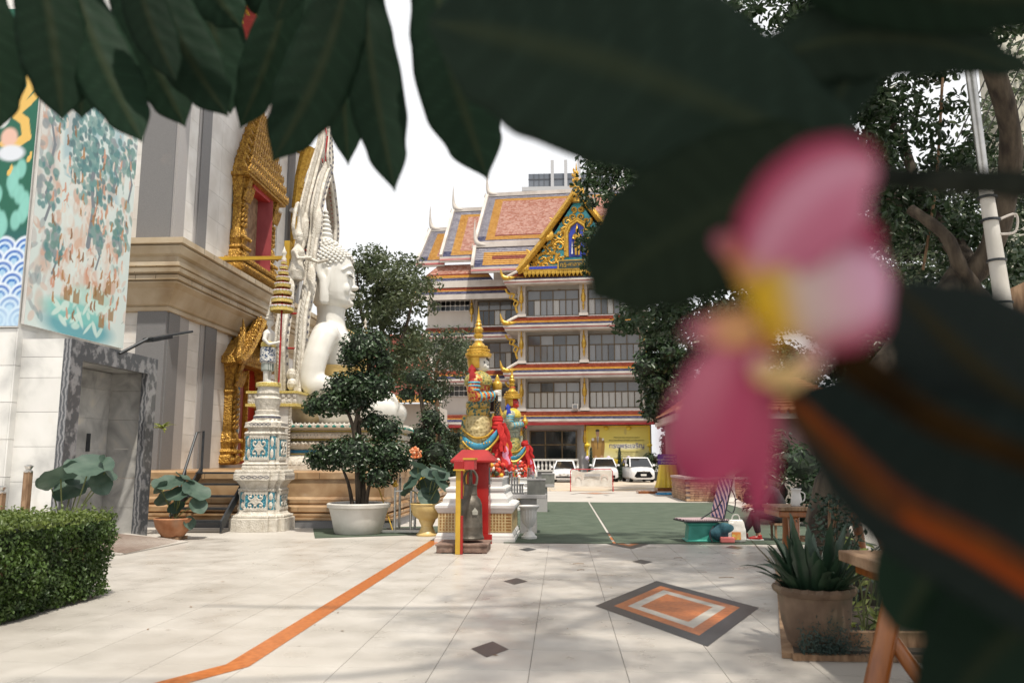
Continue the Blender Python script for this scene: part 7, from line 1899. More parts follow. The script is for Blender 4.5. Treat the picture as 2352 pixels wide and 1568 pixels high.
q = MB(); q.sheet(lambda u, v: (lerp(-w_ + .04, w_ - .04, u), -.05 - .03 * math.sin(u * 17) * (1 - v), lerp(.24, 1.02, v) - (.10 * math.sin(PI * u * 1.5) ** 2 * v * (u < .67))), 30, 8); q.obj('cloth_sheet', mat('dusty_cloth', (.58, .53, .46), (.7, .66, .6), rough=.85, scale=3), ba, smooth=80)
q = MB(); q.box(-.35, .42, -.10, -.095, .72, .84); q.obj('grey_print', m_graniteL, ba)
q = MB()
for cx_ in (-.62, .62): q.tube([(cx_ + .16 * math.cos(a), -.105, .62 + .17 * math.sin(a)) for a in [-.5 + 4.2 * i / 14 for i in range(15)]], .012, 5)
q.obj('faded_ring_print', mat('faded_pink_print', (.58, .40, .36), rough=.9), ba)
q = MB(); q.box(-.2, .2, -.02, .02, .003, .18); q.obj('white_marker', m_wpaint, loc=onG(1268, 1124), label='small white marker board lying left of the barrier', cat='board')
# ------------------------------------------------------------------ draped table, sign, hose, kiosk, brick planter
yt = thing('draped_table', 'table draped in pleated yellow satin on a low brown platform', 'table', (4.75, 37.6, 0))
MB().box(-1.3, -.45, -.5, .6, .004, .12).obj('platform_ramp', m_wood, yt); MB().box(-.45, .75, -.7, .7, .12, .26).obj('platform', m_wood, yt)
q = MB(); rr = []
for k in range(7):
    t = k / 6; z = lerp(.27, 1.3, t); s = lerp(1.0, .66, t ** .7); ring = []
    for j in range(72):
        a = 2 * PI * j / 72; c_, s_ = math.cos(a), math.sin(a); r = (abs(c_) ** 5 + abs(s_) ** 5) ** -.2; f_ = 1 + .05 * math.sin(j * PI / 2.2 + k * .2) * (1 - t * .7)
        ring.append((c_ * r * .58 * s * f_ + .12, s_ * r * .55 * s * f_, z))
    rr.append(ring)
q.ring_loft(rr); q.obj('satin_cover', m_ycloth, yt, smooth=60)
ps = thing('purple_sign', 'purple notice board with white lettering above the draped table', 'sign', (4.95, 37.9, 0))
m_pur = mat('purple_board', (.035, .03, .28), (.05, .045, .34), rough=.5, scale=3)
for x in (-.3, .35): MB().box(x - .02, x + .02, .01, .04, .2, 1.75).obj('sign_leg', m_chrome, ps)
MB().box(-.5, .62, -.01, .01, 1.3, 1.78).obj('sign_face', m_pur, ps)
for i, s in enumerate(('ขอเชิญบูชา', 'พระแก้ว หลวงปู่ ผ้ายันต์', 'ชำระค่าบูชาได้ที่นี่')): put('sign_lettering', text(s, .13, m_wpaint, (.06, -.013, 1.63 - i * .14), (1, 0, 0), (0, 0, 1), .002), ps)
random.seed(4)
hz = MB()
pts = [(4.6 + (.34 + .1 * math.sin(i * .9)) * math.cos(i * .42) + .15 * math.sin(i * .05), 36.2 + (.5 + .15 * math.sin(i * .7)) * math.sin(i * .42), .03 + .004 * (i % 9)) for i in range(110)]
hz.tube(pts, .018, 6); hz.obj('blue_hose', mat('blue_rubber', (.02, .22, .46), (.04, .3, .55), rough=.4, scale=5), label='coiled bright blue hose on the ground below the draped table', cat='hose')
ki = thing('tiled_kiosk', 'kiosk with a scalloped orange tiled roof behind the pink flower', 'kiosk', (7.6, 35, 0), world=True)
MB().box(5.35, 12, 34.2, 42, 0, 3.35).obj('kiosk_wall', mat('mauve_wall', (.16, .09, .10), (.23, .14, .15), rough=.8, scale=1.5), ki)
q = MB(); rows(q, (4.7, 33.2, 3.55), (12.5, 33.2, 3.55), (10.5, 36.5, 5.2), (7.0, 36.5, 5.2), [0, 1], 0, lambda u, v: 0, .35, .07); rows(q, (4.7, 42, 3.55), (4.7, 33.2, 3.55), (7.0, 36.5, 5.2), (7.0, 40, 5.2), [0, 1], 0, lambda u, v: 0, .35, .07)
q.obj('kiosk_roof', mat('salmon_tile', (.42, .17, .08), (.58, .30, .17), rough=.6, scale=5, bump=.8, bsc=6, bkind='vor'), ki)
q = MB()
for i in range(20): q.lathe([(.12, -.14), (.19, 0), (.12, .14)], 8, c=(4.85 + i * .38, 33.2, 3.55))
q.obj('scalloped_edge', MATS['salmon_tile'], ki); MB().box(4.85, 12.3, 33.35, 33.6, 3.2, 3.5).box(4.85, 5.1, 33.6, 42, 3.2, 3.5).obj('kiosk_fascia', m_trim, ki)
for z in (2.4, 2.95): MB().box(5.3, 5.36, 34.4, 35.2, z, z + .12).obj('kiosk_vent', m_wpaint, ki)
bp_ = thing('brick_planter', 'low planter wall of pale brown brick under the pink flower', 'planter', (5.4, 30.2, 0), world=True)
MB().box(4.56, 9.0, 30.22, 30.5, .003, .84).box(4.56, 4.84, 30.5, 34.0, .003, .84).obj('planter_core', m_joint, bp_)
m_brk = mat('pale_brick', (.26, .15, .08), (.42, .28, .17), rough=.85, scale=6, rand=.22, bump=.3, bsc=30)
bm1 = MB().box(.006, .294, 0, .03, .006, .08).mesh('brick', m_brk); bm2 = MB().box(0, .03, .006, .294, .006, .08).mesh('brick', m_brk)
for r in range(9):
    for i in range(11): put('brick', bm1, bp_, loc=(4.55 + i * .3 + (.15 if r % 2 else 0), 30.19, .02 + r * .088))
    for i in range(12): put('brick', bm2, bp_, loc=(4.53, 30.22 + i * .3 + (.15 if r % 2 else 0), .02 + r * .088))
MB().box(4.5, 9.0, 30.15, 30.55, .82, .90).box(4.5, 4.9, 30.55, 34.0, .82, .90).obj('planter_coping', m_trim, bp_)
MB().box(4.86, 9, 30.52, 34, .4, .78).obj('planter_soil', m_soil, bp_)
random.seed(12)
tree('planter_shrub', 'mixed dark shrubs growing in the brick planter', 'bush', (6, 31, .78), [(uni(5.0, 8.5), uni(30.9, 32.5), uni(1.0, 1.5), .45) for _ in range(14)], 420, .14, mat('purple_green_leaf', (.03, .035, .02), (.10, .05, .035), rough=.5, scale=3, trans=.2), [([(6, 31.2, .7), (6, 31.2, 1.2)], (.05, .03))])
tree('red_leaf_plant', 'small dark red leafed plant at the foot of the stone bird bath', 'plant', (5.65, 29.9, 0), [(5.62, 29.9, .25, .22), (5.72, 29.9, .42, .16), (5.5, 29.95, .35, .15)], 900, .09, mat('crimson_leaf', (.10, .008, .012), (.24, .03, .04), rough=.5, scale=8, trans=.2), [([(5.65, 29.9, 0), (5.65, 29.9, .3)], (.02, .01))], core=False, shell=.2)
bb2 = thing('stone_bird_bath', 'grey stone pedestal basin in front of the brick planter', 'bird bath', (6.05, 29.6, .003))
MB().lathe([(.36, 0), (.36, .06), (.28, .09), (.22, .14), (.17, .2), (.15, .6), (.16, .62), (.15, .95), (.2, 1.0), (.24, 1.06), (.46, 1.14), (.5, 1.2), (.5, 1.28), (.44, 1.28), (.38, 1.2), (.01, 1.16)], 26).obj('basin', m_trim, bb2, smooth=35)
wp = thing('white_planter', 'low white scalloped planter right of the bird bath', 'plant pot', (6.9, 28.2, .003)); MB().lathe([(.2, 0), (.3, .2), (.42, .5), (.46, .52), (.42, .54), (.3, .4)], 20).obj('planter_body', m_wpaint, wp, smooth=40)
# ------------------------------------------------------------------ right side: seller's things, person, tables, planter
random.seed(51); RNG = np.random.default_rng(51)
# folding display case on a teal tub
fc = thing('display_case', 'open folding display case with patterned lining and straps on a teal tub', 'display case', (2.70, 15.75, .012))
m_pat = mat('patterned_lining', (.03, .03, .12), (.55, .36, .38), kind='wave', scale=9, dist=2, rough=.7, stretch=(1, 1, .35))
m_pat2 = mat('striped_base', (.12, .03, .05), (.6, .5, .5), kind='wave', scale=9, dist=1, rough=.7)
rt = Matrix.Rotation(rad(17), 3, 'Y')
MB().obox((-.05, 0, .40), (.42, .08, 0), (-.06, .3, 0), (0, 0, .018)).obj('case_tray', m_pat2, fc)
MB().obox((-.05, 0, .385), (.44, .085, 0), (-.065, .32, 0), (0, 0, .012)).obj('case_rim', m_steel, fc)
ex_ = Vector((.10, .02, .36)); ey_ = Vector((-.05, .3, 0)); ez_ = Vector((.02, .004, -.005))
MB().obox((.34, .02, .80), ex_, ey_, ez_).obj('case_lid', m_pat, fc); MB().obox((.365, .025, .80), ex_ * 1.03, ey_ * 1.04, ez_ * .6).obj('lid_frame', m_steel, fc)
MB().tube([(-.1, -.2, .42), (.2, -.25, .62), (.3, -.27, .78)], .012, 5).obj('strap', m_steel, fc); MB().tube(spline([(.45, -.22, 1.05), (.55, -.24, .8), (.5, -.24, .55), (.38, -.23, .6)], 4), .012, 5).obj('strap', m_steel, fc)
tub = thing('teal_tub', 'teal plastic tub supporting the open display case', 'tub', (2.65, 15.75, .012))
MB().loft([(-1, -1), (1, -1), (1, 1), (-1, 1)], [((.34, .25), .003), ((.345, .255), .03), ((.30, .22), .035), ((.27, .2), .30), ((.3, .23), .31), ((.3, .23), .355)]).obj('tub_body', mat('teal_plastic', (.03, .26, .20), (.06, .36, .29), rough=.45, scale=4), tub, bevel=.012)
bk = thing('teal_backpack', 'dark teal crumpled backpack between the tub and the plastic bag', 'backpack', (2.98, 15.5, .012))
q = MB()
for i in range(9): q.ell((uni(-.14, .14), uni(-.08, .08), uni(.1, .26)), (uni(.08, .14), uni(.08, .12), uni(.07, .12)), 8, 6)
put('pack_body', sculpt(q, .02, 2, mat('teal_cloth', (.015, .06, .08), (.03, .11, .14), rough=.85, scale=9, bump=.5, bsc=14)), bk)
MB().tube(spline([(-.16, -.05, .3), (-.24, -.08, .15), (-.2, -.08, .02)], 4), .018, 6, flat=.4).obj('pack_strap', m_steel, bk)
MB().box(-.06, .2, -.16, -.04, .003, .11).obj('pink_pouch', mat('pink_plastic', (.55, .14, .13), (.62, .2, .18), rough=.5), bk, bevel=.02)
pb = thing('plastic_bag', 'clear plastic shopping bag with orange print beside the red shoes', 'bag', (3.24, 15.5, .012))
q = MB(); q.loft([(-1, -1), (1, -1), (1, 1), (-1, 1)], [((.15, .09), .003), ((.17, .1), .06), ((.165, .09), .22), ((.15, .06), .34), ((.13, .02), .42)]); put('bag_film', sculpt(q, .02, 2, mat('milky_film', (.50, .48, .44), (.62, .6, .56), rough=.2, scale=7, bump=.8, bsc=9)), pb)
MB().box(-.1, .06, -.115, -.1, .06, .2).obj('orange_print', mat('orange_print', (.6, .22, .05), (.55, .45, .1), kind='cell', scale=18), pb)
MB().tube(spline([(-.08, 0, .40), (-.04, 0, .5), (.05, 0, .5), (.08, 0, .40)], 4), .014, 5, flat=.4).obj('bag_handle', MATS['milky_film'], pb)
# seated person in black with red high-top shoes, bent forward
m_blk = mat('black_cloth', (.008, .008, .010), (.02, .02, .022), rough=.9, scale=9, bump=.4, bsc=18)
m_skin = mat('skin', (.34, .19, .12), (.40, .23, .15), rough=.5, scale=6)
pe = thing('person', 'seated person in black clothes and red shoes bending forward behind the wooden table', 'person', (3.95, 16.0, .0), rad(0))
q = MB()   # sits on a low stool facing left (-x)
for s_, kx, fx in ((-1, -.28, -.22), (1, -.20, -.42)):
    q.tube([(.22, s_ * .11, .44), (.0, s_ * .14, .50), (kx, s_ * .15, .52)], [.115, .105, .085], 10)
    q.tube([(kx, s_ * .15, .52), (lerp(kx, fx, .5), s_ * .14, .32), (fx, s_ * .13, .16)], [.085, .078, .06], 10)
q.ell((.24, 0, .46), (.17, .19, .14), 12, 8)
q.tube([(.25, 0, .48), (.22, 0, .68), (.10, 0, .88), (.0, 0, .98)], [.16, .155, .17, .12], 12)
for s_ in (-1, 1): q.tube([(.02, s_ * .19, .93), (-.12, s_ * .22, .74), (-.30, s_ * .15, .66)], [.065, .055, .045], 9); q.ell((.03, s_ * .15, .94), (.09, .08, .08), 8, 6)
put('body', sculpt(q, .02, 4, m_blk), pe)
q = MB(); q.tube([(.0, 0, .98), (-.06, 0, 1.06)], .055, 10); q.ell((-.10, 0, 1.14), (.10, .078, .115), 14, 10); q.ell((-.195, 0, 1.12), (.022, .017, .025), 6, 5); q.ell((-.15, 0, 1.07), (.05, .045, .035), 8, 6)
for s_ in (-1, 1): q.ell((-.09, s_ * .08, 1.13), (.025, .012, .033), 6, 5)
put('head', sculpt(q, .011, 2, m_skin), pe)
q = MB(); q.ell((-.075, 0, 1.185), (.112, .092, .085), 14, 10); q.ell((-.02, 0, 1.13), (.06, .085, .1), 12, 8); put('hair', sculpt(q, .014, 1, m_steel), pe)
q = MB()
for s_ in (-1, 1): q.ell((-.175, s_ * .032, 1.145), (.012, .014, .008), 6, 5)
q.tube([(-.19, -.022, 1.085), (-.2, 0, 1.083), (-.19, .022, 1.085)], .005, 5); q.obj('face_features', m_steel, pe)
q = MB()
for s_ in (-1, 1):   # hands: palm, four fingers, thumb
    b = Vector((-.36, s_ * .13, .65)); q.ell(b, (.045, .038, .018), 8, 6)
    for k in range(4): L_ = (.055, .066, .062, .048)[k]; y = s_ * (.10 + .02 * k); q.tube([(-.395, y, .652), (-.395 - L_ * .5, y, .645), (-.395 - L_, y, .625)], [.0095, .009, .007], 6)
    q.tube([(-.345, s_ * .095, .65), (-.375, s_ * .072, .642), (-.40, s_ * .066, .635)], [.011, .0095, .008], 6); q.tube([(-.30, s_ * .15, .66), (-.34, s_ * .135, .652)], [.034, .03], 8)
put('hands', sculpt(q, .006, 1, m_skin), pe)
q = MB()
for s_, fx in ((-1, -.22), (1, -.42)): q.tube([(fx, s_ * .13, .17), (fx + .005, s_ * .13, .09)], [.048, .045], 8)
q.objs('ankle', m_skin, pe, smooth=60)
for s_, fx in ((-1, -.22), (1, -.42)):
    q = MB(); q.tube([(fx + .02, s_ * .13, .125), (fx + .015, s_ * .13, .06), (fx - .06, s_ * .13, .055), (fx - .15, s_ * .13, .042), (fx - .19, s_ * .13, .035)], [.055, .058, .052, .042, .025], 10); q.ell((fx + .03, s_ * .13, .05), (.055, .045, .045), 10, 6)
    sh_ = put('shoe', sculpt(q, .012, 2, m_red), pe)
    MB().hull8([(fx - .22, s_ * .13 - .04, .012), (fx + .09, s_ * .13 - .045, .012), (fx + .09, s_ * .13 + .045, .012), (fx - .22, s_ * .13 + .04, .012)], [(fx - .22, s_ * .13 - .045, .04), (fx + .095, s_ * .13 - .052, .04), (fx + .095, s_ * .13 + .052, .04), (fx - .22, s_ * .13 + .045, .04)]).obj('shoe_sole', m_wpaint, sh_, bevel=.008)
    q = MB()
    for k in range(5): q.tube([(fx - .03 - .022 * k, s_ * .13 - .045 + .003 * k, .095 - .006 * k), (fx - .032 - .022 * k, s_ * .13, .112 - .009 * k), (fx - .03 - .022 * k, s_ * .13 + .045 - .003 * k, .095 - .006 * k)], .005, 5)
    q.obj('shoelace', m_wpaint, sh_)
stl = thing('low_stool', 'low wooden stool under the seated person', 'stool', (4.2, 16.0, .012))
MB().box(-.18, .18, -.2, .2, .29, .33).obj('stool_seat', m_woodd, stl)
for x in (-.14, .14):
    for y in (-.15, .15): MB().box(x - .02, x + .02, y - .02, y + .02, .003, .29).obj('stool_leg', m_woodd, stl)
# wooden table with log legs
ta = thing('log_table', 'rustic wooden table with a thick log leg right of the red shoes', 'table', (3.85, 12.9, 0), world=True)
c0 = onY(1748, 1158, 13); zt = .80
for i in range(5): MB().box(3.24 + i * .34, 3.24 + i * .34 + .335, 12.45, 13.45, zt - .02, zt + .035).obj('table_plank', m_woodd, ta, bevel=.006)
MB().box(3.26, 4.92, 12.48, 13.42, zt - .12, zt - .022).obj('table_apron', m_wood, ta, bevel=.02)
for (x, y, dx, dy) in ((3.5, 12.6, -.1, -.3), (4.65, 12.6, .15, -.3), (3.6, 13.3, .02, .2), (4.65, 13.3, .15, .2)):
    MB().tube([(x, y, zt - .12), (lerp(x, x + dx, .5) + .01, lerp(y, y + dy, .5), zt * .5), (x + dx, y + dy, .003)], [.085, .08, .085], 12).obj('log_leg', m_wood, ta, smooth=60)
MB().box(3.5, 4.5, 12.55, 12.75, .32, .40).obj('table_stretcher', m_woodd, ta)
ju = thing('white_jug', 'white enamel jug standing on the log table', 'jug', onY(1829, 1147, 12.8)); ju.location.z = zt + .036
MB().lathe([(.075, 0), (.085, .02), (.08, .12), (.065, .19), (.07, .235), (.085, .26), (.08, .265), (.055, .2)], 20).obj('jug_body', m_wpaint, ju, smooth=40)
MB().tube(spline([(.07, 0, .22), (.13, 0, .18), (.12, 0, .09), (.08, 0, .06)], 4), .01, 6).obj('jug_handle', m_wpaint, ju, smooth=60)
# yellow cups among the dark plants behind
for i, (px, py) in enumerate(((1770, 1128), (1780, 1140), (1797, 1120))):
    q = MB(); q.lathe([(.06, 0), (.08, .02), (.05, .2), (.01, .3)], 8); q.obj('yellow_cone', m_yel, loc=onY(px, py + 14, 20), label=('leftmost', 'lowest', 'rightmost')[i] + ' small yellow offering cone behind the log table', cat='ornament', group='yellow cones behind the log table')
random.seed(71)
dp = [(uni(4.8, 8.6), uni(19, 22), uni(.3, 1.9), .5) for _ in range(24)]
tree('dark_shrubbery', 'mass of dark leafy shrubs behind the log table', 'bush', (6.5, 20.5, 0), dp, 360, .2, m_leafd, [([(6, 20, 0), (6, 20, 1)], (.05, .03))], aspect=.35)
# soil bed with kerb, trunk of the big tree, shrubs, terracotta pot
bed = thing('tree_bed', 'earth bed with an orange brick kerb around the big tree', 'planting bed', (3.2, 8, 0), world=True)
MB().hull8([(1.8, 6.66, .003), (7.5, 6.66, .003), (7.5, 11.8, .003), (3.05, 11.8, .003)], [(1.8, 6.66, .05), (7.5, 6.66, .05), (7.5, 11.8, .05), (3.05, 11.8, .05)]).obj('bed_soil', m_soil, bed)
m_kerb = mat('orange_kerb', (.22, .13, .07), (.34, .22, .13), rough=.85, scale=6, rand=.15, bump=.4, bsc=18)
kb = MB().box(.004, .196, 0, .09, .003, .045).mesh('kerb_brick', m_kerb)
for i in range(26): put('kerb_brick', kb, bed, loc=(1.80 + .0485 * i, 6.66 + i * .194, 0), rz=rad(76))
MB().box(1.78, 5.0, 6.60, 6.655, .003, .05).obj('bed_edge_board', m_woodd, bed)
big = thing('terracotta_pot', 'big weathered terracotta pot with a crimped rim at the bed corner', 'plant pot', (2.06, 6.92, .05))
m_oldpot = mat('mossy_terracotta', (.11, .07, .045), (.20, .135, .09), rough=.85, scale=4, det=8, bump=.2, bsc=18, dirt=((.08, .09, .055), 3, .52, .7))
R_ = []
for r, z in [(.20, 0), (.23, .04), (.27, .2), (.285, .36), (.29, .40), (.315, .42), (.325, .45), (.31, .475), (.275, .47), (.265, .40), (.02, .38)]:
    wv = .011 if .41 < z < .48 and r > .28 else 0
    R_.append([((r + wv * math.sin(18 * 2 * PI * j / 72)) * math.cos(2 * PI * j / 72), (r + wv * math.sin(18 * 2 * PI * j / 72)) * math.sin(2 * PI * j / 72), z + wv * .6 * math.sin(18 * 2 * PI * j / 72)) for j in range(72)])
MB().ring_loft(R_).obj('pot_body', m_oldpot, big, smooth=40); MB().lathe([(.01, .41), (.26, .405)], 20, cap=False).obj('pot_soil', m_soil, big)
zp = thing('potted_plant', 'dense plant with long dark glossy leaves in the big terracotta pot', 'plant', (2.06, 6.92, .46))
random.seed(14)
m_zz = mat('glossy_dark_leaf', (.012, .032, .018), (.03, .062, .034), rough=.35, scale=6, trans=.12)
for i in range(86):
    a = uni(0, 6.28); e = uni(.75, 1.5); l = uni(.35, .82); dr = uni(.05, .5); wk = uni(.6, 1.15); d = Vector((math.cos(a) * math.cos(e), math.sin(a) * math.cos(e), math.sin(e))); s_ = Vector((-math.sin(a), math.cos(a), 0)); P_ = []; ph = uni(0, 6)
    for k in range(13):
        t = k / 12; p = Vector((uni(-.004, .004), 0, -.05)) + d * l * t - Vector((0, 0, l * dr * t * t)) + Vector((math.cos(a) * .14, math.sin(a) * .14, 0)) * uni(.98, 1.0); ww = wk * (.044 * math.sin(PI * (.1 + .9 * t) ** 1.1) + .003) * (1 + .16 * math.sin(k * 1.9 + ph)); up2 = Vector((0, 0, ww * .45))
        P_.append([p - s_ * ww + up2, p - s_ * ww * .5 + up2 * .3, p, p + s_ * ww * .5 + up2 * .3, p + s_ * ww + up2])
    MB().ring_loft(P_, cap=False, closed=False).obj('leaf_blade', m_zz, zp, smooth=70)
for px, py, lab, n_ in ((1990, 1300, 'upper spray of yellow variegated leaves beside the tree trunk', 46), (2010, 1440, 'low spray of yellow variegated leaves right of the big terracotta pot', 60), (2150, 1470, 'variegated seedling between the bench legs', 30)):
    random.seed(px); b0_ = onY(px, py, 7.6); t = thing('variegated_shrub', lab, 'shrub', (b0_.x, 7.6, .05))
    q = MB()
    for i in range(5): q.tube(spline([(uni(-.08, .08), uni(-.1, .1), 0), (uni(-.12, .12), uni(-.1, .1), (b0_.z - .05) * .6), (uni(-.2, .2), uni(-.1, .1), b0_.z + .08)], 4), .008, 5)
    q.obj('stem', m_stem, t)
    P = np.c_[RNG.normal(0, .13, n_), RNG.normal(0, .12, n_), b0_.z - .05 + RNG.normal(0, .12, n_)]
    put('leaves', leaf_mesh('leaves', P, np.tile(np.array([[-.2, -.5, .8]]), (n_, 1)), .15, m_leafy, .28, .5, droop=.4), t)
gr = thing('moss_fern', 'fine blue green ground fern at the foot of the terracotta pot', 'fern', (1.98, 6.75, .05))
P = np.c_[np.clip(RNG.normal(.08, .13, 1500), -.12, .5), np.clip(RNG.normal(-.1, .06, 1500), -.16, .2), np.abs(RNG.normal(.02, .1, 1500))]; put('fern_leaves', leaf_mesh('fern_leaves', P, np.tile(np.array([[0, -.5, .6]]), (1500, 1)), .03, mat('fern_leaf', (.025, .055, .045), (.06, .10, .085), rough=.6, scale=6, trans=.2), .25, 1.0), gr)
vn = thing('creeper', 'small leaved creeper climbing left of the tree trunk', 'plant', (2.75, 8.4, .05))
P = np.c_[RNG.normal(0, .13, 800), RNG.normal(0, .12, 800), RNG.uniform(.1, 1.15, 800)]; put('creeper_leaves', leaf_mesh('creeper_leaves', P, np.tile(np.array([[-.4, -.6, .5]]), (800, 1)), .06, m_zz, .5, .8), vn)
q = MB()
for i in range(5): q.tube(spline([(uni(-.1, .1), uni(-.1, .1), 0), (uni(-.1, .1), 0, .5), (uni(-.1, .1), 0, 1.1)], 3), .007, 5)
q.obj('creeper_stem', m_woodd, vn)
# varnished bench in the corner
bn = thing('varnished_bench', 'varnished wooden bench with splayed log legs in the lower right corner', 'bench', (2.9, 6.3, 0), world=True)
for (tx, ty, bx, by, y0, y1) in ((2062, 1330, 2008, 1600, 5.75, 5.75), (2195, 1330, 2140, 1600, 5.6, 5.6)):
    A = onY(tx, ty, y0); B = onY(bx, by, y1); B.z = .003
    MB().tube([A, lerp(A, B, .5), B], [.075, .07, .078], 14).obj('bench_leg', m_wood, bn, smooth=60)
MB().tube([onY(2050, 1470, 5.76), onY(2130, 1580, 5.70)], .05, 10, flat=.6).obj('bench_brace', m_wood, bn, smooth=60)
q = MB(); a = onY(1952, 1288, 6.2); q.box(a.x, a.x + 1.9, 5.55, 6.45, .78, .86); q.obj('bench_top', m_woodd, bn, bevel=.01)
MB().box(a.x + .1, a.x + 1.8, 5.62, 6.38, .70, .78).obj('bench_apron', m_wood, bn)
for x in (a.x + 1.5,): MB().tube([(x, 6.2, .7), (x + .05, 6.3, .003)], .075, 12).obj('bench_leg', m_wood, bn)
MB().box(2.1, 5, 6.9, 6.98, .05, .16).obj('bed_edge_board', m_woodd, bed)
# ------------------------------------------------------------------ big shade tree on the right
random.seed(81); RNG = np.random.default_rng(81)
tb = Vector((3.35, 9.0, .0))
bt = thing('shade_tree', 'big dark shade tree whose branches hang over the right half', 'tree', tb, world=True)
V_ = lambda px, py, y: onY(px, py, y)
limbs = [([tb, V_(1905, 1230, 8.9), V_(1930, 1080, 8.9), V_(2030, 850, 9.2), V_(2200, 640, 9.6), V_(2190, 560, 10), V_(2110, 470, 10.5)], (.24, .10)),
         ([V_(2200, 660, 9.6), V_(2280, 560, 9.4), V_(2320, 300, 9.0), V_(2200, 0, 8.5), V_(1900, -400, 7)], (.15, .08)),
         ([V_(2110, 480, 10.5), V_(1980, 420, 11.5), V_(1750, 330, 12.5), V_(1560, 380, 13.5)], (.10, .03)),
         ([V_(2110, 480, 10.5), V_(2060, 300, 11), V_(1900, 120, 11)], (.08, .03)),
         ([V_(2260, 690, 9.6), V_(2210, 620, 9.4), V_(2170, 540, 9.4), V_(2090, 480, 9.6)], (.09, .06)),
         ([V_(1900, -400, 7), Vector((.5, 6, 7.2)), Vector((-2.5, 6, 7.0))], (.1, .03)), ([V_(1900, -400, 7), Vector((.5, 3.5, 7.4)), Vector((-2.5, 3, 7.2))], (.1, .03))]
q = MB()
for pts, r in limbs:
    sp = spline(pts, 5); q.tube(sp, [lerp(r[0], r[1], i / (len(sp) - 1)) * (1 + .08 * math.sin(i * 2.3)) for i in range(len(sp))], 12)
q.obj('trunk', m_bark, bt, smooth=70)
cl = []
cl += cloud(1325, 1520, 300, 560, 13.5, 26, .30, 1.2, 5, lambda x, y: y < 300 + (x - 1325) * 1.5 or (x > 1360 and y > 400 and y < 650 - (1480 - x) * .6))
cl += cloud(1440, 1760, 290, 620, 13.5, 34, .36, 1.5, 7)
cl += cloud(1680, 2060, -40, 560, 11, 100, .36, 1.2, 8)
cl += cloud(2000, 2380, 60, 560, 10.8, 64, .30, 1.0, 9, lambda x, y: x < 2190 or y > 330)
cl += cloud(2060, 2360, 560, 700, 11, 26, .26, 1.0, 10, lambda x, y: y > 600 or x > 2120)
cl += cloud(1430, 1700, 610, 780, 12.5, 20, .26, .8, 11, lambda x, y: y > 620 + (1700 - x) * .35)
cl += cloud(1322, 1480, 300, 640, 13.5, 90, .2, .8, 41, lambda x, y: x > 1330 + max(0, 340 - y) * 1.0 and x > 1335 + abs(y - 440) * .1 + (40 if 480 < y < 540 else 0))
cl += cloud(1425, 1720, 590, 800, 13, 80, .22, .8, 42, lambda x, y: y > 735 - (x - 1425) * .55 and y < 780 - abs(x - 1560) * .1)
cl0 = cl; cl = []
for _ in range(104):   # crown overhead, out of view, spread so its shadow covers the paving
    cl.append((uni(.3, 6.0), uni(1.0, 8.4), uni(6.6, 8.2), .62, .62, .4))
for _ in range(64): cl.append((uni(1.4, 6.2), uni(7.5, 11.5), uni(7.0, 8.4), .6, .6, .36))
for _ in range(70): cl.append((uni(-2.6, 3.5), uni(-3.5, 1.0), uni(4.2, 7.2), .8, .8, .5))  # unseen clumps added above and behind the camera to shade the near leaves
P, N = clump_points(cl, 620, .1)
P2, N2 = clump_points(cl0, 1100, .1)
put('lower_crown', leaf_mesh('lower_crown', P2, N2, .115, m_leafd, .48, .9, droop=.5), bt)
put('crown', leaf_mesh('crown', P, N, .125, m_leafd, .48, .9, droop=.5), bt)
# denser ivy covered tree in front of the hall's right end
it = cloud(1475, 1680, 720, 950, 40, 46, .8, 1.6, 13, lambda x, y: x > 1475 + abs(y - 850) * .25)
it += cloud(1560, 2150, 480, 1000, 42, 110, 1.4, 2, 15)
ib = Vector((10.0, 41, 0))
tree('ivy_clad_tree', 'dense ivy clad tree standing at the right end of the hall', 'tree', ib, it, 260, .26, m_leafd, [([ib, ib + Vector((-.3, 0, 4)), ib + Vector((-1, 0, 9))], (.4, .15))], shell=.4)
# right background: pale house, utility pole with cables, more trees
ph = thing('pale_house', 'pale rendered building behind the trees at the upper right', 'building', (22, 27, 0), world=True)
MB().box(V_(2272, 100, 26.5).x, 40, 26.5, 27.3, 0, 19).obj('house_wall', mat('pale_render', (.52, .50, .42), (.60, .58, .50), rough=.85, scale=.6), ph)
for i in range(2): MB().box(20 + i * 3.5, 21.6 + i * 3.5, 26.42, 26.5, 11, 13).obj('house_window', m_glass, ph)
up_ = thing('utility_pole', 'weathered white pipe pole strapped with wire at the right edge', 'pole', (5.6, 9.4, 0), world=True)
A, B, C_ = V_(2215, 60, 8.6), V_(2262, 420, 8.8), V_(2306, 710, 8.9); D_ = C_ + (C_ - B) * 1.6; D_.z = 0
MB().tube([A, B], .052, 14).obj('pole_upper', m_chrome, up_, smooth=60); MB().tube([B - (C_ - B) * .05, C_, D_], [.07, .088, .095], 14).obj('pole_lower', m_white, up_, smooth=60)
for t in (.12, .3, .62, .95): 
    p = lerp(B, C_, t); MB().tube([p + Vector((0, 0, -.012)), p + Vector((0, 0, .012))], .10, 14).obj('wire_band', m_steel, up_)
q = MB(); q.tube(spline([lerp(B, C_, .3) + Vector((.08, -.05, 0)), lerp(B, C_, .3) + Vector((.25, -.05, .05)), lerp(B, C_, .4) + Vector((.22, -.05, 0)), lerp(B, C_, .42) + Vector((.06, -.05, 0))], 4), .014, 6); q.obj('rope_loop', m_trim, up_)
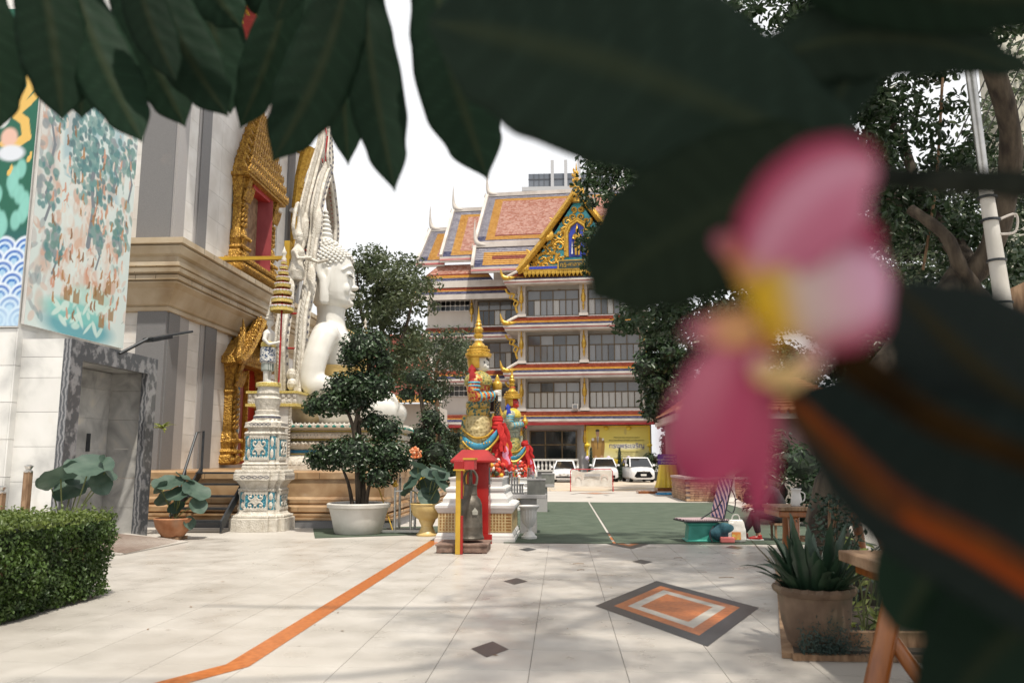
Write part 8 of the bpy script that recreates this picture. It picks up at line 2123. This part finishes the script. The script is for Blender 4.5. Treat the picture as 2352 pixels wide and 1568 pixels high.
for i in range(8):
    a = V_(2352 + i * 14, -10 + i * 22, 12 + i * .4); b = V_(2000 + i * 12, 680 + i * 3, 26 + i); m_ = lerp(a, b, .5) - Vector((0, 0, .35))
    MB().tube(spline([a, m_, b], 8), .012, 5).obj('overhead_cable', m_steel, label=('first', 'second', 'third', 'fourth', 'fifth', 'sixth', 'seventh', 'eighth')[i] + ' black overhead cable from the left behind the utility pole', cat='cable', group='overhead cables at the right')
MB().tube(spline([V_(2165, 180, 10), V_(2150, 420, 10), V_(2120, 620, 10.2)], 5), .018, 5).obj('hanging_vine', m_woodd, bt)
ys = thing('yellow_board', 'ochre board fixed behind the utility pole at the right edge', 'board', V_(2345, 690, 9.2)); MB().obox((0, 0, 0), (.22, 0, .1), (0, .02, 0), (-.06, 0, .16)).obj('board_panel', m_woodd, ys)
rb = cloud(2000, 2420, 430, 730, 22, 36, .75, 2, 21)
rbb = V_(2200, 1060, 22); rbb.z = 0
tree('background_tree', 'lighter green tree behind the utility pole', 'tree', rbb, rb, 260, .2, m_leafl, [([rbb, V_(2190, 800, 22), V_(2200, 560, 22)], (.2, .08)), ([V_(2195, 850, 22), V_(2080, 620, 22)], (.12, .04))], shell=.2, core=False, aspect=.45)
rb2 = cloud(2140, 2460, 60, 420, 25, 16, .9, 2, 22, lambda x, y: x > 2230 or y > 250)
rbb = V_(2420, 1060, 25); rbb.z = 0
tree('background_tree', 'pale leafy branches in front of the pale building at the upper right', 'tree', rbb, rb2, 200, .22, m_leafl, [([rbb, V_(2420, 600, 25), V_(2330, 300, 25)], (.2, .06))], shell=.2, core=False)
# boundary greenery and wall to close the right and the far background
bw2 = thing('boundary_wall', 'long plain wall with planting behind the court at the far right', 'wall', (20, 46, 0), world=True)
MB().box(10, 60, 45.5, 45.8, 0, 3).obj('wall_panel', m_wall, bw2); MB().box(10, 60, 45.4, 45.9, 3, 3.15).obj('wall_coping', m_trim, bw2)
bw3 = thing('boundary_wall', 'plain wall behind the garden left of the hall', 'wall', (-20, 70, 0), world=True)
MB().box(-60, -12.5, 70, 70.3, 0, 4).obj('wall_panel', m_wall, bw3); MB().box(-60, -12.5, 69.9, 70.4, 4, 4.15).obj('wall_coping', m_trim, bw3)
# ------------------------------------------------------------------ frangipani in front of the lens
random.seed(91)
fr = thing('frangipani_tree', 'frangipani with long dark leaves and a blurred pink flower close to the camera', 'tree', (1.0, .9, 0), world=True)
def blade(name, parent, axis, widths, depths, mt_, cup=.15, nu=26, nv=10, colfn=None, twist=0.0, vein=0.0, roll=0.0, asym=(1, 1)):
    pts = [atD(px, py, 1) - _O for px, py in axis]
    n = len(axis)
    ax = spline([atD(axis[i][0], axis[i][1], depths[i]) for i in range(n)], 10)
    W_ = []; 
    for i in range(n - 1):
        for j in range(10): t = j / 10; W_.append(lerp(lerp(widths[i], widths[i + 1], t), widths[i + 1], 0) if False else lerp(widths[i], widths[i + 1], t * t * (3 - 2 * t)))
    W_.append(widths[-1])
    DD = []
    for i in range(n - 1):
        for j in range(10): DD.append(lerp(depths[i], depths[i + 1], j / 10))
    DD.append(depths[-1])
    m_ = len(ax); V = []; cols = []
    for i in range(m_):
        t = (ax[min(i + 1, m_ - 1)] - ax[max(i - 1, 0)]).normalized()
        vd = (ax[i] - _O).normalized()
        s_ = t.cross(vd).normalized(); u_ = vd
        if roll: s_ = (Matrix.Rotation(roll, 3, t) @ s_)
        hw = W_[i] / 2 * DD[i] / FPX
        for j in range(nv + 1):
            v = -1 + 2 * j / nv
            u = i / (m_ - 1)
            bulge = cup * hw * (v * v) + vein * hw * (.022 * math.sin(52 * u - 10 * abs(v)) - .10 * math.exp(-(v / .06) ** 2))
            wav = .03 * hw * math.sin(u * 9 + v * 2) * abs(v)
            V.append(ax[i] + s_ * hw * v * (asym[0] if v > 0 else asym[1]) + u_ * (bulge + wav + twist * hw * v))
            if colfn: cols.append(colfn(u, v))
    F_ = [(i * (nv + 1) + j, (i + 1) * (nv + 1) + j, (i + 1) * (nv + 1) + j + 1, i * (nv + 1) + j + 1) for i in range(m_ - 1) for j in range(nv)]
    q = MB(); q.v = [tuple(p) for p in V]; q.f = F_; q.mi = [0] * len(F_)
    me = q.mesh(name, mt_, 80)
    if colfn:
        ca = me.color_attributes.new('paint', 'FLOAT_COLOR', 'POINT'); ca.data.foreach_set('color', np.array([c + (1,) for c in cols], np.float32).ravel())
    o = put(name, me, parent)
    sm = o.modifiers.new('solid', 'SOLIDIFY'); sm.thickness = .0006
    return o
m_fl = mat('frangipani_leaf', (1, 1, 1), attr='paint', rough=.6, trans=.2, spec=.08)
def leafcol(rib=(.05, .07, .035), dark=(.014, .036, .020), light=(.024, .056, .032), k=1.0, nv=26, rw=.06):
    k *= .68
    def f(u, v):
        c = Vector(lerp(Vector(dark), Vector(light), .5 + .5 * (1 if v > 0 else -1) * .55))  # one half lighter, painting in light that shines through the leaf
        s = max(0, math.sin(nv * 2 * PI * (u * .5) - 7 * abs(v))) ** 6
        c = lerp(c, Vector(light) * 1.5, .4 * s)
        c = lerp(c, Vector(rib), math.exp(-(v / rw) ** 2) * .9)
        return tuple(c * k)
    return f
SH = lambda w: [w * .2, w * .44, w * .7, w * .89, w, w * .98, w * .7, w * .02]
def pleaf(base, tip, w, d0, d1=None, bend=0, **kw):
    d1 = d1 or d0; A = []
    bx, by = base; tx, ty = tip; L_ = math.hypot(tx - bx, ty - by); nx, ny = -(ty - by) / L_, (tx - bx) / L_
    for i in range(8):
        t = i / 7; b = bend * math.sin(PI * t); A.append((lerp(bx, tx, t) + nx * b, lerp(by, ty, t) + ny * b))
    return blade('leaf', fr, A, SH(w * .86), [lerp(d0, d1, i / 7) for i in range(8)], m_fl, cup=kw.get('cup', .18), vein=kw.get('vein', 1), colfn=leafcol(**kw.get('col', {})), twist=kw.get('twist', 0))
D1 = 2.1
pleaf((-60, -120), (-4, 300), 150, D1, bend=-10)
pleaf((60, -180), (143, 276), 178, D1 * .96, 2.0, bend=-14, col=dict(k=.8))
pleaf((180, -120), (188, 273), 150, D1 * 1.1, bend=5)
pleaf((140, -140), (328, 328), 165, D1, 2.0, bend=16)
pleaf((260, -120), (426, 292), 150, D1 * 1.08, bend=12, col=dict(k=1.1))
pleaf((290, -190), (405, 188), 120, D1 * .95, bend=18, col=dict(k=.6))
pleaf((330, -160), (524, 268), 165, D1 * 1.02, bend=28, col=dict(k=.85))
pleaf((400, -200), (556, 66), 150, D1 * 1.15, bend=16, col=dict(k=1.15))
pleaf((440, -160), (530, 262), 160, D1 * 1.2, bend=0, col=dict(k=1.15))
pleaf((690, -160), (551, 296), 130, D1 * 1.08, bend=-16)
pleaf((820, -180), (626, 372), 190, D1 * .98, 1.95, bend=-34, col=dict(k=.75))
pleaf((720, -150), (632, 50), 90, D1 * .9, bend=4, col=dict(k=.8))
pleaf((780, -160), (800, 380), 120, D1 * 1.1, bend=6)
pleaf((825, -180), (907, 440), 150, D1, 2.0, bend=14, col=dict(k=.8))
pleaf((985, -180), (1120, 412), 215, D1 * .95, 1.95, bend=22, col=dict(k=.9))
pleaf((1090, -200), (1136, 190), 150, D1 * 1.1, bend=-18)
pleaf((560, -220), (690, 60), 200, D1 * 1.2, bend=10)
# large leaves at the right, nearer and more blurred
lcB = dict(dark=(.020, .038, .027), light=(.028, .05, .036), rib=(.05, .07, .04), k=1.0, nv=22)
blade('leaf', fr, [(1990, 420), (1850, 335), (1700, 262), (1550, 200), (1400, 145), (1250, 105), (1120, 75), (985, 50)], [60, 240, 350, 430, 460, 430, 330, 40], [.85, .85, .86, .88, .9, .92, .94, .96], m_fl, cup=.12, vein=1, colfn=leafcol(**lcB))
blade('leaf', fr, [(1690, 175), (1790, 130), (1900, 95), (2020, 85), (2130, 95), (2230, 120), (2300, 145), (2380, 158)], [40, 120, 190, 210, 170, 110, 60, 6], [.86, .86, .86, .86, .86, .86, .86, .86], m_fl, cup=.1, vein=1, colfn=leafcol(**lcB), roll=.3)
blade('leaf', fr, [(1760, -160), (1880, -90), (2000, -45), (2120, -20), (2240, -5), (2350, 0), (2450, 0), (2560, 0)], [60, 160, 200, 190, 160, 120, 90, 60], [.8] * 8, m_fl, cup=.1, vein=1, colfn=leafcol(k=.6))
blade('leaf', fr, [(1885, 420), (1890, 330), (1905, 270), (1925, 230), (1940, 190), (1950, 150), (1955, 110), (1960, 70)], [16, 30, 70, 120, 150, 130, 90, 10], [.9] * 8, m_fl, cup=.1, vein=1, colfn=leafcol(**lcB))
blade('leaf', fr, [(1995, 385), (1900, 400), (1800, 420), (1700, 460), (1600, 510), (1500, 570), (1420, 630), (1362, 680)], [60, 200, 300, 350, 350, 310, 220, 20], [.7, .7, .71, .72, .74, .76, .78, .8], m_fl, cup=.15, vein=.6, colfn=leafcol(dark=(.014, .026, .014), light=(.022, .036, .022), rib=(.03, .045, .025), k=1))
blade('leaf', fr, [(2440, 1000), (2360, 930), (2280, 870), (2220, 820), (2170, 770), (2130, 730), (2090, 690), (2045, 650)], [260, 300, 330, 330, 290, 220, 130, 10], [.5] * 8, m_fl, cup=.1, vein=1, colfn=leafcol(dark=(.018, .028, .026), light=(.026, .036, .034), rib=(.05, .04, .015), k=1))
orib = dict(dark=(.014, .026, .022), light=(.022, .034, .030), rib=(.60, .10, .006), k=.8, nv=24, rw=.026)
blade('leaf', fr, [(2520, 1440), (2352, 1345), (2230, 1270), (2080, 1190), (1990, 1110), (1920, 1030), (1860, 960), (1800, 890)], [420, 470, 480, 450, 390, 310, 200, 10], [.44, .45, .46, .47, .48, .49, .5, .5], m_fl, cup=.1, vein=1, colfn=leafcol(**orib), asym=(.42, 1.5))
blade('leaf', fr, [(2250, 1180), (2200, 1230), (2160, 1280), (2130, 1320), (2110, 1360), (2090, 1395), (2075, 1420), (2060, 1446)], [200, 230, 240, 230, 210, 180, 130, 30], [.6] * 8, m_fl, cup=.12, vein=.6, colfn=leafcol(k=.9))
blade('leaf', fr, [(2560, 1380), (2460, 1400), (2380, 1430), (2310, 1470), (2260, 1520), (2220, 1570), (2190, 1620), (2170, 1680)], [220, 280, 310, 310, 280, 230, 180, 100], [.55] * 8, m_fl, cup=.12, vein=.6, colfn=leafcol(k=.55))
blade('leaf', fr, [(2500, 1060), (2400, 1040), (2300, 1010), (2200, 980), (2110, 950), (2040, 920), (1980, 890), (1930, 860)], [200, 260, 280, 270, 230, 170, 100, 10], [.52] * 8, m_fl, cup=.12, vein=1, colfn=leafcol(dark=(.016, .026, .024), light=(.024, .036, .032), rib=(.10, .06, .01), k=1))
q = MB(); q.tube(spline([atD(1890, 400, .8), atD(2010, 405, .78), atD(2150, 415, .74), atD(2300, 420, .7), atD(2480, 440, .66), atD(2750, 460, .6), Vector((1.1, .2, 0))], 6), [.006] * 6 + [.010] * 6 + [.012] * 6 + [.0125] * 6 + [.014] * 7 + [.02] * 6, 12)
q.obj('branch', mat('frangipani_bark', (.012, .015, .012), (.025, .028, .022), rough=1, spec=.05, scale=30), fr, smooth=70)
q = MB(); q.tube(spline([atD(1715, 182, .86), atD(1780, 178, .86), atD(1850, 172, .86)], 4), .0028, 8); q.obj('petiole', m_stem, fr)
q = MB(); q.tube(spline([Vector((1.4, .3, .8)), Vector((2.0, .5, 1.8)), Vector((1.4, 1.0, 3.0)), Vector((.2, 1.6, 3.4)), Vector((-1.2, 1.7, 3.2))], 6), .016, 10); q.obj('branch', MATS['frangipani_bark'], fr, smooth=70)
# flower cluster: orange stalks, petals yellow at the throat, pink at the rim
m_pet = mat('frangipani_petal', (1, 1, 1), attr='paint', rough=.45, trans=.35, spec=.3)
FD = .335
def petcol(mode):
    Yl, Wh, Pk, Mg = Vector((.66, .42, .012)), Vector((.64, .50, .47)), Vector((.56, .17, .27)), Vector((.38, .03, .10))
    def f(u, v):
        if mode == 'A': c = lerp(Pk, Mg, smoothstep(.35, 1.0, abs(v + .35) * .9)); c = lerp(c, Vector((.66, .34, .46)), math.exp(-((v - .25) / .35) ** 2) * .8); return tuple(lerp(Yl * .9, c, smoothstep(.02, .2, u)))
        if mode == 'B': c = lerp(Wh * .95, Vector((.66, .36, .50)), smoothstep(.25, .8, u)); c = lerp(c, Mg, smoothstep(.4, 1.0, abs(v))); c = lerp(c, Mg, smoothstep(.88, 1, u)); return tuple(lerp(lerp(Yl, Wh, smoothstep(.1, .35, u)), c, smoothstep(.16, .5, u)))
        if mode == 'D': c = lerp(Vector((.60, .18, .26)), Mg, smoothstep(.2, .9, u)); c = lerp(c, Vector((.46, .06, .14)), .5 + .5 * math.sin(v * 3)); return tuple(c)
        if mode == 'C': return tuple(lerp(Vector((.66, .36, .16)), Pk, smoothstep(.3, .9, u)))
        return tuple(lerp(Vector((.70, .50, .22)), Vector((.68, .40, .46)), smoothstep(.3, .9, u)))
    return f
fl = put('flower', MB().lathe([(.002, 0), (.005, .004), (.0045, .02), (.006, .03)], 12, c=atD(1780, 800, FD + .004)).mesh('flower', MATS['green_stem'] if False else mat('flower_throat', (.55, .30, .02), rough=.5)), fr)
PT = lambda axis, w, d, mode, **k: blade('petal', fl, axis, w, d, m_pet, colfn=petcol(mode), **k)
PT([(1740, 690), (1760, 610), (1800, 540), (1850, 480), (1905, 435), (1955, 410), (1990, 400), (2015, 400)], [60, 150, 215, 240, 235, 200, 140, 30], [FD, FD - .004, FD - .008, FD - .010, FD - .008, FD - .002, FD + .004, FD + .008], 'A', cup=-.3, nv=14)
PT([(1725, 700), (1785, 690), (1840, 680), (1890, 672), (1940, 665), (1985, 655), (2020, 645), (2048, 640)], [60, 170, 250, 290, 290, 250, 180, 40], [FD - .004, FD - .008, FD - .012, FD - .014, FD - .012, FD - .008, FD, FD + .006], 'B', cup=.35, nv=14)
PT([(1770, 690), (1810, 655), (1850, 625), (1890, 598), (1930, 575), (1965, 556), (1995, 540), (2020, 528)], [70, 130, 160, 175, 170, 140, 95, 20], [FD + .012] * 8, 'D', cup=.2)
PT([(1740, 745), (1715, 750), (1690, 755), (1665, 757), (1640, 758), (1615, 760), (1595, 762), (1572, 764)], [70, 90, 90, 84, 70, 54, 36, 10], [FD + .002] * 8, 'C', cup=.2)
PT([(1740, 610), (1722, 595), (1708, 585), (1695, 575), (1680, 566), (1668, 560), (1655, 553), (1640, 548)], [80, 90, 84, 72, 60, 50, 40, 10], [FD + .012] * 8, 'C', cup=.2)
PT([(1710, 770), (1690, 830), (1665, 890), (1645, 950), (1630, 1010), (1620, 1060), (1612, 1095), (1606, 1125)], [60, 150, 190, 215, 215, 190, 140, 40], [FD + .006] * 8, 'D', cup=.35, nv=14)
PT([(1735, 770), (1735, 840), (1735, 910), (1735, 980), (1735, 1040), (1737, 1100), (1740, 1150), (1742, 1195)], [60, 90, 105, 105, 95, 80, 58, 20], [FD + .010] * 8, 'D', cup=.4)
PT([(1780, 870), (1768, 862), (1758, 853), (1750, 845), (1745, 838), (1740, 832), (1736, 826), (1730, 820)], [40, 56, 60, 56, 48, 40, 30, 8], [FD - .002] * 8, 'E', cup=.3)
PT([(1780, 890), (1800, 872), (1820, 858), (1838, 845), (1855, 834), (1870, 825), (1885, 817), (1900, 810)], [40, 56, 60, 58, 52, 44, 32, 8], [FD] * 8, 'E', cup=.3)
q = MB()
m_stalk = mat('orange_stalk', (.055, .014, .0015), (.085, .026, .002), rough=.8, spec=.1, scale=60)
q.tube(spline([atD(1785, 880, FD + .004), atD(1850, 960, FD + .008), atD(1960, 1060, FD + .02), atD(2080, 1160, FD + .05), atD(2250, 1240, FD + .07), atD(2460, 1350, FD + .09)], 6), .0028, 10); q.obj('flower_stalk', m_stalk, fr, smooth=70)
q = MB(); q.tube(spline([atD(1795, 905, FD + .006), atD(1880, 1000, FD + .016), atD(1990, 1120, FD + .03), atD(2060, 1180, FD + .05)], 6), .0028, 10); q.obj('flower_stalk', m_stalk, fr, smooth=70)
q = MB(); q.tube(spline([atD(1920, 800, FD + .05), atD(2010, 870, FD + .06), atD(2140, 960, FD + .07), atD(2300, 1030, FD + .08), atD(2460, 1090, FD + .09)], 6), [.009] * 8 + [.008] * 8 + [.007] * 9, 10); q.obj('dark_stalk', mat('brown_stalk', (.012, .007, .003), (.022, .012, .004), rough=1, spec=.02, scale=30), fr, smooth=70)
